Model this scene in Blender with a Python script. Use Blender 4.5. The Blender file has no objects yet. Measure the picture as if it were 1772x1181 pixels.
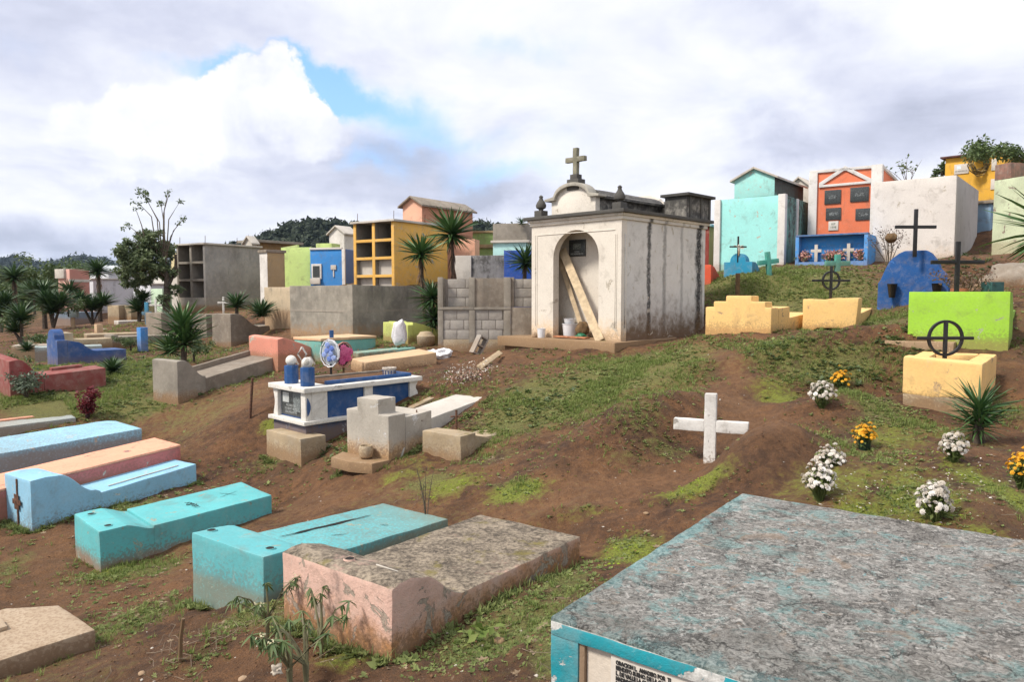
import bpy, bmesh, math, random
import numpy as np
from mathutils import Vector, Matrix, noise as mnoise
random.seed(7); rng = np.random.default_rng(11)
SC = bpy.context.scene; COL = SC.collection
PI = math.pi
# ------------------------------------------------------------------ camera, world, sun
FPX = 1250.0; PITCH = math.atan(0.066); CP, SP = math.cos(PITCH), math.sin(PITCH)
cam = bpy.data.cameras.new('camera'); camo = bpy.data.objects.new('camera', cam); COL.objects.link(camo)
cam.sensor_width = 36.0; cam.lens = 36.0*FPX/1772.0; cam.clip_start = 0.05; cam.clip_end = 9000
camo.location = (0, 0, 0); camo.rotation_euler = (PI/2-PITCH, 0, 0); SC.camera = camo
SC.render.resolution_x, SC.render.resolution_y = 1024, 683
SC.view_settings.view_transform = 'Standard'; SC.view_settings.look = 'None'
SC.view_settings.exposure = 0.68; SC.view_settings.gamma = 1.0; SC.view_settings.use_curve_mapping = False

def ray(px, py):
    a = (px-886)/FPX; b = -(py-590.5)/FPX
    return Vector((a, CP+b*SP, -SP+b*CP))
def P(px, py, d):
    r = ray(px, py); return r*(d/r.y)
def proj(q):
    y = q[1]*CP-q[2]*SP; z = q[1]*SP+q[2]*CP
    return 886+FPX*q[0]/y, 590.5-FPX*z/y

class NT:
    """small helper for writing node trees"""
    def __init__(s, tree): s.t = tree; s.n = tree.nodes; s.l = tree.links
    def new(s, ty, **k):
        n = s.n.new(ty)
        for a, b in k.items(): setattr(n, a, b)
        return n
    def put(s, sock, v):
        if isinstance(v, bpy.types.NodeSocket): s.l.new(v, sock)
        elif v is not None:
            if isinstance(v, (tuple, list)) and len(v) == 3 and len(sock.default_value) == 4: v = (*v, 1)
            sock.default_value = v
    def math(s, op, a, b=None, c=None, clamp=False):
        n = s.new('ShaderNodeMath', operation=op, use_clamp=clamp)
        s.put(n.inputs[0], a); s.put(n.inputs[1], b)
        if c is not None: s.put(n.inputs[2], c)
        return n.outputs[0]
    def add(s, a, b): return s.math('ADD', a, b)
    def mul(s, a, b): return s.math('MULTIPLY', a, b)
    def vmath(s, op, a, b=None):
        n = s.new('ShaderNodeVectorMath', operation=op); s.put(n.inputs[0], a)
        if b is not None:
            if op == 'SCALE': s.put(n.inputs['Scale'], b)
            else: s.put(n.inputs[1], b)
        return n.outputs['Value'] if op in ('DOT_PRODUCT', 'LENGTH') else n.outputs[0]
    def mix(s, f, a, b, mode='MIX'):
        n = s.new('ShaderNodeMix', data_type='RGBA', blend_type=mode, clamp_factor=True)
        s.put(n.inputs[0], f); s.put(n.inputs[6], a); s.put(n.inputs[7], b); return n.outputs[2]
    def noise(s, scale, detail=4, rough=.55, vec=None, dist=0.0, lac=2.0):
        n = s.new('ShaderNodeTexNoise'); s.put(n.inputs['Scale'], scale); n.inputs['Detail'].default_value = detail
        n.inputs['Roughness'].default_value = rough; n.inputs['Distortion'].default_value = dist
        if vec is not None: s.l.new(vec, n.inputs['Vector'])
        return n.outputs['Fac']
    def voro(s, scale, vec=None, feature='F1'):
        n = s.new('ShaderNodeTexVoronoi', feature=feature); s.put(n.inputs['Scale'], scale)
        if vec is not None: s.l.new(vec, n.inputs['Vector'])
        return n
    def step(s, v, lo, hi, a=0.0, b=1.0):
        n = s.new('ShaderNodeMapRange', interpolation_type='SMOOTHSTEP'); s.put(n.inputs['Value'], v)
        s.put(n.inputs['From Min'], lo); s.put(n.inputs['From Max'], hi)
        n.inputs['To Min'].default_value = a; n.inputs['To Max'].default_value = b
        return n.outputs[0]
    def sep(s, v):
        n = s.new('ShaderNodeSeparateXYZ'); s.l.new(v, n.inputs[0]); return n.outputs
    def comb(s, x, y, z):
        n = s.new('ShaderNodeCombineXYZ'); s.put(n.inputs[0], x); s.put(n.inputs[1], y); s.put(n.inputs[2], z); return n.outputs[0]

SUN_EL = math.radians(50); SUN_AZ = math.radians(244)     # compass style: 0 = +Y, clockwise
sdir = Vector((math.sin(SUN_AZ)*math.cos(SUN_EL), math.cos(SUN_AZ)*math.cos(SUN_EL), math.sin(SUN_EL)))
sun = bpy.data.lights.new('sun', 'SUN'); suno = bpy.data.objects.new('sun', sun); COL.objects.link(suno)
sun.energy = 3.0; sun.angle = math.radians(11); sun.color = (1.0, .93, .83)
suno.rotation_euler = sdir.to_track_quat('Z', 'Y').to_euler()

W = bpy.data.worlds.new('World'); SC.world = W; W.use_nodes = True
w = NT(W.node_tree); w.n.clear()
sky = w.new('ShaderNodeTexSky', sky_type='NISHITA', sun_disc=False); sky.sun_elevation = SUN_EL; sky.sun_rotation = SUN_AZ
sky.air_density = 1.0; sky.dust_density = .6; sky.ozone_density = 1.6
tc = w.new('ShaderNodeTexCoord'); D = tc.outputs['Generated']
dx, dy, dz = w.sep(D)
den = w.math('ADD', w.math('MAXIMUM', dz, 0.0), 0.22)
uv = w.comb(w.math('DIVIDE', dx, den), w.math('DIVIDE', dy, den), 0.0)
def skyblob(px, py, rx, ry, rot=0.0, wob=None):
    """soft elliptical region around one direction of the sky, 1 in its middle"""
    c = ray(px, py).normalized(); r = Vector((c.y, -c.x, 0)).normalized(); u = r.cross(c)
    r2 = r*math.cos(rot)+u*math.sin(rot); u2 = u*math.cos(rot)-r*math.sin(rot)
    a = w.vmath('DOT_PRODUCT', D if wob is None else wob, tuple(r2*(FPX/rx))); b = w.vmath('DOT_PRODUCT', D if wob is None else wob, tuple(u2*(FPX/ry)))
    q = w.add(w.mul(a, a), w.mul(b, b))
    f = w.vmath('DOT_PRODUCT', D, tuple(c)); q = w.add(q, w.math('MULTIPLY', w.math('LESS_THAN', f, 0.0), 100.0))
    return w.math('POWER', 2.718, w.mul(q, -1.0))
def acc(lst):
    t = None
    for x in lst: t = x if t is None else w.add(t, x)
    return t
nv = w.new('ShaderNodeTexNoise'); w.l.new(D, nv.inputs['Vector']); nv.inputs['Scale'].default_value = 5.0; nv.inputs['Detail'].default_value = 8; nv.inputs['Roughness'].default_value = .6
wob = w.vmath('ADD', D, w.vmath('SCALE', w.vmath('SUBTRACT', nv.outputs['Color'], (.5, .5, .5)), 0.17))
nmd2 = w.noise(7.0, 8, .6, D, .3); nlow = w.noise(.75, 9, .58, uv, .5); nmid = w.noise(1.9, 10, .6, uv, .35); nfin = w.noise(9.0, 8, .62, D)
hole = acc([skyblob(430, 125, 120, 20, .05, wob), w.mul(skyblob(640, 185, 120, 36, -.1, wob), .85), skyblob(560, 150, 60, 26, -.4, wob),
            w.mul(skyblob(850, 80, 110, 30, .1, wob), .32), w.mul(skyblob(770, 240, 170, 22, .1, wob), .3), w.mul(skyblob(620, 290, 60, 25, 0, wob), .45), w.mul(skyblob(870, 300, 90, 30, 0, wob), .5)])
cum = acc([skyblob(390, 190, 140, 58, .12, wob), skyblob(470, 168, 75, 52, 0, wob), skyblob(150, 240, 62, 42, .2, wob), skyblob(290, 240, 130, 52, .1, wob), skyblob(520, 235, 90, 45, -.3, wob)])
grey = acc([w.mul(skyblob(715, 285, 150, 58, .03, wob), 1.0), skyblob(1400, 85, 120, 62, -.3, wob), w.mul(skyblob(1560, 215, 130, 60, 0, wob), 1.1),
            w.mul(skyblob(1345, 262, 80, 40, 0, wob), 1.0), w.mul(skyblob(90, 60, 190, 130, 0, wob), .75), w.mul(skyblob(430, 50, 210, 80, 0, wob), .6),
            w.mul(skyblob(100, 420, 260, 34, 0, wob), .95), w.mul(skyblob(330, 300, 230, 35, 0, wob), .45), w.mul(skyblob(620, 350, 170, 34, 0, wob), .45),
            w.mul(skyblob(1750, 130, 80, 60, 0, wob), .1), w.mul(skyblob(880, 345, 90, 30, 0, wob), .8), w.mul(skyblob(470, 245, 80, 30, 0, wob), .35)])
gen = w.step(nlow, .35, .72)
bright = w.math('SUBTRACT', w.add(w.mul(nmid, .95), .37), w.mul(gen, .17))
bright = w.math('SUBTRACT', bright, w.mul(w.math('MINIMUM', grey, 1.1), w.add(.22, w.mul(nfin, .30))))
cm = w.step(w.add(cum, w.mul(w.math('SUBTRACT', nfin, .5), .9)), .42, .72)
bright = w.math('ADD', bright, w.mul(cm, w.math('SUBTRACT', w.mul(nmd2, 1.25), .47)))
ccol = w.new('ShaderNodeValToRGB'); w.l.new(bright, ccol.inputs[0]); cr = ccol.color_ramp
cr.elements[0].position = .28; cr.elements[0].color = (.34, .36, .45, 1)
cr.elements[1].position = .92; cr.elements[1].color = (.70, .70, .725, 1)
e = cr.elements.new(.5); e.color = (.455, .475, .575, 1); e = cr.elements.new(.70); e.color = (.585, .60, .665, 1)
hm = w.math('SUBTRACT', hole, w.mul(cm, 1.2))
hm = w.step(w.add(hm, w.mul(w.math('SUBTRACT', nfin, .5), .9)), .05, .9)
gl = w.step(w.add(nlow, w.mul(w.step(dy, -.2, .35), .12)), .36, .24)     # open sky here and there out of view too
hm = w.mul(w.math('MAXIMUM', hm, w.mul(gl, .6)), .95)
skyc = w.mix(1.0, w.vmath('SCALE', sky.outputs[0], 0.105), (1, 1, 1), 'MIX'); w.n.remove(skyc.node)
skyc = w.vmath('ADD', w.vmath('SCALE', sky.outputs[0], 0.085), (.07, .19, .40))
out = w.mix(hm, ccol.outputs[0], skyc)
lowm = w.step(dz, -.02, -.25)
out = w.mix(lowm, out, (.25, .24, .23))
bg = w.new('ShaderNodeBackground'); w.l.new(out, bg.inputs[0]); bg.inputs[1].default_value = 1.0
wo = w.new('ShaderNodeOutputWorld'); w.l.new(bg.outputs[0], wo.inputs[0])

# ------------------------------------------------------------------ noise in numpy
def vnoise(x, y, seed=0):
    x = np.asarray(x, float); y = np.asarray(y, float)
    xi = np.floor(x).astype(np.int64); yi = np.floor(y).astype(np.int64); fx = x-xi; fy = y-yi
    def h(a, b):
        n = (a*374761393+b*668265263+seed*974711) & 0xffffffff
        n = ((n ^ (n >> 13))*1274126177) & 0xffffffff
        return ((n ^ (n >> 16)) & 0xffff)/65535.0
    fx = fx*fx*(3-2*fx); fy = fy*fy*(3-2*fy)
    a = h(xi, yi)*(1-fx)+h(xi+1, yi)*fx; b = h(xi, yi+1)*(1-fx)+h(xi+1, yi+1)*fx
    return (a*(1-fy)+b*fy)*2-1
def fbm(x, y, scale, octs=4, seed=0, g=.5):
    t = 0; a = 1
    for i in range(octs):
        c, s = math.cos(i*.7+.3), math.sin(i*.7+.3)
        t = t+a*vnoise((x*c-y*s)*scale, (x*s+y*c)*scale, seed+i*17); scale *= 2.03; a *= g
    return t

# ------------------------------------------------------------------ materials
MATS = {}
def mat(name):
    m = bpy.data.materials.new(name); m.use_nodes = True; nt = NT(m.node_tree)
    b = nt.n['Principled BSDF']; MATS[name] = m
    return m, nt, b
def mul3(c, f): return tuple(x*f for x in c)
def paint(name, col, var=.12, chip=0.0, chipcol=(.45, .40, .33), stain=.5, stain_h=.14, staincol=(.30, .17, .08), top=0.0,
          topc=((.10, .095, .085), (.36, .34, .31)), streak=0.0, streaks=(), bump=.35, rough=.88, grain=1.0, moss=0.0, topedge=0.0, H=1.0):
    m, nt, b = mat(name)
    g = nt.new('ShaderNodeNewGeometry'); tc = nt.new('ShaderNodeTexCoord'); pos = g.outputs['Position']; ob = tc.outputs['Object']
    ox, oy, oz = nt.sep(ob); nz = nt.sep(g.outputs['True Normal'])[2]
    n1 = nt.noise(1.7, 5, .6, pos); n2 = nt.noise(7.5, 6, .62, pos, .3); n3 = nt.noise(38, 4, .6, pos); n4 = nt.noise(140, 2, .5, pos)
    c = nt.mix(nt.step(n1, .3, .7), mul3(col, 1-var), mul3(col, 1+var*.8))
    c = nt.mix(nt.mul(nt.step(n2, .45, .75), var*3), c, nt.mix(.5, c, (.42, .38, .32)))
    nb = nt.noise(3.1, 9, .7, pos, .5); dusty = nt.mix(.5, mul3(col, .55), (.20, .155, .11))
    c = nt.mix(nt.mul(nt.step(nb, .52, .70), .50*min(1, grain)), c, dusty)
    c = nt.mix(nt.mul(nt.step(nt.noise(11, 8, .75, pos, 1.0), .60, .66), .30*grain), c, nt.mix(.6, c, (.5, .47, .42)))
    pt_ = g.outputs['Pointiness']; c = nt.mix(nt.mul(nt.step(nt.add(pt_, nt.mul(nt.math('SUBTRACT', n2, .5), .12)), .53, .60), .5*grain), c, nt.mix(.6, mul3(chipcol, 1.0), c))
    c = nt.mix(nt.mul(nt.step(n3, .35, .7), .22*grain), c, nt.mix(.55, c, (.12, .11, .10)))
    hgt = nt.mul(n3, .6)
    if streak:
        sv = nt.comb(nt.mul(nt.add(ox, oy), 3.2), nt.mul(ox, .8), nt.mul(oz, .8))
        s1 = nt.noise(1.0, 7, .68, sv)
        side = nt.step(nz, .6, .2)
        sm = nt.mul(nt.step(nt.add(s1, nt.mul(nt.step(oz, H*.3, H), .16)), .70-.15*streak, .88-.13*streak), side)
        c = nt.mix(nt.mul(nt.mul(sm, nt.step(n2, .3, .6)), min(1, .25+streak*.5)), c, (.055, .052, .048))
    for (axis, x0, wd, st) in streaks:
        q = nt.math('ABSOLUTE', nt.math('SUBTRACT', nt.add(ox if axis == 'x' else oy, nt.mul(nt.math('SUBTRACT', nt.noise(2.2, 4, .6, pos), .5), wd*1.6)), x0))
        q = nt.math('SUBTRACT', 1.0, nt.math('DIVIDE', q, nt.mul(nt.add(.45, nt.noise(1.1, 3, .5, nt.vmath('ADD', pos, (x0, x0*3, 0)))), wd)))
        q = nt.mul(nt.step(nt.add(q, nt.mul(nt.math('SUBTRACT', n2, .5), 1.3)), .0, .75), st)
        c = nt.mix(nt.mul(q, nt.step(n3, .2, .5)), c, (.028, .027, .027))
    if topedge:
        te = nt.step(nt.add(oz, nt.mul(nt.math('SUBTRACT', n2, .5), .5)), H-topedge, H)
        c = nt.mix(nt.mul(te, .9), c, (.05, .048, .045))
    if stain:
        st = nt.step(nt.add(oz, nt.mul(nt.math('SUBTRACT', n2, .5), stain_h*2.2)), stain_h*1.5, 0.0)
        c = nt.mix(nt.mul(st, stain), c, staincol)
        sp = nt.mul(nt.step(nt.add(n3, nt.mul(nt.step(oz, .30, .0), .28)), .62, .72), nt.step(oz, .40, .05))
        c = nt.mix(nt.mul(sp, .7*stain), c, (.17, .10, .055))
    if chip:
        cn = nt.noise(4.2, 9, .66, pos, .6); lim = .5+.135*(1-chip)
        cm = nt.step(cn, lim, lim+.02)
        c = nt.mix(cm, c, nt.mix(nt.step(n3, .3, .7), mul3(chipcol, .7), mul3(chipcol, 1.2)))
        hgt = nt.math('SUBTRACT', hgt, nt.mul(cm, .5))
    if top:
        up = nt.step(nz, .45, .8)
        v1 = nt.noise(2.3, 8, .68, pos, .4); v2 = nt.add(nt.mul(nt.noise(30, 7, .72, pos, .4), .6), nt.mul(nt.noise(4.5, 7, .7, pos, .5), .4))
        tcn = nt.mix(nt.step(v2, .40, .62), topc[0], topc[1])
        tm = nt.mul(up, nt.step(nt.add(v1, nt.mul(nt.math('SUBTRACT', v2, .5), .5)), .75-.5*top, 1.0-.55*top))
        c = nt.mix(tm, c, tcn)
    if moss:
        up = nt.step(nz, .2, .8)
        mm = nt.mul(nt.step(nt.noise(3.1, 7, .65, pos), .62-.15*moss, .72-.1*moss), up)
        c = nt.mix(mm, c, (.16, .13, .035))
    nt.put(b.inputs['Base Color'], c); b.inputs['Roughness'].default_value = rough
    bp = nt.new('ShaderNodeBump'); bp.inputs['Strength'].default_value = bump; bp.inputs['Distance'].default_value = .012
    nt.l.new(nt.add(nt.add(hgt, nt.mul(n2, .9)), nt.mul(n4, .3)), bp.inputs['Height']); nt.l.new(bp.outputs[0], b.inputs['Normal'])
    return m
def plain(name, col, rough=.7, var=.15, scale=12, metal=0.0, bump=.15, col2=None, spec=None):
    m, nt, b = mat(name)
    g = nt.new('ShaderNodeNewGeometry'); pos = g.outputs['Position']
    n = nt.noise(scale, 5, .62, pos)
    c = nt.mix(nt.step(n, .35, .68), mul3(col, 1-var), col2 if col2 else mul3(col, 1+var))
    nt.put(b.inputs['Base Color'], c); b.inputs['Roughness'].default_value = rough; b.inputs['Metallic'].default_value = metal
    bp = nt.new('ShaderNodeBump'); bp.inputs['Strength'].default_value = bump; bp.inputs['Distance'].default_value = .01
    nt.l.new(nt.noise(scale*3, 4, .6, pos), bp.inputs['Height']); nt.l.new(bp.outputs[0], b.inputs['Normal'])
    return m
def leafmat(name, c1, c2, trans=.3, rough=.55, attr=True):
    m, nt, b = mat(name)
    if attr:
        a = nt.new('ShaderNodeAttribute'); a.attribute_name = 'tint'; f = a.outputs['Fac']
    else:
        f = nt.new('ShaderNodeObjectInfo').outputs['Random']
    g = nt.new('ShaderNodeNewGeometry'); n = nt.noise(3.0, 3, .6, g.outputs['Position'])
    c = nt.mix(nt.add(nt.mul(f, .75), nt.mul(nt.math('SUBTRACT', n, .4), .8)), c1, c2)
    nt.put(b.inputs['Base Color'], c); b.inputs['Roughness'].default_value = rough
    t = nt.new('ShaderNodeBsdfTranslucent'); nt.put(t.inputs[0], c); mx = nt.new('ShaderNodeMixShader'); mx.inputs[0].default_value = trans
    nt.l.new(b.outputs[0], mx.inputs[1]); nt.l.new(t.outputs[0], mx.inputs[2]); nt.l.new(mx.outputs[0], nt.n['Material Output'].inputs[0])
    return m
def tilename(n): return n

# ------------------------------------------------------------------ object helpers
def props(o, label=None, cat=None, group=None, kind=None):
    if label: o['label'] = label
    if cat: o['category'] = cat
    if group: o['group'] = group
    if kind: o['kind'] = kind
    return o
def thing(name, label, cat, loc=(0, 0, 0), rz=0.0, group=None, tilt=None):
    o = bpy.data.objects.new(name, None); COL.objects.link(o); o.location = loc; o.rotation_euler = (0, 0, rz)
    if tilt: o.rotation_euler = (tilt[0], tilt[1], rz)
    o.empty_display_size = .1
    return props(o, label, cat, group)
def link(name, me, mt, parent=None):
    o = bpy.data.objects.new(name, me); COL.objects.link(o)
    if parent: o.parent = parent
    if mt and not me.materials:
        for x in (mt if isinstance(mt, (list, tuple)) else [mt]): me.materials.append(x)
    return o
def bm_obj(name, bm, mt, parent=None, smooth=None):
    me = bpy.data.meshes.new(name); bm.normal_update(); bm.to_mesh(me); bm.free()
    if smooth is not None:
        me.polygons.foreach_set('use_smooth', [True]*len(me.polygons)); me.set_sharp_from_angle(angle=smooth)
    return link(name, me, mt, parent)
def np_mesh(name, V, F, mt, parent=None, tint=None, smooth=False, mi=None):
    V = np.ascontiguousarray(V, dtype=np.float32); F = np.ascontiguousarray(F, dtype=np.int32); k = F.shape[1]
    me = bpy.data.meshes.new(name); me.vertices.add(len(V)); me.vertices.foreach_set('co', V.ravel())
    me.loops.add(F.size); me.loops.foreach_set('vertex_index', F.ravel()); me.polygons.add(len(F))
    me.polygons.foreach_set('loop_start', np.arange(0, F.size, k, dtype=np.int32))
    me.update(calc_edges=True)
    if smooth: me.polygons.foreach_set('use_smooth', np.ones(len(F), dtype=bool))
    if tint is not None:
        a = me.attributes.new('tint', 'FLOAT', 'POINT'); a.data.foreach_set('value', np.ascontiguousarray(tint, dtype=np.float32))
    if mi is not None: me.polygons.foreach_set('material_index', np.ascontiguousarray(mi, dtype=np.int32))
    return link(name, me, mt, parent)
def addbox(bm, x0, x1, y0, y1, z0, z1, sh=(0, 0)):
    vs = [bm.verts.new((x, y, z+sh[0]*x+sh[1]*y)) for x in (x0, x1) for y in (y0, y1) for z in (z0, z1)]
    for f in ((0, 1, 3, 2), (4, 6, 7, 5), (0, 4, 5, 1), (2, 3, 7, 6), (0, 2, 6, 4), (1, 5, 7, 3)):
        bm.faces.new([vs[i] for i in f])
    return vs
def addprism(bm, pts, a0, a1, axis='y', sh=(0, 0)):
    """pts = outline, extruded from a0 to a1: axis y -> pts are (x,z); axis x -> pts are (y,z); axis z -> (x,y)"""
    def mk(p, a):
        if axis == 'y': v = (p[0], a, p[1])
        elif axis == 'x': v = (a, p[0], p[1])
        else: v = (p[0], p[1], a)
        return (v[0], v[1], v[2]+sh[0]*v[0]+sh[1]*v[1])
    A = [bm.verts.new(mk(p, a0)) for p in pts]; B = [bm.verts.new(mk(p, a1)) for p in pts]; n = len(pts)
    fs = [bm.faces.new(A[::-1]), bm.faces.new(B)]
    for i in range(n): fs.append(bm.faces.new((A[i], A[(i+1) % n], B[(i+1) % n], B[i])))
    bmesh.ops.recalc_face_normals(bm, faces=fs)
def roughen(bm, bevel=.008, cell=.07, amp=.004, fr=3.0, seed=0):
    """worn, hand-plastered look: rounded edges, then a grid of cuts and a small displacement"""
    if bevel: bmesh.ops.bevel(bm, geom=list(bm.edges), offset=bevel, segments=2, affect='EDGES', profile=.6, clamp_overlap=True)
    if cell:
        for ax in range(3):
            cs = [v.co[ax] for v in bm.verts]; lo, hi = min(cs), max(cs); n = int((hi-lo)/cell)
            if n > 60: n = 60
            for i in range(1, n):
                co = Vector((0, 0, 0)); co[ax] = lo+(hi-lo)*i/n; no = Vector((0, 0, 0)); no[ax] = 1
                bmesh.ops.bisect_plane(bm, geom=bm.verts[:]+bm.edges[:]+bm.faces[:], plane_co=co, plane_no=no, dist=1e-5)
    if amp:
        off = Vector((seed*3.1+.7, seed*1.7, 2.3))
        for v in bm.verts:
            p = v.co*fr+off; d = mnoise.noise_vector(p)*amp+mnoise.noise_vector(p*4.7)*amp*.45
            v.co += d
SEED = [0]
def box(parent, name, x0, x1, y0, y1, z0, z1, mt, sh=(0, 0), bevel=.006, cell=0, amp=0.0, fr=3.0):
    bm = bmesh.new(); addbox(bm, x0, x1, y0, y1, z0, z1, sh); SEED[0] += 1
    if bevel or cell or amp: roughen(bm, bevel, cell, amp, fr, SEED[0] % 37)
    return bm_obj(name, bm, mt, parent, smooth=.6 if (bevel or cell) else None)
def prism(parent, name, pts, a0, a1, mt, axis='y', sh=(0, 0), bevel=.006, cell=0, amp=0.0, fr=3.0):
    bm = bmesh.new(); addprism(bm, pts, a0, a1, axis, sh); SEED[0] += 1
    if bevel or cell or amp: roughen(bm, bevel, cell, amp, fr, SEED[0] % 37)
    return bm_obj(name, bm, mt, parent, smooth=.6 if (bevel or cell) else None)
def tube(bm, pts, rad, seg=6, cap=True):
    rad = rad if isinstance(rad, (list, tuple)) else [rad]*len(pts); rings = []
    pts = [Vector(p) for p in pts]
    for i, p in enumerate(pts):
        t = (pts[min(i+1, len(pts)-1)]-pts[max(i-1, 0)]); t = t.normalized() if t.length > 1e-9 else Vector((0, 0, 1))
        a = t.cross(Vector((0, 0, 1)) if abs(t.z) < .9 else Vector((1, 0, 0))).normalized(); b = t.cross(a)
        rings.append([bm.verts.new(p+(a*math.cos(2*PI*k/seg)+b*math.sin(2*PI*k/seg))*rad[i]) for k in range(seg)])
    for r, q in zip(rings, rings[1:]):
        for k in range(seg): bm.faces.new((r[k], r[(k+1) % seg], q[(k+1) % seg], q[k]))
    if cap: bm.faces.new(rings[0][::-1]); bm.faces.new(rings[-1])
def tubeobj(parent, name, pts, rad, mt, seg=6):
    bm = bmesh.new(); tube(bm, pts, rad, seg); bmesh.ops.recalc_face_normals(bm, faces=bm.faces[:])
    return bm_obj(name, bm, mt, parent, smooth=.7)
def lathe(parent, name, prof, mt, loc=(0, 0, 0), seg=20, squash=1.0):
    bm = bmesh.new(); rings = []
    for (r, z) in prof:
        rings.append([bm.verts.new((loc[0]+r*math.cos(2*PI*k/seg), loc[1]+r*squash*math.sin(2*PI*k/seg), loc[2]+z)) for k in range(seg)])
    for a, b in zip(rings, rings[1:]):
        for k in range(seg): bm.faces.new((a[k], a[(k+1) % seg], b[(k+1) % seg], b[k]))
    bm.faces.new(rings[0][::-1]); bm.faces.new(rings[-1])
    return bm_obj(name, bm, mt, parent, smooth=.7)
def frame(O, yaw): return dict(O=Vector(O), yaw=yaw, ux=Vector((math.sin(yaw), math.cos(yaw), 0)), uy=Vector((-math.cos(yaw), math.sin(yaw), 0)))
def colsolve(O, u, px):
    """how far along u from O the picture column px lies, at O's height"""
    k = (px-886)/FPX; o = O; yy = lambda q: q.y*CP-q.z*SP
    return (k*yy(o)-o.x)/(u.x-k*(u.y*CP-u.z*SP))
def FP(px, pyb, d, yaw, pxL, pxR, pyt):
    """frame of a block: near corner at base, its width across to the left and length away, height"""
    O = P(px, pyb, d); f = frame(O, yaw)
    return f, colsolve(O, f['uy'], pxL), colsolve(O, f['ux'], pxR), P(px, pyt, d).z-O.z
def yz(f, px, py, x=0.0):
    """local y, z on the front face (x const) of a frame"""
    O = f['O']+f['ux']*x; y = colsolve(O, f['uy'], px); q = O+f['uy']*y
    return y, P(px, py, q.y).z-O.z
def xz(f, px, py, y=0.0):
    O = f['O']+f['uy']*y; x = colsolve(O, f['ux'], px); q = O+f['ux']*x
    return x, P(px, py, q.y).z-O.z
def RZ(yaw): return PI/2-yaw
# ------------------------------------------------------------------ terrain
CPX = [(680,1152,4.1),(1008,980,5.75),(457,1042,5.12),(330,1030,5.9),(775,912,7.0),(176,990,7.1),(469,905,9.0),(130,955,7.6),(45,922,8.1),(340,832,9.9),
 (0,1175,4.5),(166,1130,4.9),(300,1181,4.1),(1000,1140,3.6),(1228,810,7.6),(1100,900,6.2),(1420,866,6.0),(1618,897,5.3),(1765,850,5.4),(1497,776,7.2),(1435,800,6.8),
 (1650,800,6.6),(1560,718,8.0),(1700,735,7.9),(1422,702,8.5),(1453,668,9.3),(1440,592,10.9),(1300,592,11.6),(1450,655,9.7),(1540,640,9.9),(1570,590,10.0),(1560,596,10.0),
 (1770,600,9.4),(1390,568,12.8),(1476,576,12.5),(1220,576,12.9),(1332,578,12.1),(1366,566,12.8),(1520,541,14.2),(1250,492,17.5),(1325,488,17.5),(1380,462,20.5),(1500,460,20.5),(1352,462,22),(1243,470,24),
 (1450,500,16),(1600,520,14),(1076,592,13.5),(1218,575,15.6),(921,600,15.1),(1080,622,12.95),(980,622,13.3),(872,611,14.5),(1000,640,12.6),(1140,604,13.6),(1000,700,10),(850,700,10.6),(1000,800,7.9),(850,800,8.4),(900,860,7.3),
 (1250,650,10.4),(1200,720,8.9),(1150,800,7.8),(530,790,10.3),(425,797,10.6),(600,800,9.4),(673,800,9.02),(790,800,8.9),(735,700,11.6),(760,645,12.8),(625,645,13.6),(740,625,15.0),(432,625,17),(520,632,15.8),
 (560,650,13.2),(760,607,15.6),(870,610,15.5),(700,597,17),(610,592,18),(503,586,19.2),(745,575,20),(308,699,13.3),(265,692,13.9),(452,650,15.0),(300,760,12),(150,738,12.3),(0,692,13.5),(380,770,10.8),
 (60,690,13.4),(82,629,18),(185,632,17),(250,592,24),(285,590,23.5),(400,603,20.6),(150,565,32),(40,595,25),(0,570,33),(358,538,28),(450,538,28.5),(240,560,32),(120,545,42),(0,545,50),(200,530,48),
 (440,540,24),(1520,447,22.5),(1650,448,20.4),(1400,442,24),(1740,440,17),(1772,480,13.5),(1700,505,12.5),(1745,596,9.7),(1560,470,17),(1687,430,23),(683,500,23),(560,505,28),(850,500,24),(1000,490,26),(420,700,12.2),(420,850,8.8),
 (1700,1000,4.4),(1400,1050,4.2),(1100,1000,4.9)]
CW = [tuple(P(*c)) for c in CPX]
CW += [(0,0,-1.75),(2.5,1,-1.6),(-3,1,-2.1),(5,2,-1.45),(8,5,-1.1),(-7,4,-2.75),(-10,8,-2.8),(12,9,-.3),(16,14,.6),(20,24,2.0),(30,30,2.6),(14,34,2.2),(4,34,.9),(-6,36,-.2),(-14,40,-.9),(-26,40,-1.9),
       (-30,26,-2.3),(-20,14,-2.3),(0,60,.6),(20,60,2.5),(-30,60,-2.5),(-3,-3,-1.9),(3,-3,-1.6),(.4,2.2,-1.95),(1.6,3.0,-1.9)]
CW = np.array(CW); CN = len(CW); S0 = 10.0
def tphi(r2): return .5*r2*np.log(r2+1e-12)
def tps_solve(C, lam=.004):
    X = C[:, :2]/S0; n = len(X); r2 = ((X[:, None]-X[None])**2).sum(-1); K = tphi(r2)+lam*np.eye(n)
    Q = np.c_[np.ones(n), X]; A = np.block([[K, Q], [Q.T, np.zeros((3, 3))]])
    return np.linalg.solve(A, np.r_[C[:, 2], 0, 0, 0]), X
TW, TX = tps_solve(CW)
BUMPS = []     # (x, y, rx, ry, angle, height)
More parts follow.
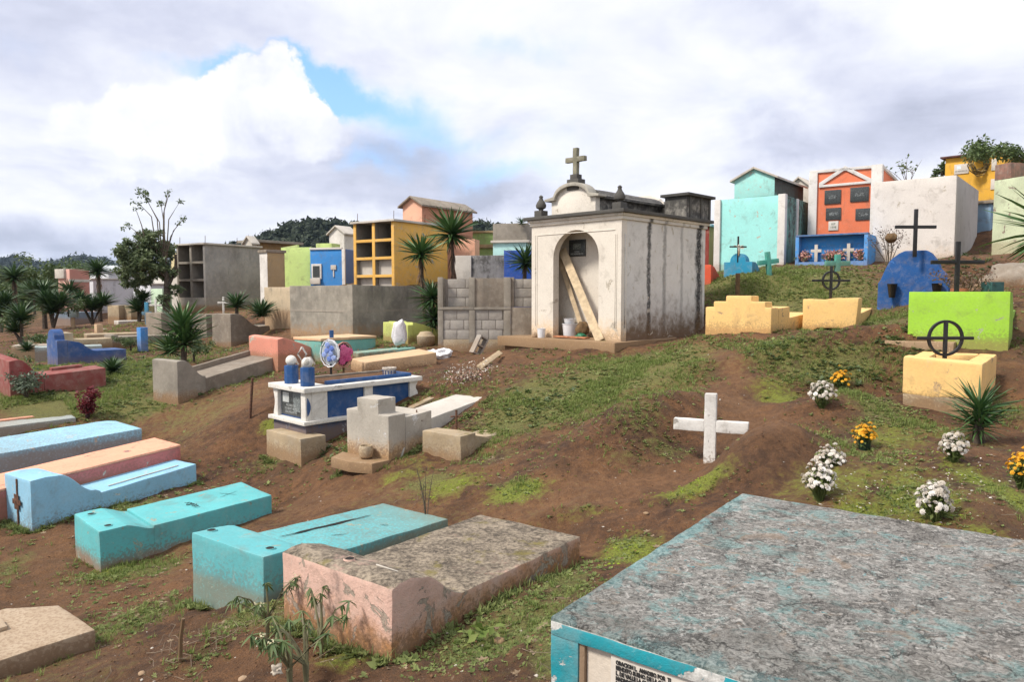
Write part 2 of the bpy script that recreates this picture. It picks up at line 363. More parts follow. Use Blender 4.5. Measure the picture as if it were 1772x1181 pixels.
def Hbase(x, y):
    x = np.asarray(x, float); y = np.asarray(y, float); sh = x.shape; x = x.ravel(); y = y.ravel(); o = np.empty_like(x)
    xc = np.clip(x, -40, 40); yc = np.clip(y, -6, 62)
    for i in range(0, len(x), 20000):
        a = xc[i:i+20000, None]/S0-TX[None, :, 0]; b = yc[i:i+20000, None]/S0-TX[None, :, 1]
        o[i:i+20000] = tphi(a*a+b*b)@TW[:-3]+TW[-3]+TW[-2]*xc[i:i+20000]/S0+TW[-1]*yc[i:i+20000]/S0
    d = np.maximum(np.abs(x)-36, 0)+np.maximum(y-52, 0)+np.maximum(-6-y, 0)
    k = np.clip(d/60, 0, 1); k = k*k*(3-2*k); o = o*(1-k)+(-13)*k
    return o.reshape(sh)
def H(x, y, micro=True):
    x = np.asarray(x, float); y = np.asarray(y, float); z = Hbase(x, y)
    for (bx_, by_, rx, ry, an, h) in BUMPS:
        c, s = math.cos(an), math.sin(an); u = ((x-bx_)*c+(y-by_)*s)/rx; v = (-(x-bx_)*s+(y-by_)*c)/ry
        z = z+h*np.exp(-(u*u+v*v)**1.3)
    near = np.clip(1.3-np.hypot(x, y)/60, .0, 1)
    z = z+near*(.04*fbm(x, y, .8, 3, 3)+.024*fbm(x, y, 2.9, 3, 9)+.008*np.maximum(fbm(x, y, 6.5, 2, 33), -.2))
    if micro: z = z+near*.013*fbm(x, y, 9, 3, 21)
    return z
def Hs(x, y): return float(H(np.array([x]), np.array([y]))[0])
TD = np.geomspace(2.0, 70, 420)
def G(px, py):
    """the point of ground seen at that place in the photograph"""
    r = ray(px, py); x = r.x/r.y*TD; z = r.z/r.y*TD; h = H(x, TD, False); k = np.where(z <= h)[0]
    if not len(k): return P(px, py, 70)
    i = max(k[0], 1); a = z[i-1]-h[i-1]; b = h[i]-z[i]; t = a/(a+b) if a+b else 0; d = TD[i-1]+(TD[i]-TD[i-1])*t
    return Vector((r.x/r.y*d, d, r.z/r.y*d))
def addbump(px, py, rx, ry, an, h):
    g = G(px, py); return (g.x, g.y, rx, ry, an, h)
_b = [addbump(*a) for a in [(1325,812,.70,.42,.65,.44),(1110,745,1.1,.5,.65,.36),(1420,712,.7,.4,.6,.13),(1470,850,.7,.4,.7,.12),(1640,810,.6,.4,.7,.12),(1640,905,.6,.4,.7,.1),
     (1300,495,1.6,.7,.6,.25),(950,660,1.3,.7,.5,.1),(830,655,1.2,.7,.3,.12),(1440,490,1.2,.7,.6,.15),(1740,420,1.6,1.2,0,.5),(480,710,.8,.5,0,.1),(240,660,1.2,.8,.3,.1),(1180,650,.9,.4,.5,.08),
     (960,890,.6,.12,0,.05),(300,1140,.5,.3,0,.06),(1640,470,1.,.6,0,.3),(1430,604,1.6,.38,-.05,.24),(1470,668,1.3,.38,.0,-.24),(1340,600,.8,.3,-.2,.1)]]
BUMPS += _b
# patches of growth: (px,py, rx,ry in photo pixels, strength)
def worldpatch(px, py, rx, ry, s=1.0):
    c = G(px, py); rr = rx/FPX*c.y; a = G(px, py-ry); b = G(px, py+ry); f = max(.5*(a-b).length, .12); f = min(f, 3.5)
    return (c.x, c.y, rr, f, s)
GRASSP = [worldpatch(*a) for a in [(960,690,130,45),(1110,640,120,38),(880,730,90,40,.8),(1180,615,90,22,.7),(1040,665,90,30),(860,790,60,25,.5),(1150,780,60,22,.6),(1080,790,50,18,.5),(640,760,45,16,.9),
    (700,785,60,20,.5),(250,600,60,20,.6),(200,665,120,28,.9),(220,705,90,26,1.),(100,705,100,22,1),(60,680,80,20,1),(180,690,80,20,1),(230,640,80,20,.9),(330,660,60,24,.5),(400,655,70,18,.6),(520,780,80,20,.5),(470,800,60,16,.6),(1440,640,110,30,.9),(1350,600,90,18,.7),
    (1500,690,60,40,.8),(1380,480,110,26,1),(1300,485,90,22,1),(1500,560,60,18,.8),(1240,600,60,20,.5),(1700,600,60,20,.5),(1730,700,40,50,.6),(1600,660,60,40,.6),(1450,610,120,14,.7),(560,620,40,12,.6),
    (700,585,60,10,.7),(40,620,60,18,.8),(150,590,100,16,.4),(260,880,90,16,.9),(240,985,90,14,1),(190,965,40,16,.8),(60,910,40,10,.7),(10,990,40,40,.6),(220,1080,90,40,.6),(110,1140,50,30,.5),
    (330,890,90,12,.7),(920,1070,110,40,.9),(860,1110,120,36,.9),(980,1010,60,24,.8),(960,1130,60,40,.9),(450,1060,90,26,.8),(620,1130,70,26,.6),(1090,950,40,26,.9),(900,850,40,22,1),(740,835,60,14,.9),
    (860,840,20,10,.6),(430,1010,60,14,.5),(1000,880,60,10,.5),(1220,840,60,10,.5),(1560,730,60,24,.7),(1540,800,50,30,.5),(1480,780,70,20,.6),(1480,900,80,20,.6),(1580,860,70,30,.5),(1740,860,30,40,.7),
    (350,1140,50,30,.5),(30,650,40,20,.8),(380,600,60,10,.5),(460,640,40,14,.6),(940,610,80,8,.3),(800,690,60,20,.5),(740,680,40,12,.5),(1640,560,40,10,.4),(1100,700,70,20,.5),(1340,545,40,12,.6),(1480,430,60,14,.6)]]
MOSSP = [worldpatch(*a) for a in [(895,852,60,20,1.2),(780,840,70,20,1),(1090,948,60,28,1.2),(1200,842,80,12,1),(1580,870,90,36,1),(1480,885,70,22,1),(1440,830,110,40,.8),(1540,760,80,30,.8),(1350,690,60,20,.9),(1650,760,60,30,.6),
    (1740,850,40,60,1.2),(400,1030,80,12,.8),(600,1140,80,26,.9),(650,1110,80,20,.6),(200,985,70,18,.8),(700,820,60,14,.8),(470,735,26,14,1),(1330,680,40,16,.8),(1560,830,90,40,.7),(1000,890,80,12,.6),(1700,930,60,30,.8),(720,800,50,12,.6),(60,915,50,10,.8)]]
PATHP = [worldpatch(*a) for a in [(1000,860,200,30),(1270,640,26,60),(1290,710,50,40),(1100,840,200,30),(600,860,150,26),(330,720,110,22),(420,690,60,22),(1000,960,40,20),(330,930,120,20),(230,930,80,24),(430,960,80,20),(330,1000,60,16),
    (560,1150,60,30),(480,1120,60,24),(700,850,120,24),(860,625,60,10),(1340,735,60,20),(1150,640,40,8),(80,960,60,26)]]
def pmask(x, y, PL):
    m = np.zeros_like(x)
    for (cx, cy, rx, ry, s) in PL:
        u = (x-cx)/rx; v = (y-cy)/ry; m = np.maximum(m, s*np.exp(-(u*u+v*v)*.9))
    return m
def axis(lo, hi, dense, far, fine, grow=1.06):
    a = list(np.arange(dense[0], dense[1], fine)); s = fine
    while a[-1] < hi: s = min(s*grow, far); a.append(a[-1]+s)
    s = fine; b = []
    v = dense[0]
    while v > lo: s = min(s*grow, far); v -= s; b.append(v)
    return np.array(b[::-1]+a)
gx = axis(-5500, 5500, (-6.5, 7.0), 400, .048); gy = axis(-1500, 7000, (2.6, 11.5), 400, .048, 1.03)
XX, YY = np.meshgrid(gx, gy); ZZ = H(XX, YY)
nx, ny = len(gx), len(gy); I = np.arange(nx*ny).reshape(ny, nx)
F = np.stack([I[:-1, :-1], I[:-1, 1:], I[1:, 1:], I[1:, :-1]], -1).reshape(-1, 4)
m, nt, b = mat('soil')
g = nt.new('ShaderNodeNewGeometry'); pos = g.outputs['Position']
at = {k: nt.new('ShaderNodeAttribute', attribute_name=k).outputs['Fac'] for k in ('grass', 'moss', 'path', 'far', 'mound')}
n0 = nt.noise(.55, 5, .6, pos); n1 = nt.noise(2.6, 7, .66, pos, .5); n2 = nt.noise(13, 7, .68, pos); n3 = nt.noise(55, 5, .7, pos); n4 = nt.noise(210, 3, .6, pos)
c = nt.mix(nt.step(nt.add(nt.mul(n1, .6), nt.mul(n2, .4)), .36, .64), (.046, .0185, .0065), (.205, .092, .033))
c = nt.mix(nt.step(n0, .4, .7), c, nt.mix(.5, c, (.205, .100, .040)))
c = nt.mix(nt.mul(nt.step(n3, .42, .7), .65), c, (.042, .022, .012))
c = nt.mix(nt.mul(nt.step(nt.noise(.95, 6, .7, pos, .8), .5, .68), .55), c, (.060, .036, .020))
c = nt.mix(nt.mul(at['path'], .6), c, nt.mix(nt.step(n2, .3, .7), (.160, .073, .029), (.25, .128, .056)))
lit = nt.mul(nt.step(nt.noise(34, 6, .75, pos, 2.0), .60, .66), nt.step(n1, .42, .62))
c = nt.mix(nt.mul(lit, .55), c, (.30, .24, .17))
vg = nt.voro(42, pos); peb = nt.math('MULTIPLY', nt.step(vg.outputs['Distance'], .16, .10), nt.step(nt.sep(vg.outputs['Color'])[0], .80, .82))
c = nt.mix(nt.mul(peb, .8), c, (.42, .36, .29))
c = nt.mix(nt.mul(at['mound'], .6), c, nt.mix(nt.step(n2, .35, .65), (.030, .0135, .0065), (.10, .045, .020)))
gm = nt.step(nt.add(at['grass'], nt.mul(nt.math('SUBTRACT', n2, .5), 1.3)), .30, .75)
c = nt.mix(nt.mul(gm, .7), c, nt.mix(nt.step(n3, .35, .65), (.065, .085, .018), (.22, .24, .06)))
mo = nt.step(nt.add(at['moss'], nt.mul(nt.math('SUBTRACT', nt.add(nt.mul(n1, .4), nt.mul(n2, .6)), .5), 2.2)), .35, .95)
c = nt.mix(nt.mul(mo, .8), c, nt.mix(nt.step(n3, .3, .7), (.09, .105, .012), (.27, .33, .03)))
c = nt.mix(at['far'], c, nt.mix(nt.step(n0, .4, .6), (.05, .07, .03), (.10, .11, .05)))
nt.put(b.inputs['Base Color'], c); b.inputs['Roughness'].default_value = .95
bp = nt.new('ShaderNodeBump'); bp.inputs['Strength'].default_value = 1.0; bp.inputs['Distance'].default_value = .045
nt.l.new(nt.add(nt.add(nt.mul(n2, .9), nt.mul(n3, .55)), nt.add(nt.mul(n4, .25), nt.mul(peb, .4))), bp.inputs['Height']); nt.l.new(bp.outputs[0], b.inputs['Normal'])
SOIL = m
gr = np_mesh('ground', np.c_[XX.ravel(), YY.ravel(), ZZ.ravel()], F, SOIL, smooth=True); props(gr, kind='structure')
xf, yf = XX.ravel(), YY.ravel(); dd = np.hypot(xf, yf)
inn = (dd < 90)
def setattrf(name, v):
    a = gr.data.attributes.new(name, 'FLOAT', 'POINT'); a.data.foreach_set('value', v.astype(np.float32))
gmv = np.where(inn, np.maximum(pmask(xf, yf, GRASSP), .16+.30*fbm(xf, yf, .45, 3, 40)), 0); setattrf('grass', gmv)
setattrf('moss', np.where(inn, pmask(xf, yf, MOSSP), 0)); setattrf('path', np.where(inn, pmask(xf, yf, PATHP), 0))
MOUNDP = [worldpatch(*a) for a in [(1330,800,100,50),(1110,745,110,40),(1250,825,50,20,.8),(1460,650,110,30,.9),(1560,690,40,40,.6),(850,630,60,12,.7),(480,700,60,50,.6),(270,1130,80,30,.6),(1300,500,70,16,.8),(640,780,60,16,.5)]]
setattrf('mound', np.where(inn, pmask(xf, yf, MOUNDP), 0))
setattrf('far', np.clip((dd-45)/30, 0, 1))

# ------------------------------------------------------------------ hills
def hill(name, ridge, R, depth, mt, seed, wob=3.0, zbase=-16):
    """ridge: list of photo points of its skyline at distance R; slopes fall away to both sides"""
    px = np.array([r[0] for r in ridge], float); py = np.array([r[1] for r in ridge], float)
    n = 260; u = np.linspace(px[0], px[-1], n); v = np.interp(u, px, py); V = []; m = 34
    for i in range(n):
        q = P(u[i], v[i], R); a = math.atan2(q.x, q.y); rr = math.hypot(q.x, q.y)
        for j in range(m):
            t = j/(m-1); s = (t-.62)/.62 if t < .62 else (t-.62)/.38
            h = q.z if s == 0 else zbase+(q.z-zbase)*(1-abs(s)**1.35)
            r = rr+(t-.62)*depth; V.append((math.sin(a)*r, math.cos(a)*r, h))
    V = np.array(V); k = max(wob, .1)
    V[:, 2] += k*fbm(V[:, 0], V[:, 1], 1/(k*7), 4, seed)*.8*(V[:, 2] > zbase+1)
    I = np.arange(n*m).reshape(n, m); F = np.stack([I[:-1, :-1], I[1:, :-1], I[1:, 1:], I[:-1, 1:]], -1).reshape(-1, 4)
    o = np_mesh(name, V, F, mt, smooth=True); props(o, kind='structure'); return V.reshape(n, m, 3)
def ico():
    bm = bmesh.new(); bmesh.ops.create_icosphere(bm, subdivisions=1, radius=1); v = np.array([x.co[:] for x in bm.verts]); f = np.array([[q.index for q in x.verts] for x in bm.faces]); bm.free(); return v, f
ICV, ICF = ico()
def crowns(name, pts, rad, mt, seed):
    """many small lumpy tree crowns standing on a far slope, as one mass"""
    n = len(pts); r = np.random.default_rng(seed); sc = rad*r.uniform(.5, 1.3, (n, 1, 1)); nv = len(ICV); k = 24
    V = ICV[None]*.8*(1+.35*r.uniform(-1, 1, (n, nv, 1)))*sc+pts[:, None, :]+np.array([0, 0, .45])*sc
    F = ICF[None]+np.arange(n)[:, None, None]*nv; t = np.repeat(r.uniform(0, .35, n), nv)
    d = r.normal(0, 1, (n, k, 3)); d[..., 2] = np.abs(d[..., 2])*.9-.2; d /= np.linalg.norm(d, axis=2)[..., None]
    c = (pts[:, None, :]+np.array([0, 0, .45])*sc+d*sc*r.uniform(.7, 1.15, (n, k, 1))).reshape(-1, 3)
    q = r.normal(0, 1, (len(c), 3, 3))*(sc.repeat(k, 1).reshape(-1, 1, 1))*.30
    V2 = (c[:, None]+q).reshape(-1, 3); F2 = np.arange(len(V2)).reshape(-1, 3)+n*nv; t2 = np.repeat(r.uniform(0, 1, len(c)), 3)
    return np_mesh(name, np.r_[V.reshape(-1, 3), V2], np.r_[F.reshape(-1, 3), F2], mt, tint=np.r_[t, t2])
forest_dark = leafmat('forest_dark', (.008, .016, .007), (.026, .040, .015), trans=.0, rough=.9)
forest_far = leafmat('forest_far', (.008, .017, .012), (.020, .034, .022), trans=.0, rough=.9)
hm = plain('hill_soil', (.035, .045, .022), rough=1, scale=.05)
V = hill('hill', [(200,500),(300,470),(400,446),(440,426),(470,420),(500,410),(523,403),(545,399),(580,398),(610,405),(660,412),(700,412),(780,408),(830,400),(850,403),(880,410),(960,416),(1100,430),(1250,440),(1500,450)], 320, 260, hm, 4, 2.0)
sel = V[:, 4:26].reshape(-1, 3); k = rng.choice(len(sel), 2600, replace=False); q = sel[k]+rng.normal(0, 1.2, (2600, 3))*[1, 1, 0]
rid = V[:, 19:22].reshape(-1, 3); rid = rid+rng.normal(0, .8, rid.shape)*[1, 1, 0]
tall = V[[118, 120, 123, 126, 129, 131], 20]+np.array([0, 0, 1.6])
props(crowns('forest', np.r_[q, rid, tall], 2.3, forest_dark, 5), 'dark green forest covering the hill behind the tombs', 'forest', kind='stuff')
V = hill('far_hills', [(-420,480),(-200,462),(-60,472),(0,465),(22,459),(40,460),(62,470),(85,470),(100,468),(118,461),(135,456),(152,457),(170,462),(200,468),(240,473),(290,480),(340,486),(420,500)], 1100, 900, hm, 8, 6.0, -20)
sel = V[:, 6:26].reshape(-1, 3); k = rng.choice(len(sel), 2600, replace=False)
rid = V[:, 19:22].reshape(-1, 3)
props(crowns('forest', np.r_[sel[k], rid], 7.0, forest_far, 6), 'blue green forest covering the far hills on the left', 'forest', kind='stuff')

# ------------------------------------------------------------------ the air
bm = bmesh.new(); addbox(bm, -2400, 2400, -400, 3000, -30, 150); bmesh.ops.recalc_face_normals(bm, faces=bm.faces[:])
m = bpy.data.materials.new('haze'); m.use_nodes = True; nt = NT(m.node_tree); nt.n.remove(nt.n['Principled BSDF'])
pv = nt.new('ShaderNodeVolumePrincipled'); pv.inputs['Color'].default_value = (.58, .76, 1.0, 1); pv.inputs['Density'].default_value = .00010; nt.l.new(pv.outputs[0], nt.n['Material Output'].inputs['Volume'])
hz = bm_obj('haze', bm, m); props(hz, kind='stuff')
# ------------------------------------------------------------------ shared materials
def C(r, g, b, k=.84): return tuple((((v/255+.055)/1.055)**2.4 if v > 10 else v/3294)*k for v in (r, g, b))
conc = paint('old_concrete', C(150,142,130), var=.2, stain=.75, stain_h=.16, staincol=C(165,125,80), streak=.25, top=.35, topc=((.13,.12,.10),(.40,.37,.32)), bump=.5)
conc_dark = paint('dark_concrete', C(138,126,112), var=.22, stain=.8, stain_h=.14, staincol=C(140,105,70), streak=.35, top=.4, bump=.5)
conc_ochre = paint('ochre_concrete', C(178,158,128), var=.2, stain=.6, stain_h=.10, staincol=C(160,122,80), top=.4, topc=((.14,.12,.09),(.42,.36,.27)), bump=.5, moss=.2)
conc_pale = paint('pale_concrete', C(205,198,188), var=.12, stain=.7, stain_h=.12, staincol=C(190,150,100), top=.2, bump=.4)
block_grey = paint('block_grey', C(168,162,155), var=.25, stain=.2, bump=.8)
mortar = paint('mortar', C(120,112,104), var=.2, stain=.1, bump=.7)
iron_black = plain('iron_black', (.012,.011,.011), rough=.45, var=.3)
iron_rust = plain('iron_rust', (.10,.045,.025), rough=.85, var=.5, scale=30)
granite = plain('granite', (.022,.026,.025), rough=.3, var=.6, scale=60, bump=.03, col2=(.09,.10,.10))
granite_txt = plain('etched_letters', (.42,.44,.43), rough=.6)
marble = paint('marble', C(215,208,198), var=.06, stain=0, bump=.08, rough=.4, grain=.6)
ink = plain('ink', (.02,.02,.02), rough=.7)
hole_m = plain('hole_dark', (.012,.009,.007), rough=1)
wood_pale = plain('wood_pale', C(200,178,145), rough=.8, scale=9, var=.18)
wood_brown = plain('wood_brown', (.13,.075,.03), rough=.85, scale=14, var=.3)
white_plastic = plain('white_plastic', (.72,.73,.76), rough=.5, scale=5, var=.08)
twigm = plain('twig', (.11,.085,.06), rough=.9, scale=30, var=.3)
barkm = plain('bark', (.07,.052,.038), rough=.95, scale=14, var=.35, bump=.7)
yucca_leaf = leafmat('yucca_leaf', (.022,.070,.018), (.10,.18,.055), trans=.12, rough=.42, attr=False)
yucca_leafA = leafmat('yucca_leaf_mass', (.018,.052,.018), (.075,.135,.048), trans=.12, rough=.45)
yucca_dead = leafmat('yucca_dead_leaf', (.11,.062,.038), (.26,.17,.11), trans=.1, rough=.9)
tree_leaf = leafmat('tree_leaf', (.040,.075,.024), (.19,.24,.10), trans=.4)
olive_leaf = leafmat('olive_leaf', (.04,.075,.02), (.13,.18,.06), trans=.25)
weed_leaf = leafmat('weed_leaf', (.09,.13,.03), (.29,.32,.12), trans=.3, rough=.9)
grass_leaf = leafmat('grass_leaf', (.11,.17,.03), (.30,.34,.11), trans=.35, rough=.85)
dry_leaf = leafmat('dry_leaf', (.16,.10,.06), (.36,.28,.18), trans=.15, rough=.9)
moss_leaf = leafmat('moss_leaf', (.16,.22,.01), (.36,.46,.04), trans=.3, rough=.8)
red_leaf = leafmat('red_leaf', (.09,.008,.014), (.24,.028,.04), trans=.25)
petal_white = leafmat('petal_white', (.52,.45,.36), (.84,.82,.79), trans=.2, rough=.7)
petal_yellow = leafmat('petal_yellow', (.75,.36,.015), (.88,.55,.04), trans=.2, rough=.7)
petal_pink = leafmat('petal_pink', (.62,.05,.22), (.85,.25,.45), trans=.1, rough=.6)
petal_blue = leafmat('petal_blue', (.10,.20,.62), (.45,.55,.82), trans=.1, rough=.6)
petal_salmon = leafmat('petal_salmon', (.45,.20,.15), (.70,.42,.36), trans=.1, rough=.7)

# ------------------------------------------------------------------ plants
def blade_tpl(w=.06, rows=5, droop=.25, fold=.3):
    V = []
    for i in range(rows):
        t = i/(rows-1); ww = w*(.55+1.1*t if t < .35 else .935*(1-(t-.35)/.65)**.75+.004)
        x = t*(1-.06*droop*t); z = -droop*t*t*.5
        V += [(x, -ww, z+fold*ww), (x, 0, z), (x, ww, z+fold*ww)]
    F = []
    for i in range(rows-1):
        a = 3*i; F += [(a, a+3, a+4, a+1), (a+1, a+4, a+5, a+2)]
    return np.array(V), np.array(F)
BL = [blade_tpl(.045, 5, d, .35) for d in (.05, .25, .5)]
BLM = []
for i, (v, f) in enumerate(BL):
    me = bpy.data.meshes.new('leaf'); me.from_pydata([tuple(q) for q in v], [], [tuple(int(k) for k in q) for q in f]); me.materials.append(yucca_leaf)
    me.polygons.foreach_set('use_smooth', [True]*len(f)); BLM.append(me)
def rotmat(az, el, roll=0.0):
    """columns: +X points at azimuth az, elevation el"""
    return Matrix.Rotation(az, 3, 'Z') @ Matrix.Rotation(-el, 3, 'Y') @ Matrix.Rotation(roll, 3, 'X')
def inst(tpl, M, T):
    """numpy instancing of one template: M (n,3,3) T (n,3)"""
    v, f = tpl; n = len(T); V = np.einsum('nij,kj->nki', M, v)+T[:, None]; F = f[None]+np.arange(n)[:, None, None]*len(v)
    return V.reshape(-1, 3), F.reshape(-1, f.shape[1])
def yucca(label, base, trunk, heads, n=60, leaf=.45, single=True, skirt=True, group=None, lean=(0, 0), trunk_r=.05, cat='yucca', lo=-.5, wide=1.0, name='yucca'):
    t = thing(name, label, cat, base, 0, group)
    r = np.random.default_rng(int(abs(base[0])*91+abs(base[1])*37))
    V = []; F = []; TT = []; off = 0; n = int(n*(1.15 if single else 1.9)); wide *= 1.3
    for hi, (hx, hy, hz, hs) in enumerate(heads):
        if hz > .12:
            tubeobj(t, 'trunk', [(0, 0, -.1), (lean[0]*.4*hz+hx*.5, hy*.5, hz*.5), (hx, hy, hz)], [trunk_r*1.25, trunk_r, trunk_r*.8], barkm, 7)
        Ms = []; Ts = []
        for i in range(n):
            u = (i+.5)/n; el = math.asin(max(-1, min(1, 1-(1-lo)*u**.9)))+r.normal(0, .07); az = i*2.39996+r.normal(0, .2)
            s = leaf*hs*(.72+.45*math.sin(PI*min(1, u*1.1+.1)))*r.uniform(.85, 1.12); k = 2 if el < .15 else (1 if r.random() < .6 else 0)
            R = rotmat(az, el, r.normal(0, .3)); p = Vector((hx, hy, hz+(1-u)*.10*hs)); sw = s*wide
            if single:
                o = bpy.data.objects.new('leaf', BLM[k]); COL.objects.link(o); o.parent = t
                o.matrix_local = Matrix.Translation(p) @ R.to_4x4() @ Matrix.Diagonal((s, sw, s, 1))
            else:
                Ms.append(np.array(R)*np.array([s, sw, s])); Ts.append(p[:])
        if not single:
            v, f = inst(BL[1], np.array(Ms), np.array(Ts)); V.append(v); F.append(f+off); off += len(v); TT.append(np.repeat(r.uniform(0, 1, n), len(BL[1][0])))
        if skirt and hz > .3:
            m_ = 46; Ms = []; Ts = []
            for i in range(m_):
                z = hz-.02-r.random()**1.4*min(.62*hz, .75*hs*max(1, leaf/.45)); az = r.uniform(0, 2*PI); el = -1.15+r.normal(0, .13); s = leaf*hs*.62*r.uniform(.7, 1.1)
                Ms.append(np.array(rotmat(az, el, r.normal(0, .5)))*np.array([s, s*1.3, s])); Ts.append((hx*z/hz, hy*z/hz, z))
            v, f = inst(BL[2], np.array(Ms), np.array(Ts)); np_mesh('dead_leaves', v, f, yucca_dead, t, tint=np.repeat(r.uniform(0, 1, m_), len(BL[2][0])))
    if not single: np_mesh('leaves', np.concatenate(V), np.concatenate(F), yucca_leafA, t, tint=np.concatenate(TT), smooth=True)
    return t
LQ = (np.array([(0, 0, 0), (.45, -.26, .03), (.55, 0, -.04), (.45, .26, .03), (1, 0, -.12)], float), np.array([(0, 1, 2), (0, 2, 3), (1, 4, 2), (2, 4, 3)]))
def randM(r, n, s, up=0.0):
    az = r.uniform(0, 2*PI, n); el = r.normal(-.25+up, .55, n); ro = r.normal(0, .8, n)
    ca, sa, ce, se, cr, sr = np.cos(az), np.sin(az), np.cos(el), np.sin(el), np.cos(ro), np.sin(ro)
    Z = np.zeros(n); O = np.ones(n)
    A = np.stack([ca, -sa, Z, sa, ca, Z, Z, Z, O], -1).reshape(n, 3, 3); B = np.stack([ce, Z, -se, Z, O, Z, se, Z, ce], -1).reshape(n, 3, 3)
    Cc = np.stack([O, Z, Z, Z, cr, -sr, Z, sr, cr], -1).reshape(n, 3, 3)
    return (A@B@Cc)*np.asarray(s).reshape(-1, 1, 1)
def leafcloud(blobs, n, size, seed, up=0.0):
    """leaves spread through lumpy volumes; returns V,F,tint"""
    r = np.random.default_rng(seed); vol = np.array([b[3]**2 for b in blobs]); pick = r.choice(len(blobs), n, p=vol/vol.sum()); B = np.array([b[:4] for b in blobs])[pick]
    d = r.normal(0, 1, (n, 3)); d /= np.linalg.norm(d, axis=1)[:, None]; rad = B[:, 3]*(r.random(n)**.45)
    T = B[:, :3]+d*rad[:, None]*np.array([1, 1, .85]); s = size*r.uniform(.6, 1.3, n)
    V, F = inst(LQ, randM(r, n, s, up), T); return V, F, np.repeat(np.clip(r.normal(.45, .25, n), 0, 1), 5)
def tree(label, base, limbs, blobs, n, size, mt=None, group=None, name='tree', cat='tree', seed=1, tr=.07, sub=22):
    t = thing(name, label, cat, base, 0, group); bm = bmesh.new()
    for (pts, r0, r1) in limbs:
        k = len(pts); tube(bm, pts, [r0+(r1-r0)*i/(k-1) for i in range(k)], 7)
    bm_obj('trunk', bm, barkm, t, smooth=.8)
    r = np.random.default_rng(seed); bb = []
    for (x, y, z, rr) in blobs:
        for i in range(max(4, int(sub*rr/.8))):
            d = r.normal(0, 1, 3); d /= np.linalg.norm(d); q = rr*(.35+.6*r.random()); bb.append((x+d[0]*q, y+d[1]*q, z+d[2]*q*.85, rr*r.uniform(.16, .34)))
    V, F, T = leafcloud(bb, n, size, seed); np_mesh('crown', V, F, mt or tree_leaf, t, tint=T); return t
def bareshrub(label, base, h, spread, n, seed, cat='shrub', name='bare_shrub', mt=None, rad=.012, leaves=0, leafm=None, lsize=.04, group=None, tips=False):
    t = thing(name, label, cat, base, 0, group); r = np.random.default_rng(seed); bm = bmesh.new(); ends = []
    for i in range(n):
        az = r.uniform(0, 2*PI); sp = spread*r.uniform(.2, 1); hh = h*r.uniform(.6, 1)
        p = [(0, 0, -.05), (math.cos(az)*sp*.25, math.sin(az)*sp*.25, hh*.35), (math.cos(az+.2)*sp*.6, math.sin(az+.2)*sp*.6, hh*.72), (math.cos(az+.3)*sp, math.sin(az+.3)*sp, hh)]
        tube(bm, p, [rad, rad*.8, rad*.5, rad*.2], 5); ends.append(p[-1])
        for k in range(4):
            q = Vector(p[1]).lerp(Vector(p[3]), r.uniform(.1, .9)); e = q+Vector((r.normal(0, .35), r.normal(0, .35), r.uniform(.15, .6)))*spread*.55
            tube(bm, [q, q.lerp(e, .5)+Vector((0, 0, .02)), e], [rad*.45, rad*.3, rad*.12], 4); ends.append(tuple(e))
    bm_obj('stems', bm, mt or twigm, t, smooth=.8)
    if leaves:
        E = [(e[0], e[1], e[2], spread*(.10 if tips else .28)) for e in ends]
        V, F, T = leafcloud(E, leaves, lsize, seed, .2); np_mesh('leaves', V, F, leafm or olive_leaf, t, tint=T)
    return t

# ------------------------------------------------------------------ tomb builders
def curve(x0, z0, x1, z1, n=7, p=1.0):
    return [(x0+(x1-x0)*i/n, z0+(z1-z0)*(.5-.5*math.cos(PI*(i/n)**p))) for i in range(1, n+1)]
def socket_hole(parent, x, y, z, r, mt):
    """a broken round vase hole: raised crumbly rim and a flat dark disc closing it, painted as shade"""
    bm = bmesh.new(); n = 14; rg = [[], [], [], []]
    for k in range(n):
        a = 2*PI*k/n; w = 1+.18*mnoise.noise(Vector((math.cos(a)*2, math.sin(a)*2, x*7)))
        for j, (rr, zz) in enumerate(((1.35, -.004), (1.2, .006), (1.0, .005), (.9, -.03))): rg[j].append(bm.verts.new((x+rr*r*w*math.cos(a), y+rr*r*w*math.sin(a), z+zz)))
    for a, b in zip(rg, rg[1:]):
        for k in range(n): bm.faces.new((a[k], a[(k+1) % n], b[(k+1) % n], b[k]))
    o = bm_obj('vase_hole', bm, mt, parent, smooth=.9)
    bm = bmesh.new(); q = [bm.verts.new((x+.96*r*math.cos(2*PI*k/n), y+.96*r*math.sin(2*PI*k/n), z+.0035)) for k in range(n)]; bm.faces.new(q)
    bm_obj('hollow', bm, hole_m, o); return o  # flat disc without depth, the shade inside the hole put into its colour
def crack(parent, x0, y0, x1, y1, z0, z1, w, name='crack'):
    bm = bmesh.new(); n = 26; A = []; B = []; Lc = math.hypot(x1-x0, y1-y0); ux, uy = (x1-x0)/Lc, (y1-y0)/Lc
    for i in range(n+1):
        t = i/n; ww = w*math.sin(PI*t)**.7*(.6+.5*mnoise.noise(Vector((t*9, x0, y0))))+.001; j = .012*mnoise.noise(Vector((t*6, y0, 3)))
        x, y, z = x0+(x1-x0)*t-uy*j, y0+(y1-y0)*t+ux*j, z0+(z1-z0)*t
        A.append(bm.verts.new((x-uy*ww, y+ux*ww, z))); B.append(bm.verts.new((x+uy*ww, y-ux*ww, z)))
    for i in range(n): bm.faces.new((A[i], B[i], B[i+1], A[i+1]))
    return bm_obj(name, bm, hole_m, parent)
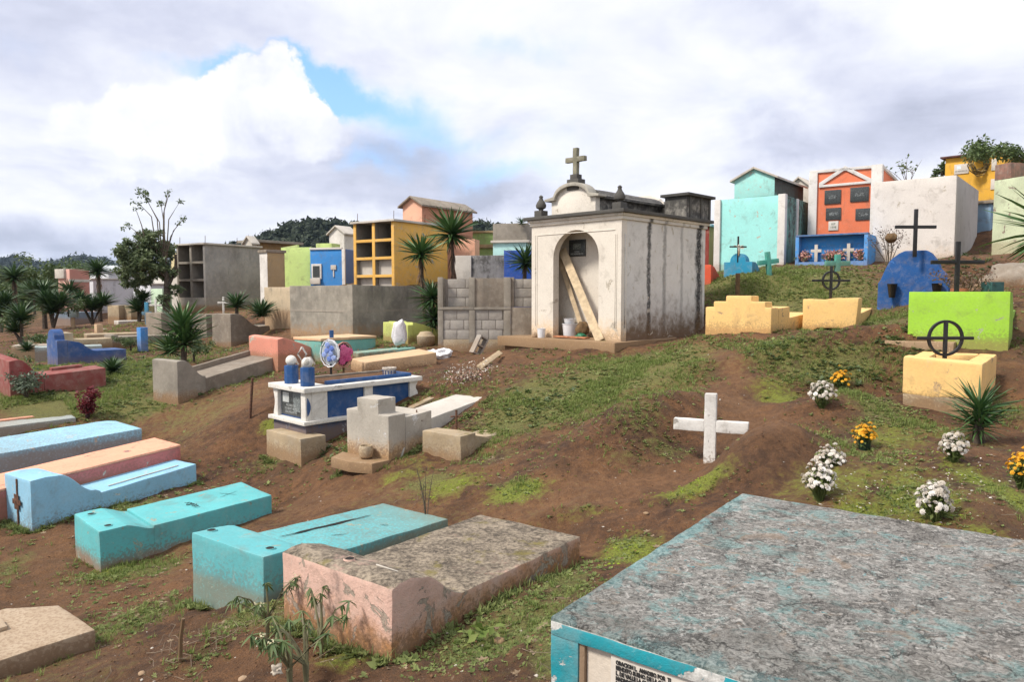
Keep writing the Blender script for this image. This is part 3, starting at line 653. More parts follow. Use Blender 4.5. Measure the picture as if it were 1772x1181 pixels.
def tomb(label, O, yaw, s, tt, L, Wd, Hh, h, mt, prof=None, cat='tomb', group=None, headmt=None, head=.3, tail=.6, cell=.06, amp=.005, bevel=.012, name='tomb', deep=.35):
    t = thing(name, label, cat, O, RZ(yaw), group)
    if prof is None: prof = [(0, Hh), (head, Hh)]+curve(head, Hh, tail, h)
    xs = prof[-1][0]
    prism(t, 'headstone', [(0, -deep)]+prof+[(xs, -deep)], 0, Wd, headmt or mt, sh=(s, tt), bevel=bevel, cell=cell, amp=amp)
    box(t, 'grave_slab', xs-.002, L, 0.004, Wd-.004, -deep, h-.004, mt, sh=(s, tt), bevel=bevel, cell=cell, amp=amp)
    return t
def crossmesh(parent, name, base, h, arm, arm_z, w, d, mt, ang=0.0, tilt=(0, 0), bevel=.006, cell=0, amp=0.0, foot=.25):
    bm = bmesh.new(); addbox(bm, -w/2, w/2, -d/2, d/2, -foot, h); roughen(bm, bevel, cell, amp, 6, 3)
    b2 = bmesh.new(); addbox(b2, -arm, -w/2+.001, -d/2+.001, d/2-.001, arm_z-w/2, arm_z+w/2); addbox(b2, w/2-.001, arm, -d/2+.001, d/2-.001, arm_z-w/2, arm_z+w/2); roughen(b2, bevel, cell, amp, 6, 5)
    me = bpy.data.meshes.new('t'); b2.to_mesh(me); b2.free(); bm.from_mesh(me); bpy.data.meshes.remove(me)
    M = Matrix.Translation(base) @ Matrix.Rotation(ang, 4, 'Z') @ Matrix.Rotation(tilt[0], 4, 'Y') @ Matrix.Rotation(tilt[1], 4, 'X')
    bmesh.ops.transform(bm, matrix=M, verts=bm.verts)
    return bm_obj(name, bm, mt, parent, smooth=.6)
def textobj(parent, name, body, size, loc, rot, mt, sx=1.0, ext=.001, align='CENTER', bold=0.0):
    cu = bpy.data.curves.new(name, 'FONT'); cu.body = body; cu.size = size; cu.extrude = ext; cu.align_x = align; cu.align_y = 'CENTER'; cu.resolution_u = 2; cu.offset = bold; cu.space_line = .9
    o = bpy.data.objects.new('tmp', cu); COL.objects.link(o); dg = bpy.context.evaluated_depsgraph_get(); me = bpy.data.meshes.new_from_object(o.evaluated_get(dg)); bpy.data.objects.remove(o)
    me.materials.clear(); me.materials.append(mt); q = bpy.data.objects.new(name, me); COL.objects.link(q); q.parent = parent; q.location = loc; q.rotation_euler = rot; q.scale = (sx, 1, 1); return q
FRONT = (PI/2, 0, -PI/2)      # text on the x = const front face, read from outside
def ringcross(parent_label, base, h, arm, az, R, w, ang, flat=.03, name='ring_cross', cat='iron cross'):
    t = thing(name, parent_label, cat, base, ang)
    box(t, 'upright', -w/2, w/2, -w/2, w/2, -.2, h, iron_black, bevel=.004)
    box(t, 'arm', -arm, -w/2, -w/2+.002, w/2-.002, az-w/2, az+w/2, iron_black, bevel=.004); box(t, 'arm', w/2, arm, -w/2+.002, w/2-.002, az-w/2, az+w/2, iron_black, bevel=.004)
    bm = bmesh.new(); n = 40; d = flat/2
    rg = [[bm.verts.new((rr*math.cos(2*PI*k/n), yy, az+rr*math.sin(2*PI*k/n))) for k in range(n)] for (rr, yy) in ((R, -d), (R, d), (R-w*.8, d), (R-w*.8, -d))]
    for j in range(4):
        a, b = rg[j], rg[(j+1) % 4]
        for k in range(n): bm.faces.new((a[k], a[(k+1) % n], b[(k+1) % n], b[k]))
    bm_obj('ring', bm, iron_black, t, smooth=.5); return t

# ---- the row of tombs in the foreground
slab_top = paint('weathered_slab_top', C(150,152,148), var=.25, stain=0, chip=0, top=1.0, topc=((.085,.085,.08),(.42,.41,.39)), bump=1.0)
m = slab_top; nt = NT(m.node_tree); b = nt.n['Principled BSDF']
src = b.inputs['Base Color'].links[0].from_socket; g = nt.new('ShaderNodeNewGeometry'); pos = nt.vmath('MULTIPLY', g.outputs['Position'], (1, 1, 1))
a1 = nt.noise(6.5, 9, .74, pos, .6); a2 = nt.noise(2.2, 6, .65, pos, .8); a3 = nt.noise(30, 7, .78, pos, 1.6); a4 = nt.noise(85, 4, .75, pos, .6)
c = nt.mix(nt.step(nt.add(nt.mul(a3, .6), nt.mul(nt.noise(14, 8, .75, pos, 2.2), .4)), .40, .60), (.045, .044, .040), (.34, .325, .30)); c = nt.mix(nt.mul(nt.step(nt.noise(24, 6, .7, pos, 1.5), .56, .62), .8), c, (.52, .50, .47)); c = nt.mix(nt.mul(nt.mul(nt.step(a4, .46, .6), nt.step(a1, .40, .6)), .5), c, (.42, .39, .36))
c = nt.mix(nt.mul(nt.step(nt.noise(1.3, 5, .6, pos, .6), .45, .62), .15), c, (.15, .11, .08))
c = nt.mix(nt.mul(nt.step(a1, .50, .60), .6), c, nt.mix(nt.step(a3, .35, .6), (.06, .15, .145), (.19, .34, .33)))
c = nt.mix(nt.mul(nt.step(nt.noise(9.0, 7, .7, pos, 1.2), .63, .66), .9), c, (.05, .27, .30))
c = nt.mix(nt.mul(nt.step(nt.noise(5.0, 8, .72, pos, 1.0), .56, .64), .5), c, (.30, .21, .14))
c = nt.mix(nt.mul(nt.step(a2, .50, .62), .55), c, nt.mix(nt.step(a4, .4, .6), (.035, .032, .028), (.20, .18, .16)))
tcs = nt.new('ShaderNodeTexCoord').outputs['Object']; sx_, sy_, sz_ = nt.sep(tcs); edg = nt.math('MINIMUM', sx_, nt.mul(sy_, -1.0))
em = nt.mul(nt.step(nt.add(nt.step(edg, .16, .0, 0.0, .22), nt.noise(5.5, 8, .72, pos, .8)), .62, .70), nt.step(edg, .5, .2))
c = nt.mix(nt.mul(em, .5), c, nt.mix(nt.step(a3, .4, .6), (.06, .24, .26), (.22, .42, .42)))
big = nt.step(nt.add(nt.noise(1.1, 4, .6, pos, .5), nt.mul(nt.step(sx_, .9, .0), .12)), .50, .66)
c = nt.mix(nt.mul(big, .5), c, nt.mix(nt.step(a3, .38, .6), (.035, .034, .028), (.20, .20, .18)))
c = nt.mix(nt.mul(nt.step(nt.noise(1.7, 6, .65, nt.vmath('ADD', pos, (7, 3, 1)), .5), .52, .68), .45), c, nt.mix(nt.step(a3, .38, .6), (.20, .195, .185), (.55, .53, .50)))
vz = nt.voro(2.6, nt.vmath('ADD', pos, nt.vmath('SCALE', nt.comb(a1, a2, a3), .35)), 'DISTANCE_TO_EDGE'); ck = nt.mul(nt.step(vz.outputs['Distance'], .012, .003), nt.step(a2, .44, .52))
c = nt.mix(nt.mul(ck, .8), c, (.03, .026, .022)); nt.put(b.inputs['Base Color'], c)
bp = nt.new('ShaderNodeBump'); bp.inputs['Strength'].default_value = 1.0; bp.inputs['Distance'].default_value = .012
nt.l.new(nt.math('SUBTRACT', nt.add(nt.mul(a3, .9), nt.mul(a4, .6)), nt.mul(ck, .8)), bp.inputs['Height']); nt.l.new(bp.outputs[0], b.inputs['Normal'])
turq_chip = paint('turquoise_chipped', C(10,150,165), var=.1, chip=.62, chipcol=(.50, .50, .48), stain=.0, top=.9, topc=((.14,.16,.15),(.50,.49,.46)), bump=.5)
panel_cream = paint('cream_panel', C(212,200,185), var=.1, chip=.2, stain=.0, streak=.2, bump=.3)

A = P(955, 1068, 2.78); f = frame(A, .64)
t = thing('tomb', 'large foreground tomb with weathered grey top, chipped turquoise sides and white plaque', 'tomb', A, RZ(.64))
box(t, 'tomb_body', .035, 2.2, -2.1, -.002, -1.3, -.058, turq_chip, bevel=.01, cell=.08, amp=.003)
box(t, 'top_slab', -.005, 2.21, -2.12, .006, -.062, 0, slab_top, bevel=.014, cell=.035, amp=.004, fr=7)
# thin turquoise front lip of the top, corner pillar, recessed panel and plaque
box(t, 'front_rail', -.010, .034, -2.11, -.001, -.068, -.012, turq_chip, bevel=.006, cell=.03, amp=.002, fr=9)
box(t, 'corner_pillar', -.006, .034, -.125, .002, -1.3, -.069, turq_chip, bevel=.006, cell=.04, amp=.002, fr=8)
box(t, 'inner_strip', .000, .034, -.150, -.1255, -1.3, -.069, paint('bare_edge', C(150,140,125), chip=.3, chipcol=(.1,.35,.38)), bevel=.004, cell=.04, amp=.002)
box(t, 'recessed_panel', .018, .034, -2.0, -.1505, -1.3, -.069, panel_cream, bevel=.003)
pq = box(t, 'plaque', .004, .0178, -1.05, -.262, -.75, -.074, marble, bevel=.003)
lines = ["ORACION L.  AMADISO POR  TI", "BENDITO SUENO DE LA CAMPESINA", "L. DE VALLE LA QUE SIEMPRE", "MADRECITA QUE ESTA DE LUZ", "ESTE RECUERDO DE  SUS HIJOS", "Y NIETOS CON TODO AMOR"]
for i, tx in enumerate(lines): textobj(pq, 'inscription', tx, .0215, (.0015, -.285, -.098-i*.0205), FRONT, ink, sx=.72, align='LEFT', bold=.0010)

pinkm = paint('pink_weathered', C(216,178,162), var=.16, chip=.5, chipcol=C(165,150,135), stain=.85, stain_h=.20, staincol=C(175,120,60), streak=.9, top=1.0,
              topc=((.055,.042,.030),(.30,.245,.18)), bump=.7, moss=.5)
tp = tomb('faded pink tomb with mossy brown top, directly left of the large grey-topped tomb', (-0.700,4.104,-2.183), .653, -.013, -.012, 2.08, 1.07, .46, .24, pinkm,
     prof=[(0,.455),(.07,.472),(.16,.475),(.26,.45)]+curve(.26,.45,.62,.245,8), bevel=.016, amp=.008)
socket_hole(tp, .15, .55, .472, .03, pinkm)
box(tp, 'white_tile', .20, .208, .16, .36, .40, .466, conc_pale, bevel=.003)
tealm = paint('teal_paint', C(98,182,188), var=.09, chip=.2, chipcol=C(150,160,145), stain=.45, stain_h=.05, staincol=C(150,120,75), streak=.08, bump=.3)
t2 = tomb('turquoise tomb with long open crack in its slab, directly left of the pink tomb', (-1.805,5.122,-2.235), .566, -.085, .03, 2.2, .86, .325, .205, tealm,
     prof=[(0,.325),(.25,.325),(.34,.32)]+curve(.34,.32,.60,.205,6), bevel=.012)
zt = lambda x, y, z, s_, t_: z+s_*x+t_*y
socket_hole(t2, .16, .12, zt(.16,.12,.328,-.085,.03), .032, tealm); socket_hole(t2, .14, .80, zt(.14,.8,.328,-.085,.03), .034, tealm)
crack(t2, .66, .62, 1.75, .60, zt(.66,.62,.207,-.085,.03), zt(1.75,.60,.207,-.085,.03), .030)
crack(t2, 1.0, .36, 1.12, .30, zt(1,.36,.207,-.085,.03), zt(1.12,.3,.207,-.085,.03), .006); crack(t2, 1.55, .3, 1.6, .24, zt(1.55,.3,.207,-.085,.03), zt(1.6,.24,.207,-.085,.03), .008)
teal1m = paint('teal_paint_darker', C(96,184,188), var=.09, chip=.2, chipcol=C(150,160,145), stain=.7, stain_h=.09, staincol=C(175,120,85), streak=.1, bump=.3)
t1 = tomb('turquoise tomb with a word scratched in its slab, right of the light blue tomb', (-4.085,7.01,-2.76), .735, .032, .04, 1.86, .74, .40, .325, teal1m,
     prof=[(0,.40),(.26,.40)]+curve(.26,.39,.52,.30,5), bevel=.012)
socket_hole(t1, .12, .12, zt(.12,.12,.401,.03,.04), .035, teal1m); socket_hole(t1, .12, .60, zt(.12,.60,.401,.03,.04), .035, teal1m)
box(t1, 'white_tile', .35, .37, .1, .58, .28, .352, marble, sh=(.03,.04), bevel=.003)
textobj(t1, 'scratched_word', 'Jorgito', .12, (1.08, .37, zt(1.08,.37,.327,.032,.04)), (0, -.03, PI/2+PI), hole_m, ext=.0008)
crack(t1, 1.4, .35, 1.65, .42, zt(1.4,.35,.327,.032,.04), zt(1.65,.42,.327,.032,.04), .004); crack(t1, 1.46, .5, 1.58, .3, zt(1.46,.5,.327,.032,.04), zt(1.58,.3,.327,.032,.04), .004)
lbluem = paint('light_blue_paint', C(148,202,230), var=.08, chip=.08, chipcol=C(190,200,200), stain=.6, stain_h=.07, staincol=C(140,120,90), top=.25, topc=((.36,.42,.44),(.45,.52,.54)), bump=.3)
tl = tomb('light blue tomb with rusty iron cross plate on its headstone, next to the peach tomb', (-5.50,8.118,-2.76), .584, .076, -.005, 2.07, .66, .62, .25, lbluem,
     prof=[(0,.62),(.16,.62),(.3,.60)]+curve(.3,.6,.72,.30,7)+[(.78,.265)], bevel=.014)
box(tl, 'iron_bar', -.014, -.001, .31, .335, .02, .60, iron_rust, bevel=.002)
cr_ = box(tl, 'iron_ornament', -.022, -.0145, .22, .42, .30, .36, iron_rust, bevel=.002); box(cr_, 'scroll', -.020, -.0152, .27, .38, .24, .42, iron_rust, bevel=.002)
box(tl, 'inset_edge', .95, 1.9, .15, .17, .252, .262, conc_pale, sh=(.076,-.005), bevel=.002)
peachm = paint('peach_paint', C(243,172,140), var=.06, stain=.4, stain_h=.05, chip=.06, chipcol=C(150,120,110), bump=.25)
rosym = paint('rosy_paint', C(205,120,115), var=.08, stain=.4, stain_h=.06, chip=.05, bump=.25)
tq = thing('tomb', 'peach topped tomb with rosy sides, between two light blue tombs', 'tomb', (-5.77,8.80,-2.45), RZ(.635))
box(tq, 'grave_slab', -.55, 1.74, 0, .72, -.4, .135, rosym, sh=(.07,.02), bevel=.01, cell=.07, amp=.004)
box(tq, 'top_slab', -.54, 1.745, -.006, .726, .136, .17, peachm, sh=(.07,.02), bevel=.012, cell=.07, amp=.004)
prism(tq, 'headstone', [(-.95,-.4),(-.95,.30),(-.70,.30),(-.56,.18),(-.552,-.4)], -.02, .74, rosym, sh=(.07,.02), bevel=.012, cell=.07, amp=.004)
bbluem = paint('sky_blue_paint', C(152,203,226), var=.09, chip=.07, stain=.5, stain_h=.06, top=.25, topc=((.35,.42,.46),(.5,.56,.55)), bump=.3)
q = P(246, 761, 10.9)
tb = thing('tomb', 'wide light blue slab tomb reaching out of the left edge, behind the peach tomb', 'tomb', q, RZ(.72))
prism(tb, 'grave_slab', [(0,0),(0,1.0),(-.07,1.14),(-.22,1.2),(-2.5,1.2),(-2.5,0)], -.35, .17, bbluem, axis='z', sh=(.045,.0), bevel=.012, cell=.08, amp=.005)
for (xx, yy) in ((-.35,.5),(-.2,.75),(-.28,.25)): crack(tb, xx, yy, xx+.06, yy+.08, .171+.045*xx, .171+.045*xx, .006, 'leaf_mark')
gbm = paint('grey_blue_paint', C(170,186,186), var=.12, chip=.25, chipcol=C(150,160,150), stain=.5, stain_h=.08, bump=.3)
q = P(132, 733, 12.4)
tg = thing('tomb', 'pale grey-blue slab tomb with light blue half, furthest left behind the wide blue slab', 'tomb', q, RZ(.85))
box(tg, 'grave_slab', -2.3, 0, 0, .62, -.35, .10, gbm, sh=(.03,0), bevel=.012, cell=.08, amp=.004)
box(tg, 'blue_slab', -2.3, -.2, .63, 1.25, -.35, .10, bbluem, sh=(.03,0), bevel=.012, cell=.08, amp=.004)
prism(tg, 'fallen_board', [(-2.2,.101),(-2.2,.125),(-.55,.125),(-.5,.101)], .56, .70, peachm, sh=(.03,0), bevel=.003)
beigem = paint('beige_concrete', C(178,158,134), grain=.3, var=.05, stain=.7, stain_h=.12, staincol=C(120,90,60), top=.0, moss=.0, bump=.5)
q = P(166, 1126, 4.95)
te = thing('tomb', 'beige cement slab tomb in the bottom left corner of the picture', 'tomb', q, RZ(.75))
prism(te, 'grave_slab', [(0,0),(-.06,.62),(-.35,.86),(-1.8,.95),(-1.8,0)], -.3, .155, beigem, axis='z', sh=(.02,0.01), bevel=.014, cell=.05, amp=.006)
box(te, 'raised_ridge', -1.8, -.42, .44, .62, .146, .185, beigem, sh=(.02,.01), bevel=.012, cell=.05, amp=.004)

# ---- blue and white ornate tomb on its footing
bluem = paint('royal_blue_paint', C(2,72,132), var=.1, grain=.35, chip=0, chipcol=(.35,.4,.45), stain=.35, stain_h=.1, bump=.2, rough=.6)
blued = paint('royal_blue_plinth', C(45,84,130), var=.15, chip=.2, chipcol=(.3,.3,.32), stain=.6, stain_h=.12, staincol=C(130,110,90), bump=.3)
whitem = paint('white_paint', C(232,228,220), var=.05, chip=.08, chipcol=(.4,.38,.34), stain=.3, stain_h=.08, staincol=C(200,170,130), bump=.25)
O = Vector((-2.977,10.329,-2.053)); ya = .759
ft = thing('concrete_footing', 'low sandy concrete footing under the blue and white tomb', 'footing', P(521, 797, 9.98), RZ(.759))
box(ft, 'front_block', 0, .40, 0, .98, -.35, .30, conc_ochre, bevel=.012, cell=.07, amp=.006); box(ft, 'side_kerb', .41, 2.4, .10, .95, -.35, .13, conc_ochre, bevel=.01, cell=.1, amp=.006)
ft.scale = (1,1,1)
t = thing('tomb', 'blue and white tomb with two blue posts topped by white globes', 'tomb', O, RZ(ya))
LL, WW = 2.07, .93
box(t, 'plinth', .0, LL, 0, WW, -.28, .15, blued, bevel=.006, cell=.1, amp=.003)
box(t, 'lower_ledge', -.06, LL+.06, -.06, WW+.06, .15, .205, whitem, bevel=.006, cell=.1, amp=.003)
box(t, 'core', .06, LL-.03, .04, WW-.04, .20, .62, bluem, bevel=.003)
def wavy(y0, y1, z0, z1, side):
    n = 10; a = [(y0 if side < 0 else y1, z1), (y0 if side < 0 else y1, z0)]; e = []
    for i in range(n+1):
        tt_ = i/n; w_ = .0 + .035*math.sin(PI*tt_)**2; e.append(((y1-w_) if side < 0 else (y0+w_), z0+(z1-z0)*tt_))
    return a+e
for (ya0, ya1, sd) in ((0.0, .13, -1), (WW-.13, WW, 1)):
    prism(t, 'corner_post', [(ya0, .205), (ya1, .205), (ya1, .62), (ya0, .62)] if sd < 0 else [(ya0,.205)]+[(ya1-.045*math.sin(PI*i/10)**2, .205+.415*i/10) for i in range(11)]+[(ya0,.62)], .0, .10, whitem, axis='x', bevel=.004)
box(t, 'corner_post', .101, .36, -.006, .035, .205, .62, whitem, bevel=.004)
prism(t, 'blue_lens', [(.03+.05*math.sin(PI*i/10), .27+.27*i/10) for i in range(11)]+[(.03-.01*math.sin(PI*(10-i)/10), .27+.27*(10-i)/10) for i in range(11)], -.010, -.001, bluem, bevel=0)
box(t, 'middle_post', 1.02, 1.17, -.006, .035, .205, .62, whitem, bevel=.004)
prism(t, 'corner_post', [(LL-.17,.205),(LL-.05,.205)]+[(LL-.05+.05*math.cos(PI*i/5)**2*1.0, .205+.415*i/10) for i in range(11)]+[(LL-.17,.62)], -.006, .035, whitem, bevel=.004)
pq = box(t, 'plaque', .045, .058, .16, WW-.16, .235, .60, granite, bevel=.002)
box(pq, 'etched_figure', .0425, .0448, .54, .72, .42, .57, granite_txt, bevel=0); box(pq, 'etched_frame', .0425, .0448, .22, .42, .30, .58, plain('etched_grey', (.16,.18,.18), scale=90, var=.8), bevel=0)
for i in range(3): textobj(pq, 'inscription', ['RECUERDO DE', 'SUS HIJOS Y NIETOS', 'DESCANSE EN PAZ'][i], .05, (.0425, WW/2+.02, .38-i*.05), FRONT, granite_txt, sx=.8)
box(t, 'upper_ledge', -.05, LL+.05, -.06, WW+.06, .62, .69, whitem, bevel=.006, cell=.1, amp=.004)
box(t, 'inner_kerb', .42, LL-.12, .10, .17, .6901, .745, bluem, bevel=.008, cell=.08, amp=.004); box(t, 'inner_kerb', .42, LL-.12, WW-.16, WW-.09, .6901, .745, conc_dark, bevel=.008, cell=.08, amp=.004)
box(t, 'inner_kerb', LL-.119, LL-.05, .10, WW-.09, .6901, .745, bluem, bevel=.008); box(t, 'planting_bed', .43, LL-.121, .171, WW-.161, .6901, .715, SOIL, bevel=0)
for yy in (.20, .66):
    bm = bmesh.new(); n = 8; pr = [(.105*math.cos(PI/8+2*PI*k/n), .105*math.sin(PI/8+2*PI*k/n)) for k in range(n)]
    addprism(bm, [(x+.16, y+yy-.0) for x, y in pr], .6903, .965, 'z'); roughen(bm, .006, 0, 0); pp = bm_obj('globe_post', bm, bluem, t, smooth=.5)
    bm = bmesh.new(); bmesh.ops.create_uvsphere(bm, u_segments=22, v_segments=14, radius=.082); bmesh.ops.translate(bm, vec=(.16, yy, 1.035), verts=bm.verts); bm_obj('globe', bm, whitem, pp, smooth=3)
pot = thing('flower_pot', 'small white and blue pot standing on the blue tomb', 'pot', O+Vector((math.sin(ya), math.cos(ya), 0))*1.72+Vector((-math.cos(ya), math.sin(ya), 0))*.30+Vector((0,0,.6903)), 0)
lathe(pot, 'bowl', [(.07,0),(.095,.02),(.10,.12),(.095,.13),(.075,.12),(.07,.05)], whitem); lathe(pot, 'rim', [(.098,.1205),(.118,.122),(.12,.15),(.098,.155),(.09,.13)], conc_pale)
for k in range(12):
    a = 2*PI*k/12; box(pot, 'blue_stripe', .0985*math.cos(a)-.012, .0985*math.cos(a)+.012, .0985*math.sin(a)-.012, .0985*math.sin(a)+.012, .03, .105, bluem, bevel=0)

# ---- concrete tombs in the middle
stepm = paint('step_cement', C(186,178,166), var=.16, chip=.15, chipcol=C(215,212,208), stain=.85, stain_h=.18, staincol=C(195,155,105), top=.3, bump=.5)
O = Vector((-1.557,9.022,-2.112)); t = thing('tomb', 'grey cement tomb with stepped cross-shaped headstone and small pot in front', 'tomb', O, RZ(.577))
W1 = .74
prism(t, 'headstone', [(0,-.35),(0,.56),(.17,.57),(.17,.76),(.55,.76),(.55,.60),(W1,.60),(W1,-.35)], 0, .32, stepm, axis='x', bevel=.012, cell=.07, amp=.006)
box(t, 'rear_block', .3205, .85, .0, W1, -.35, .50, stepm, sh=(.03,0), bevel=.012, cell=.08, amp=.006)
box(t, 'grave_slab', .851, 2.35, .12, W1, -.35, .30, conc_pale, sh=(.09,0), bevel=.012, cell=.08, amp=.005)
prism(t, 'foot_slab', [(-.28,.02),(-.36,.35),(-.30,.72),(-.002,.82),(-.002,-.02)], -.12, .012, conc_ochre, axis='z', bevel=.006, cell=.06, amp=.006)
pt = thing('clay_pot', 'small sandy pot at the foot of the stepped cement tomb', 'pot', O+Vector((math.sin(.577), math.cos(.577),0))*-.12+Vector((-math.cos(.577), math.sin(.577),0))*.28+Vector((0,0,.012)), 0)
lathe(pt, 'pot_body', [(.05,0),(.085,.03),(.095,.11),(.08,.17),(.07,.17),(.06,.10)], conc_ochre)
f, w_, l_, h_ = FP(797, 800, 8.85, .62, 731, 845, 757)
t = thing('tomb', 'short sandy cement tomb with broken ring, right of the stepped cement tomb', 'tomb', f['O'], RZ(.62))
box(t, 'headstone', 0, .30, 0, w_, -.3, h_+.01, conc_ochre, bevel=.012, cell=.06, amp=.008); prism(t, 'grave_slab', [(.3,-.3),(.3,h_-.03),(1.3,.04),(1.35,-.3)], .02, w_-.02, conc_ochre, bevel=.012, cell=.07, amp=.008)
lathe(t, 'broken_ring', [(.10,0),(.17,.0),(.18,.10),(.15,.12),(.11,.10)], conc_ochre, (.75, .2, h_-.20), 16)
bt = thing('iron_cross', 'thin bent iron cross beside the white slab of the stepped tomb', 'iron cross', G(722, 770)+Vector((0,0,.0)), -.4)
tubeobj(bt, 'upright', [(0,0,-.1),(.01,0,.25),(-.005,0,.47)], .009, iron_rust); tubeobj(bt, 'arm', [(-.09,0,.33),(.0,.0,.34),(.08,0,.33)], .008, iron_rust)
bp_ = thing('iron_post', 'rusty iron post standing at the end of the white slab', 'post', G(790, 752), 0); tubeobj(bp_, 'shaft', [(0,0,-.1),(0,0,.33)], .017, iron_rust)
tubeobj(bp_, 'crosspiece', [(-.08,0,.24),(.09,0,.25)], .012, iron_rust)
# frame of concrete kerbs behind the blue tomb
kt = thing('grave_kerb', 'low empty concrete kerb frame at the right end of the blue and white tomb', 'grave kerb', P(712, 716, 11.0), RZ(.40))
box(kt, 'kerb', 0, 1.9, -.05, .06, -.4, .10, conc_ochre, sh=(.10,0), bevel=.01, cell=.09, amp=.006); box(kt, 'kerb', 1.901, 2.02, -.05, 1.0, -.4, .12, conc_ochre, sh=(.10,0), bevel=.01, cell=.09, amp=.006)
box(kt, 'kerb', 0, 1.9, .90, 1.0, -.5, .10, conc_ochre, sh=(.10,0), bevel=.01, cell=.09, amp=.006)
# tomb with wide grey headstone on the left slope
O = Vector((-6.196,13.301,-2.023)); t = tomb('grey concrete tomb with broad headstone on the grassy slope, below the big yucca', O, .499, .155, .02, 2.35, .72, .76, .30, conc_dark, headmt=conc,
     prof=[(0,.76),(.10,.76)]+curve(.10,.76,.62,.34,7), bevel=.012, cell=.08, amp=.006)
box(t, 'rear_kerb', .6, 2.35, .72, .80, -.3, .40, conc_dark, sh=(.155,.02), bevel=.01, cell=.1, amp=.006)
# big headed tombs further up
t = tomb('dark concrete tomb with curved headstone, left of the grey wall enclosure', (-8.027,20.594,-1.55), .633, .03, .0, 2.9, .95, .96, .55, conc_dark, prof=[(0,.96),(.2,.96)]+curve(.2,.96,.9,.56,7), bevel=.015, cell=.12, amp=.008)
for i, (px, pl, pr, yt, d) in enumerate(((280, 253, 287, 542, 23.8), (358, 330, 366, 545, 22.2))):
    f, w_, l_, h_ = FP(px, 590+i*6, d, .63, pl, pr, yt); t = thing('tomb', ['brown concrete box tomb at the left end of the row beside the leafy tree', 'brown concrete box tomb half hidden behind the big yucca'][i], 'tomb', f['O'], RZ(.63))
    box(t, 'headstone', 0, .55, 0, w_, -.4, h_, conc_dark, bevel=.012, cell=.1, amp=.006); box(t, 'grave_slab', .551, 2.3, .03, w_-.03, -.4, h_*.8, conc_dark, bevel=.012, cell=.12, amp=.006)

# pink, turquoise box tombs and slab in the middle distance
salm = paint('salmon_paint', C(228,150,128), var=.08, stain=.5, stain_h=.1, chip=.05, bump=.3)
f, w_, l_, h_ = FP(481, 622, 15.2, .70, 431, 512, 588)
t = thing('tomb', 'salmon pink headstone tomb on the slope above the blue and white tomb', 'tomb', f['O'], RZ(.70))
prism(t, 'headstone', [(0,-.4),(0,h_+.0),(.15,h_+.02),(.60,h_-.14),(.95,h_-.30),(.95,-.4)], 0, w_, salm, sh=(.04,.03), bevel=.015, cell=.09, amp=.008)
aq = paint('aqua_worn_paint', C(120,185,175), var=.15, chip=.3, chipcol=C(190,170,140), stain=.7, stain_h=.18, bump=.3)
f, w_, l_, h_ = FP(556, 628, 15.6, .70, 510, 600, 588)
t = thing('tomb', 'worn aqua box tomb with cream top behind the blue and white tomb', 'tomb', f['O'], RZ(.70))
box(t, 'tomb_body', 0, 1.5, 0, w_, -.4, h_-.04, aq, bevel=.012, cell=.1, amp=.006); box(t, 'top_slab', -.02, 1.52, -.02, w_+.02, h_-.039, h_+.02, paint('cream_top', C(225,190,150), stain=0, bump=.3), bevel=.01, cell=.1, amp=.005)
bc = thing('cross', 'short bright blue cross on a stub behind the plastic wreaths', 'cross', P(574, 600, 15.9)+Vector((0,0,-.06)), .3); box(bc, 'upright', -.045,.045,-.04,.04,0,.42, bluem); box(bc, 'foot', -.12,.22,-.08,.08,0,.06, bluem)
f, w_, l_, h_ = FP(745, 628, 13.9, .75, 622, 800, 598)
sandy = paint('sandy_cement', C(215,180,140), var=.12, stain=.75, stain_h=.12, staincol=C(160,120,75), bump=.4)
t = thing('tomb', 'long low sandy slab tomb between the wreaths and the white bags', 'tomb', P(632, 648, 13.2), RZ(1.02))
box(t, 'grave_slab', 0, 1.45, 0, .80, -.4, .21, sandy, sh=(.09,.02), bevel=.014, cell=.09, amp=.007)
aq2 = thing('tomb', 'low turquoise slab tomb right behind the plastic wreaths', 'tomb', P(620, 622, 15.5), RZ(1.1)); box(aq2, 'grave_slab', 0, 1.3, 0, .5, -.3, .13, aq, sh=(.06,0), bevel=.012, cell=.1, amp=.006)
# ------------------------------------------------------------------ mausoleum
whm = None
MO = Vector((2.045,13.571,-.905)); MY = .777; ML, MW, MH = 3.06, 2.29, 2.44
f = frame(MO, MY)
mw = paint('mausoleum_plaster', C(238,230,218), var=.06, chip=.05, stain=.6, stain_h=.34, staincol=C(225,185,130), streak=.0, bump=.3, H=2.4)
xs_ = [xz(f, p, 480)[0] for p in (1122, 1148, 1178, 1207)]
mside = paint('mausoleum_side', C(226,223,218), var=.08, chip=.05, stain=.92, stain_h=.55, staincol=C(105,78,45), streak=.12, streaks=[('x', xs_[0], .11, .92), ('x', xs_[1], .09, .5), ('x', xs_[2], .08, .35), ('x', xs_[3], .16, 1.0)], bump=.35, H=2.4)
mdark = paint('blackened_cornice', C(175,170,158), var=.15, stain=0, streak=.7, top=1.0, topc=((.03,.03,.028),(.17,.165,.15)), bump=.6, H=.3, topedge=.05)
mblack = paint('blackened_plaster', C(150,146,138), var=.3, stain=0, streak=1.9, top=1.0, topc=((.025,.025,.024),(.16,.15,.14)), bump=.5, H=2.9, topedge=.2)
t = thing('mausoleum', 'white plastered mausoleum with arched opening, stone cross on top and black streaked side', 'mausoleum', MO, RZ(MY))
M = t
ylo, _ = yz(f, 1035, 500); yhi, _ = yz(f, 957, 500); _, ztop = yz(f, 995, 398); rad = (yhi-ylo)/2; yc = (yhi+ylo)/2; zsp = ztop-rad*.92; TH = .17
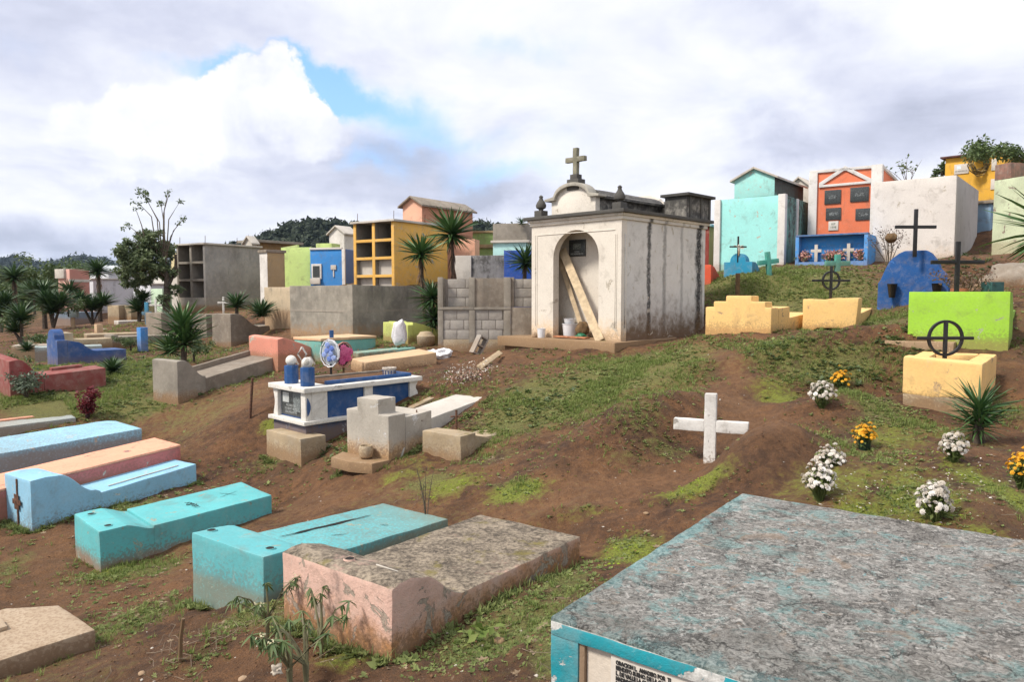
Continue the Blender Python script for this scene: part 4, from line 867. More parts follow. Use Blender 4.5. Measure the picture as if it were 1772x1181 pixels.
arc = [(yc-rad*math.cos(PI*i/16), zsp+rad*.92*math.sin(PI*i/16)) for i in range(17)]
bm = bmesh.new()
def arch_panel(bm, x0, x1):
    top = MH-.15; L1 = [(0, 0), (0, top), (MW, top), (MW, 0)]
    outer = [(0, -.2), (0, zsp)]+[(0 if i < 4 else (MW if i > 12 else (i-4)/8*MW), (zsp+(top-zsp)*i/4) if i < 4 else (top if i <= 12 else zsp+(top-zsp)*(16-i)/4)) for i in range(1, 16)]+[(MW, zsp), (MW, -.2)]
    inner = [(ylo, -.2)]+arc[::1]+[(yhi, -.2)]
    n = len(outer); vo = [[bm.verts.new((x, p[0], p[1])) for p in outer] for x in (x0, x1)]; vi = [[bm.verts.new((x, p[0], p[1])) for p in inner] for x in (x0, x1)]
    for i in range(n-1):
        bm.faces.new((vo[0][i], vo[0][i+1], vi[0][i+1], vi[0][i])); bm.faces.new((vo[1][i+1], vo[1][i], vi[1][i], vi[1][i+1]))
        bm.faces.new((vi[0][i], vi[0][i+1], vi[1][i+1], vi[1][i])); bm.faces.new((vo[0][i+1], vo[0][i], vo[1][i], vo[1][i+1]))
arch_panel(bm, 0, TH); bmesh.ops.remove_doubles(bm, verts=bm.verts, dist=1e-5); bmesh.ops.recalc_face_normals(bm, faces=bm.faces[:]); bm_obj('front_wall', bm, mw, t, smooth=.5)
box(t, 'side_wall', TH+.001, ML, .002, .16, -.2, MH-.151, mside, bevel=.006, cell=.15, amp=.004)
box(t, 'side_wall', TH+.001, ML, MW-.16, MW-.002, -.2, MH-.151, mw, bevel=.006)
box(t, 'niche_back', .52, .58, .161, MW-.161, -.2, MH-.152, mw, bevel=0); box(t, 'rear_wall', ML-.12, ML+.002, .161, MW-.161, -.2, MH-.152, mw, bevel=0)
box(t, 'niche_floor', TH+.001, .519, .161, MW-.161, -.2, .015, conc_ochre, bevel=0)
pq = box(t, 'plaque', .495, .519, yz(f, 1012, 430, .5)[0], yz(f, 984, 430, .5)[0], yz(f, 998, 444, .5)[1], yz(f, 998, 415, .5)[1], granite, bevel=.003)
ycp = (yz(f, 1012, 430, .5)[0]+yz(f, 984, 430, .5)[0])/2; zcp = yz(f, 998, 430, .5)[1]
box(pq, 'etched_frame', .491, .4945, ycp-.10, ycp+.10, zcp-.02, zcp+.10, plain('etched_grey2', (.13,.15,.14), scale=60, var=.8), bevel=0)
for i in range(2): textobj(pq, 'inscription', ['FAMILIA', 'DESCANSEN EN PAZ'][i], .045, (.492, ycp, zcp-.07-i*.045), FRONT, granite_txt, sx=.8)
# raised border lines on the front and the side
for (y0, y1, z0, z1) in ((.10,.112,.25,MH-.42),(.135,.147,.25,MH-.42),(MW-.112,-.10+MW,.25,MH-.33),(MW-.16,MW-.148,.25,MH-.36)): box(t, 'border_moulding', -.012, -.0005, y0, y1, z0, z1, mw, bevel=.003)
box(t, 'border_moulding', -.012, -.0005, .148, MW-.161, MH-.345, MH-.33, mw, bevel=.003)
for (x0, x1) in ((.10,.13),(ML-.13,ML-.10)): box(t, 'border_moulding', x0, x1, -.012, .001, .25, MH-.42, mside, bevel=.003)
# cornice in three steps
for i, (o_, z0, z1, mm) in enumerate(((.03, MH-.15, MH-.08, mw), (.065, MH-.0799, MH-.03, mw), (.13, MH-.0299, MH+.035, mdark))):
    box(t, 'cornice', -o_, ML+o_, -o_, MW+o_, z0, z1, mm, bevel=.008, cell=.2 if i < 2 else .1, amp=.004)
box(t, 'cornice_side_band', .0, ML, -.036, -.0305, MH-.149, MH-.081, mside, bevel=0)
# barrel vault with curved gable on top
_, zg = yz(f, 995, 310, .3); yl, zl = yz(f, 958, 365, .3); yr, _ = yz(f, 1033, 365, .3)
gz0 = MH+.036; ga = .42; gy0, gy1 = yr, yl; gm = (gy0+gy1)/2; gr_ = (gy1-gy0)/2
gprof = lambda e, rise, base: [(gy0-e, gz0), (gy0-e, base)]+[(gm-(gr_*.80)*math.cos(PI*i/14), base+.02+rise*math.sin(PI*i/14)) for i in range(15)]+[(gy1+e, base), (gy1+e, gz0)]
prism(t, 'curved_gable', gprof(0, .24, gz0+.33), .22, .36, mw, axis='x', bevel=.006)
prism(t, 'gable_cap', [(gy0-.13, gz0+.32), (gy0-.13, gz0+.365), (gm-gr_*.82, gz0+.40)]+[(gm-(gr_*.80)*math.cos(PI*i/14), gz0+.39+.26*math.sin(PI*i/14)) for i in range(1,14)]+[(gm+gr_*.82, gz0+.40), (gy1+.13, gz0+.365), (gy1+.13, gz0+.32), (gm+gr_*.76, gz0+.33)]+[(gm-(gr_*.76)*math.cos(PI*i/14), gz0+.33+.25*math.sin(PI*i/14)) for i in range(13,0,-1)]+[(gm-gr_*.76, gz0+.33)], .14, .40, paint('gable_stone', C(185,180,168), var=.2, streak=.5, top=.55, topc=((.06,.058,.05),(.30,.28,.25)), bump=.6, stain=0), axis='x', bevel=.004)
prism(t, 'vault_wall', [(gy0+.02, gz0), (gy0+.02, gz0+.30), (gy1-.02, gz0+.30), (gy1-.02, gz0)], .361, 2.62, mblack, axis='x', bevel=.005)
prism(t, 'vault_roof', [(gy0-.10, gz0+.301), (gy0-.10, gz0+.35)]+[(gm-(gr_)*math.cos(PI*i/14), gz0+.35+.20*math.sin(PI*i/14)) for i in range(1,14)]+[(gy1+.10, gz0+.35), (gy1+.10, gz0+.301)], .401, 2.63, mblack, axis='x', bevel=.006, cell=.12, amp=.006)
prism(t, 'rear_gable', gprof(.0, .16, gz0+.44), 2.64, 2.78, mw, axis='x', bevel=.005); 
box(t, 'rear_lantern', 2.30, 3.30, .02, .55, gz0, gz0+.47, mblack, bevel=.006, cell=.1, amp=.004); box(t, 'rear_lantern_cap', 2.24, 3.36, -.06, .63, gz0+.471, gz0+.53, mblack, bevel=.006)
for xx in (2.40, 2.85, 3.2): box(t, 'lantern_pilaster', xx, xx+.07, .002, .0195, gz0, gz0+.47, mdark, bevel=.002)
# finials
def finial(x, y):
    fi = box(t, 'finial_block', x-.10, x+.10, y-.10, y+.10, gz0, gz0+.14, mdark, bevel=.006); lathe(fi, 'finial_bulb', [(.045,.141),(.05,.17),(.10,.20),(.11,.25),(.085,.31),(.05,.36),(.035,.40),(.045,.43),(.02,.46)], mdark, (x, y, gz0), 14)
finial(.12, .14); finial(.12, MW-.15); finial(ML-.12, .14)
bx_ = box(t, 'cross_base', .20, .42, gm-.15, gm+.15, gz0+.50, gz0+.72, mdark, bevel=.008, cell=.06, amp=.006); box(t, 'cross_base', .23, .39, gm-.09, gm+.09, gz0+.7201, gz0+.82, mdark, bevel=.008)
stone = paint('mossy_stone', C(135,132,112), var=.25, stain=0, moss=.6, chip=.2, chipcol=(.3,.3,.27), bump=.8)
crossmesh(t, 'stone_cross', (.31, gm, gz0+.82), .53, .245, .30, .10, .09, stone, ang=PI/2, cell=.05, amp=.006, foot=.0)
# platform
pl = thing('platform', 'cracked cement platform under the white mausoleum', 'platform', MO, RZ(MY))
box(pl, 'platform_slab', -.40, 1.9, -.16, MW+.62, -.20, -.0, conc_ochre, bevel=.014, cell=.1, amp=.009); box(pl, 'footing', -.30, 1.8, -.06, MW+.5, -.8, -.2001, conc_dark, bevel=.01, cell=.12, amp=.01)
box(pl, 'side_strip', 1.901, ML+.1, -.14, .0, -.3, -.03, conc_ochre, bevel=.01, cell=.12, amp=.008)
# boards, buckets and rubbish in the arch
def lp(x, y, z): return MO+f['ux']*x+f['uy']*y+Vector((0, 0, z))
def beam(name, label, a, b, w, d, mt, cat='plank', tw=0.0):
    a, b = Vector(a), Vector(b); q = (b-a); o = thing(name, label, cat, a, 0); Lq = q.length
    bm = bmesh.new(); addbox(bm, -w/2, w/2, -d/2, d/2, 0, Lq); roughen(bm, .003, .12, .003, 4, 3)
    R = q.to_track_quat('Z', 'Y').to_matrix().to_4x4() @ Matrix.Rotation(tw, 4, 'Z'); bmesh.ops.transform(bm, matrix=R, verts=bm.verts); bm_obj('board', bm, mt, o, smooth=.5); return o
yb, zb = yz(f, 1040, 585, -.05); y2, z2 = yz(f, 972, 432, .40)
beam('plank', 'long pale plank leaning in the arch, the front one', lp(-.08, yb, .0), lp(.40, y2, z2), .17, .035, wood_pale, tw=PI/2+MY)
y3, z3 = yz(f, 1012, 560, .3); y4, z4 = yz(f, 968, 450, .46)
beam('plank', 'thinner warped plank leaning behind the front one in the arch', lp(.30, y3, .02), lp(.46, y4, z4), .09, .03, wood_pale, tw=PI/2+MY)
def bucket(label, x, y, r, h, mt, nm='bucket', z=.015):
    o = thing(nm, label, 'bucket', lp(x, y, z), 0); lathe(o, 'bucket_body', [(r*.82,0),(r*.85,.01),(r,h*.95),(r*1.06,h*.96),(r*1.06,h),(r*.93,h),(r*.80,h*.3)], mt, seg=18); return o
yb1, _ = yz(f, 985, 560, .3); bucket('round white paint bucket standing inside the arch', .32, yb1, .155, .27, white_plastic)
o = bucket('upturned white tub on top of the paint bucket in the arch', .33, yb1+.02, .12, .10, white_plastic, z=.286)
yb2, _ = yz(f, 938, 575, -.15); bucket('small white bucket on the platform left of the arch', -.17, yb2, .085, .19, white_plastic, z=.0)
def blob(name, label, cat, loc, r, mt, seed, squash=(1,1,1), lump=.35, sub=3, top=None, parent=None, group=None):
    bm = bmesh.new(); bmesh.ops.create_icosphere(bm, subdivisions=sub, radius=1)
    for v in bm.verts:
        n = mnoise.noise(v.co*1.6+Vector((seed, 0, 0)))*lump+mnoise.noise(v.co*4.5+Vector((seed, 3, 0)))*lump*.4; v.co = Vector((v.co.x*squash[0], v.co.y*squash[1], v.co.z*squash[2]))*(1+n)*r
        if top: v.co = top(v.co)
    o = bm_obj(name, bm, mt, parent, smooth=1.2); o.location = loc
    if label: props(o, label, cat, group)
    return o
yb3, _ = yz(f, 925, 582, -.2); blob('stone', 'fist sized stone beside the small white bucket', 'stone', lp(-.2, yb3, .04), .06, conc_pale, 3)
ybg, _ = yz(f, 1008, 555, .3); blob('rag', 'crumpled brown rag heaped beside the paint bucket in the arch', 'rag', lp(.30, ybg, .18), .12, wood_brown, 5, (1.1,1.1,1.3))
blob('rag', 'green plastic scrap at the foot of the planks in the arch', 'rag', lp(.15, ybg-.08, .05), .08, plain('green_plastic', (.02,.16,.08), rough=.4), 8, (1.3,.8,.7))
beam('board', 'reddish board lying along the sill of the arch', lp(.02, yhi-.05, .03), lp(.03, ylo+.28, .03), .14, .03, plain('red_board', C(180,120,85), rough=.8, scale=20, var=.3), cat='board')

# ------------------------------------------------------------------ block wall left of the mausoleum
f = frame(P(758, 605, 15.7), PI/2); a = f['O']; xr = (926-758)/FPX*15.75; X = lambda px: (px-758)/FPX*15.72; Zt = P(758, 480, 15.7).z-a.z; Zm = P(758, 532, 15.7).z-a.z
t = thing('block_wall', 'unfinished grey block enclosure wall with open bays, left of the mausoleum', 'wall', a, 0)
for i, (x0, x1) in enumerate(((0, X(767)), (X(812), X(822)), (X(872), X(884)))):
    box(t, 'column', x0, x1, 0, .16, -.4, Zm-.06, conc, bevel=.006, cell=.12, amp=.005); box(t, 'column', x0, x1, 0, .16, Zm+.001, Zt, conc, bevel=.006, cell=.12, amp=.005)
for (x0, x1) in ((0, X(820)), (X(820)+.001, X(884))): box(t, 'tie_beam', x0, x1, -.006, .17, Zm-.0599, Zm, conc, bevel=.006, cell=.12, amp=.005)
def blockbay(x0, x1, z0, rows, y0, h=.195, bl=.39, off=0, mt=None):
    for r_ in range(rows):
        x = x0-(bl/2 if (r_+off) % 2 else 0)
        while x < x1-.03:
            a_, b_ = max(x, x0)+.006, min(x+bl, x1)-.006
            if b_-a_ > .04: box(t, 'block', a_, b_, y0+random.uniform(-.004, .004), y0+.12, z0+r_*(h+.0)+.006, z0+(r_+1)*h-.006, mt or block_grey, bevel=.005)
            x += bl
    box(t, 'mortar_bed', x0+.001, x1-.001, y0+.012, y0+.11, z0, z0+rows*h, mortar, bevel=0)
blockbay(X(774), X(812), Zm+.005, 3, .16, h=(Zt-Zm-.04)/3); blockbay(X(890), X(926), Zm+.005, 3, .10, h=(Zt-Zm-.04)/3, off=1)
box(t, 'column', X(884)+.001, X(890), .06, .2, Zm+.001, Zt, conc_dark, bevel=.004)
box(t, 'plaster_panel', X(822)+.001, X(872)-.001, .03, .14, Zm+.001, Zt-.02, conc_dark, bevel=.004); box(t, 'plaster_panel', X(884)+.001, X(926), .02, .14, .0, Zm-.002, conc_dark, bevel=.004)
gz = P(758, 588, 15.7).z-a.z
for (x0, x1) in ((X(767), X(812)), (X(822), X(872))):
    blockbay(x0, x1, gz, 3, .025, h=(Zm-.06-gz)/3, bl=.30); box(t, 'base_band', x0+.001, x1-.001, .005, .14, -.4, gz-.001, conc_ochre, bevel=.004)
box(t, 'side_return', .0, .14, .161, 1.9, -.4, Zt-.03, conc_dark, bevel=.006)
# leaning cinder block, sack, bags, plank
cb = thing('cinder_block', 'loose hollow cinder block leaning at the foot of the block wall', 'cinder block', P(829, 600, 14.9)+Vector((0,0,.02)), .5, tilt=(0, math.radians(28)))
bm = bmesh.new(); 
for (x0,x1,z0,z1) in ((-.10,-.07,-.20,.20),(.07,.10,-.20,.20),(-.0699,.0699,-.20,-.17),(-.0699,.0699,-.015,.015),(-.0699,.0699,.17,.20)): addbox(bm, x0, x1, -.10, .10, z0, z1)
bm_obj('block_shell', bm, block_grey, cb)
a_ = G(829, 640)+Vector((0,0,.04)); b_ = G(866, 619)+Vector((0,0,.10)); beam('plank', 'short pale plank lying on the petal heap below the block wall', a_, b_, .10, .03, wood_pale, tw=.6)
sackm = plain('woven_sack', C(225,222,225), rough=.75, scale=18, var=.1, bump=.5)
def sacktop(v):
    s_ = lambda a, p: math.copysign(abs(a/.2)**p, a)*.2
    z = s_(v.z, .45)*1.35; k = 1-.22*max(0, z/.27)+.05*math.sin(z*40); return Vector((s_(v.x, .6)*.78*k+.04*z, s_(v.y, .7)*.6, z+.03*math.sin(v.x*25)))
blob('sack', 'tall white woven sack standing in front of the lime green tomb', 'sack', P(691, 576, 16.2), .20, sackm, 4, (1,1,1), .22, 4, top=sacktop)
blob('plastic_bag', 'crumpled white plastic bag near the slab, the left one', 'bag', G(746, 622)+Vector((0,0,.07)), .17, white_plastic, 11, (1.1,.9,.7), .5, 4)
blob('plastic_bag', 'crumpled white plastic bag near the slab, the right one', 'bag', G(768, 620)+Vector((0,0,.08)), .16, white_plastic, 14, (1.1,.9,.75), .5, 4)
limep = paint('lime_paint', C(205,215,120), var=.08, stain=.6, stain_h=.1, chip=.15, chipcol=C(180,160,120), bump=.3)
f, w_, l_, h_ = FP(706, 590, 16.9, .85, 663, 745, 560)
t = thing('tomb', 'lime green low tomb with peaked end behind the white sack', 'tomb', f['O'], RZ(.85))
prism(t, 'headstone', [(0,-.3),(0,h_*.9),(w_*.3,h_*1.1),(w_*.55,h_),(w_,h_),(w_,-.3)], 0, .15, limep, axis='x', bevel=.01, cell=.1, amp=.006); prism(t, 'grave_slab', [(.15,-.3),(.15,h_*1.05),(.45,h_*.9),(1.0,h_*.45),(1.4,h_*.4),(1.4,-.3)], 0.02, w_-.02, limep, bevel=.01, cell=.1, amp=.006)
pt = thing('pot', 'squat sandy cement pot beside the lime green tomb', 'pot', G(737, 597), 0); lathe(pt, 'pot_body', [(.15,-.05),(.20,.03),(.21,.20),(.17,.24),(.13,.30),(.05,.31)], conc_ochre)

# enclosure of plastered concrete
f, w_, l_, h_ = FP(611, 592, 18.0, .6, 503, 746, 494)
t = thing('enclosure_wall', 'brown stained plastered wall enclosure below the yellow niche building', 'wall', f['O'], RZ(.6))
encl = paint('enclosure_plaster', C(152,146,134), var=.3, stain=.8, stain_h=.35, staincol=C(175,135,90), streak=.45, top=.3, bump=.5, H=1.3)
box(t, 'corner_column', -.03, .16, -.03, .16, -.5, h_+.02, encl, bevel=.008, cell=.15, amp=.006); box(t, 'wall_panel', .001, .12, .161, w_, -.5, h_, encl, bevel=.008, cell=.15, amp=.006)
box(t, 'wall_panel', .161, l_, .001, .12, -.5, h_, encl, bevel=.008, cell=.15, amp=.006); box(t, 'band', -.006, .0, .161, w_, h_*.52, h_*.56, conc, bevel=0); box(t, 'band', .161, l_, -.005, .001, h_*.52, h_*.56, conc, bevel=0)
box(t, 'back_wall', l_-.12, l_, .121, w_, -.5, h_, encl, bevel=0); box(t, 'back_wall', .121, l_-.121, w_-.12, w_, -.5, h_-.01, encl, bevel=0)
f, w2, l2, h2 = FP(508, 545, 21.0, .6, 458, 520, 497); t = thing('garden_wall', 'low whitish wall piece left of the stained enclosure', 'wall', f['O'], RZ(.6)); box(t, 'wall_panel', 0, .15, 0, w2, -.6, h2, paint('pale_low_wall', C(205,185,155), streak=.5, top=.3), bevel=.01, cell=.15, amp=.006)

# ------------------------------------------------------------------ niche buildings
def niches(label, px, pyb, d, yaw, pL, pR, pyt, rows, cols, mt, cellm, pedestal, lab_side=None, closed=0, sidemt=None, post=.13, slab_over=.08, roofm=None):
    f, w_, l_, h_ = FP(px, pyb, d, yaw, pL, pR, pyt); t = thing('niche_building', label, 'burial niches', f['O'], RZ(yaw)); zb = pedestal; D_ = .95
    zt = h_-.07; rh = (zt-zb)/rows; cw = (w_-post)/cols; sm = sidemt or mt
    box(t, 'pedestal', 0, l_, 0, w_, -1.0, zb-.0, mt, bevel=.006); box(t, 'side_wall', .0, l_, .0, .12, zb, zt, sm, bevel=.006); box(t, 'side_wall', .0, l_, w_-.12, w_, zb, zt, mt, bevel=.006)
    box(t, 'core_wall', D_, l_-.01, .121, w_-.121, zb, zt, cellm, bevel=0)
    for c_ in range(1, cols): box(t, 'divider', .004, D_-.001, post/2+c_*cw-.06, post/2+c_*cw+.06, zb, zt-.001, mt, bevel=.004)
    for r_ in range(rows+1):
        if r_ == rows: continue
        for c_ in range(cols):
            y0 = (.121 if c_ == 0 else post/2+c_*cw+.061); y1 = (w_-.121 if c_ == cols-1 else post/2+(c_+1)*cw-.061)
            if r_: box(t, 'shelf', .004, D_-.001, y0, y1, zb+r_*rh-.045, zb+r_*rh+.045, mt, bevel=.004)
            if r_ < closed: box(t, 'niche_closure', .18, .22, y0+.001, y1-.001, zb+r_*rh+(.046 if r_ else .001), zb+(r_+1)*rh-.046, conc_pale, bevel=0)
            # inner lining shows the grey raw cement
            z0_, z1_ = zb+r_*rh+(.047 if r_ else .002), zb+(r_+1)*rh-(.047 if r_ < rows-1 else .003); bm = bmesh.new(); q_ = [[bm.verts.new((x_, yy_, zz_)) for (yy_, zz_) in ((y0+.002, z0_), (y1-.002, z0_), (y1-.002, z1_), (y0+.002, z1_))] for x_ in (.035, D_-.004)]
            for k_ in range(4): bm.faces.new((q_[0][k_], q_[1][k_], q_[1][(k_+1) % 4], q_[0][(k_+1) % 4]))
            bm.faces.new(q_[1]); bm_obj('cell_lining', bm, cellm, t)
    box(t, 'roof_slab', -slab_over, l_+slab_over, -slab_over, w_+slab_over, zt+.001, h_, roofm or conc_pale, bevel=.008, cell=.3, amp=.006)
    for (x_, y_) in ((.1,.1),(.1,w_-.1),(l_*.6,.1)): tubeobj(t, 'rebar', [(x_,y_,h_),(x_+.01,y_,h_+.28)], .012, iron_rust, 4)
    return t, f, w_, l_, h_
raw = paint('raw_cement', C(145,138,128), var=.15, stain=.1, streak=.3, bump=.3)
niches('grey unpainted niche building with six open cells beside the leafy tree', 357, 536, 28.0, .56, 308, 452, 420, 3, 2, conc, raw, .46, sidemt=paint('grey_side_wall', C(156,153,149), var=.2, streak=.5, stain=.3, bump=.4, H=2.4))
yel = paint('ochre_yellow', C(240,184,78), var=.06, stain=.2, chip=.02, bump=.2)
niches('yellow niche building with eight cells behind the two tall yuccas', 683, 525, 23.0, .608, 613, 775, 379, 4, 2, yel, raw, .30, closed=2)

# ------------------------------------------------------------------ other chapels and tomb houses
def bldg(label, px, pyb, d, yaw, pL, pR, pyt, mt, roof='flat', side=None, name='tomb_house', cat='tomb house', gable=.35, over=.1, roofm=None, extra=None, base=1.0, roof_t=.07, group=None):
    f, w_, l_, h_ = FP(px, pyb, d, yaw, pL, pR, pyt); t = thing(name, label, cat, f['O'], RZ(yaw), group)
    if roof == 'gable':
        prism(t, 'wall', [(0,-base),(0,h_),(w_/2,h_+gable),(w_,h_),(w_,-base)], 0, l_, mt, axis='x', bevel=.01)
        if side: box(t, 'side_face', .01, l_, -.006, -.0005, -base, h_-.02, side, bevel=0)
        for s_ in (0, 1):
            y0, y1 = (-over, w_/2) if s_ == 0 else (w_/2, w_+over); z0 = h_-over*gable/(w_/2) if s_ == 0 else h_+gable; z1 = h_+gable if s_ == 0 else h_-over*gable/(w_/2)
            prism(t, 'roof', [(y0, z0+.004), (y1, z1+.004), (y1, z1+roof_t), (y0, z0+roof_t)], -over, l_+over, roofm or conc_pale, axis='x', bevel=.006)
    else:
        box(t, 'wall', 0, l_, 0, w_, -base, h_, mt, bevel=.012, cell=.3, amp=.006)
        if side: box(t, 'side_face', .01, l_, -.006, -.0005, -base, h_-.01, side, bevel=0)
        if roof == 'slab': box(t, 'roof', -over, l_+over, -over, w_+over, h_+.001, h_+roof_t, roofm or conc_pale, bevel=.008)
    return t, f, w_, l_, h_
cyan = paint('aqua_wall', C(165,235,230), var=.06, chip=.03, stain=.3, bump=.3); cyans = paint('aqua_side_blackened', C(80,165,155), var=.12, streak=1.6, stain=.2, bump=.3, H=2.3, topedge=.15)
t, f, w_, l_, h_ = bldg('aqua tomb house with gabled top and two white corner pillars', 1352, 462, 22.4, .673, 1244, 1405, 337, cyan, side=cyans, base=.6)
ya_, _ = yz(f, 1337, 320); yb_, _ = yz(f, 1268, 320); _, ze = yz(f, 1337, 306); _, zp = yz(f, 1300, 293)
prism(t, 'upper_gable', [(ya_, h_+.001),(ya_, ze),((ya_+yb_)/2, zp),(yb_, ze),(yb_, h_+.001)], .0, l_-.3, cyan, axis='x', bevel=.01); box(t, 'upper_side_face', .01, l_-.31, ya_-.006, ya_-.0005, h_+.01, ze-.01, cyans, bevel=0)
ym_ = (ya_+yb_)/2
for (y0, z0, y1, z1) in ((ya_-.12, ze-.06, ym_, zp), (ym_, zp, yb_+.12, ze-.06)): prism(t, 'roof', [(y0,z0+.004),(y1,z1+.004),(y1,z1+.07),(y0,z0+.07)], -.1, l_-.2, conc_pale, axis='x', bevel=.006)
whp = paint('white_pillar', C(225,222,218), var=.05, streak=.05, stain=.3, bump=.2)
box(t, 'corner_pillar', -.08, .12, -.10, .12, -.6, h_+.02, whp, bevel=.008); box(t, 'corner_pillar', -.08, .12, w_-.04, w_+.16, -.6, h_+.0, whp, bevel=.008); box(t, 'side_pillar', 1.25, 1.38, -.06, -.0065, -.6, h_, whp, bevel=.005)
bldg('small white gabled roof peeking out behind the aqua tomb house', 1398, 420, 25.5, .673, 1362, 1420, 322, conc_pale, 'gable', gable=.3, name='tomb_house')
org = paint('orange_wall', C(232,125,85), var=.06, chip=.03, stain=.2, streak=.05, bump=.25)
t, f, w_, l_, h_ = bldg('orange tomb house with white pediment and dark square plaques', 1520, 452, 22.6, .60, 1400, 1556, 290, org, 'slab', roofm=whp, over=.05, roof_t=.09)
def fbox(px0, py0, px1, py1, x0, x1, mt, nm, par, bevel=.004):
    y0, z0 = yz(f, px1, max(py0, py1)); y1, z1 = yz(f, px0, min(py0, py1)); z0 = yz(f, (px0+px1)/2, max(py0, py1))[1]; z1 = yz(f, (px0+px1)/2, min(py0, py1))[1]
    return box(par, nm, x0, x1, y0, y1, z0, z1, mt, bevel=bevel), (y0+y1)/2, (z0+z1)/2
box(t, 'corner_pillar', -.07, .2, -.04, .27, -1, h_+.10, whp, bevel=.008); box(t, 'corner_pillar', -.07, .2, w_-.20, w_+.06, -1, h_-.0, whp, bevel=.008)
(y0, z0), (y1, z1), (y2, z2) = yz(f, 1503, 313), yz(f, 1458, 291), yz(f, 1414, 321)
for (a0, b0, a1, b1) in ((y0, z0, y1, z1), (y1, z1, y2, z2)):
    prism(t, 'pediment_moulding', [(a0,b0-.06),(a1,b1-.06),(a1,b1+.07),(a0,b0+.07)], -.05, -.001, whp, axis='x', bevel=.004)
prism(t, 'pediment_moulding', [(y0,z0-.075),(y2,z2-.075),(y2,z2-.001),(y0,z0-.001)], -.055, -.0012, whp, axis='x', bevel=.004)
for (a0, b0, a1, b1) in ((1424,329,1452,353),(1468,324,1500,349),(1427,360,1453,381),(1478,361,1504,381)):
    p_, yy, zz = fbox(a0, b0, a1, b1, -.035, -.001, granite, 'plaque', t); box(p_, 'etched_frame', -.038, -.0352, yy-.15, yy+.12, zz-.06, zz+.05, plain('etched_grey3', (.10,.11,.11), scale=20, var=.9), bevel=0)
p_, yy, zz = fbox(1432, 383, 1449, 399, -.03, -.001, marble, 'plaque', t)
for k in range(2): textobj(p_, 'inscription', ['RIP', '1998'][k], .10, (-.032, yy, zz+.05-.1*k), FRONT, plain('green_letters', (.05,.1,.05)), sx=.9)
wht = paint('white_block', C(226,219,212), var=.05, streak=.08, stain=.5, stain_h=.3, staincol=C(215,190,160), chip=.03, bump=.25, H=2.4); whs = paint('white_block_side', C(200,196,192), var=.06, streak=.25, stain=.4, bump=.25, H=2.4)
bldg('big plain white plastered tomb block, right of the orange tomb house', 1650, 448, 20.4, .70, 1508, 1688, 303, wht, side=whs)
# bright blue niche row with crosses and wreaths
brb = paint('bright_blue', C(60,150,225), var=.08, stain=.2, chip=.04, bump=.2)
t, f, w_, l_, h_ = bldg('bright blue low tomb row with white crosses, in front of the orange house', 1504, 458, 20.9, .62, 1380, 1516, 405, brb, name='tomb_row', cat='tomb row', base=.5)
box(t, 'end_pier', -.30, -.001, w_-.10, w_, -.4, h_-.02, brb, bevel=.006); box(t, 'end_pier', -.30, -.001, 0, .10, -.4, h_-.02, brb, bevel=.006)
box(t, 'ledge', -.31, -.0, .0, w_, h_-.019, h_+.03, paint('blue_ledge', C(50,110,170)), bevel=.006); box(t, 'kerb', -.30, -.001, .101, w_-.101, -.4, .10, brb, bevel=.006)
for px in (1412, 1468):
    yy, zz = yz(f, px, 455, -.1); crossmesh(t, 'white_cross', (-.12, yy, .10), .52, .15, .33, .09, .05, conc_pale, ang=PI/2, foot=0)
for k, px in enumerate((1391, 1436, 1450, 1488)):
    yy, zz = yz(f, px, 438, -.15); r = np.random.default_rng(k); wr = thing('wreath', ['faded pink flower wreath at the left end of the bright blue tomb row', 'faded pink flower wreath left of the middle in the blue tomb row', 'faded pink flower wreath right of the middle in the blue tomb row', 'faded pink flower wreath at the right end of the bright blue tomb row'][k], 'wreath', f['O']+f['uy']*yy+f['ux']*(-.18)+Vector((0,0,.30)), 0, 'wreaths on the blue tomb row')
    V, F_, T = leafcloud([(0,0,0,.20)], 260, .07, k+3); props(np_mesh('flowers', V, F_, petal_salmon, wr, tint=T), kind='stuff'); V, F_, T = leafcloud([(0,.02,-.05,.24)], 90, .08, k+9); np_mesh('leaves', V, F_, olive_leaf, wr, tint=T)
    tubeobj(wr, 'stand', [(0,0,-.25),(0,0,0)], .03, conc_pale)
bt = box(None, 'sill_block', 0, .3, 0, .5, 0, .0, conc_pale, bevel=0) if False else None
# yellow upper house, blue shed, pale green wall on the right
yelr = paint('yellow_wall_right', C(235,180,60), var=.05, streak=.1, bump=.2); darkroof = plain('dark_roof', (.09,.04,.035), rough=.9, scale=5, var=.4)
t, f, w_, l_, h_ = bldg('yellow tomb house with white plaques and dark red roof edge, upper right', 1735, 352, 25.0, .78, 1633, 1790, 263, yelr, 'slab', roofm=darkroof, over=.14, base=.05, roof_t=.06)
box(t, 'lower_slab', -.1, l_, -.1, w_+.1, -.13, -.051, darkroof, bevel=.006); box(t, 'lower_wall', .15, l_, .0, w_-.9, -3, -.131, conc_pale, bevel=0)
p_, yy, zz = fbox(1649, 284, 1674, 301, -.03, -.001, marble, 'plaque', t); textobj(p_, 'inscription', 'EN MEMORIA DE', .07, (-.032, yy, zz-.08), FRONT, granite, sx=.7); box(p_, 'picture', -.033, -.0305, yy+.02, yy+.14, zz-.0, zz+.12, plain('plaque_picture', (.6,.7,.75)), bevel=0)
fbox(1713, 275, 1722, 295, -.03, -.001, marble, 'plaque', t); fbox(1713, 310, 1722, 328, -.03, -.001, marble, 'plaque', t)
yy, zz = yz(f, 1690, 272, -.2)
wr = thing('vine_wreath', 'big dried vine wreath hanging over the yellow house roof edge', 'wreath', f['O']+f['uy']*yy+f['ux']*(-.2)+Vector((0,0,zz)), 0)
bm = bmesh.new(); r = np.random.default_rng(3)
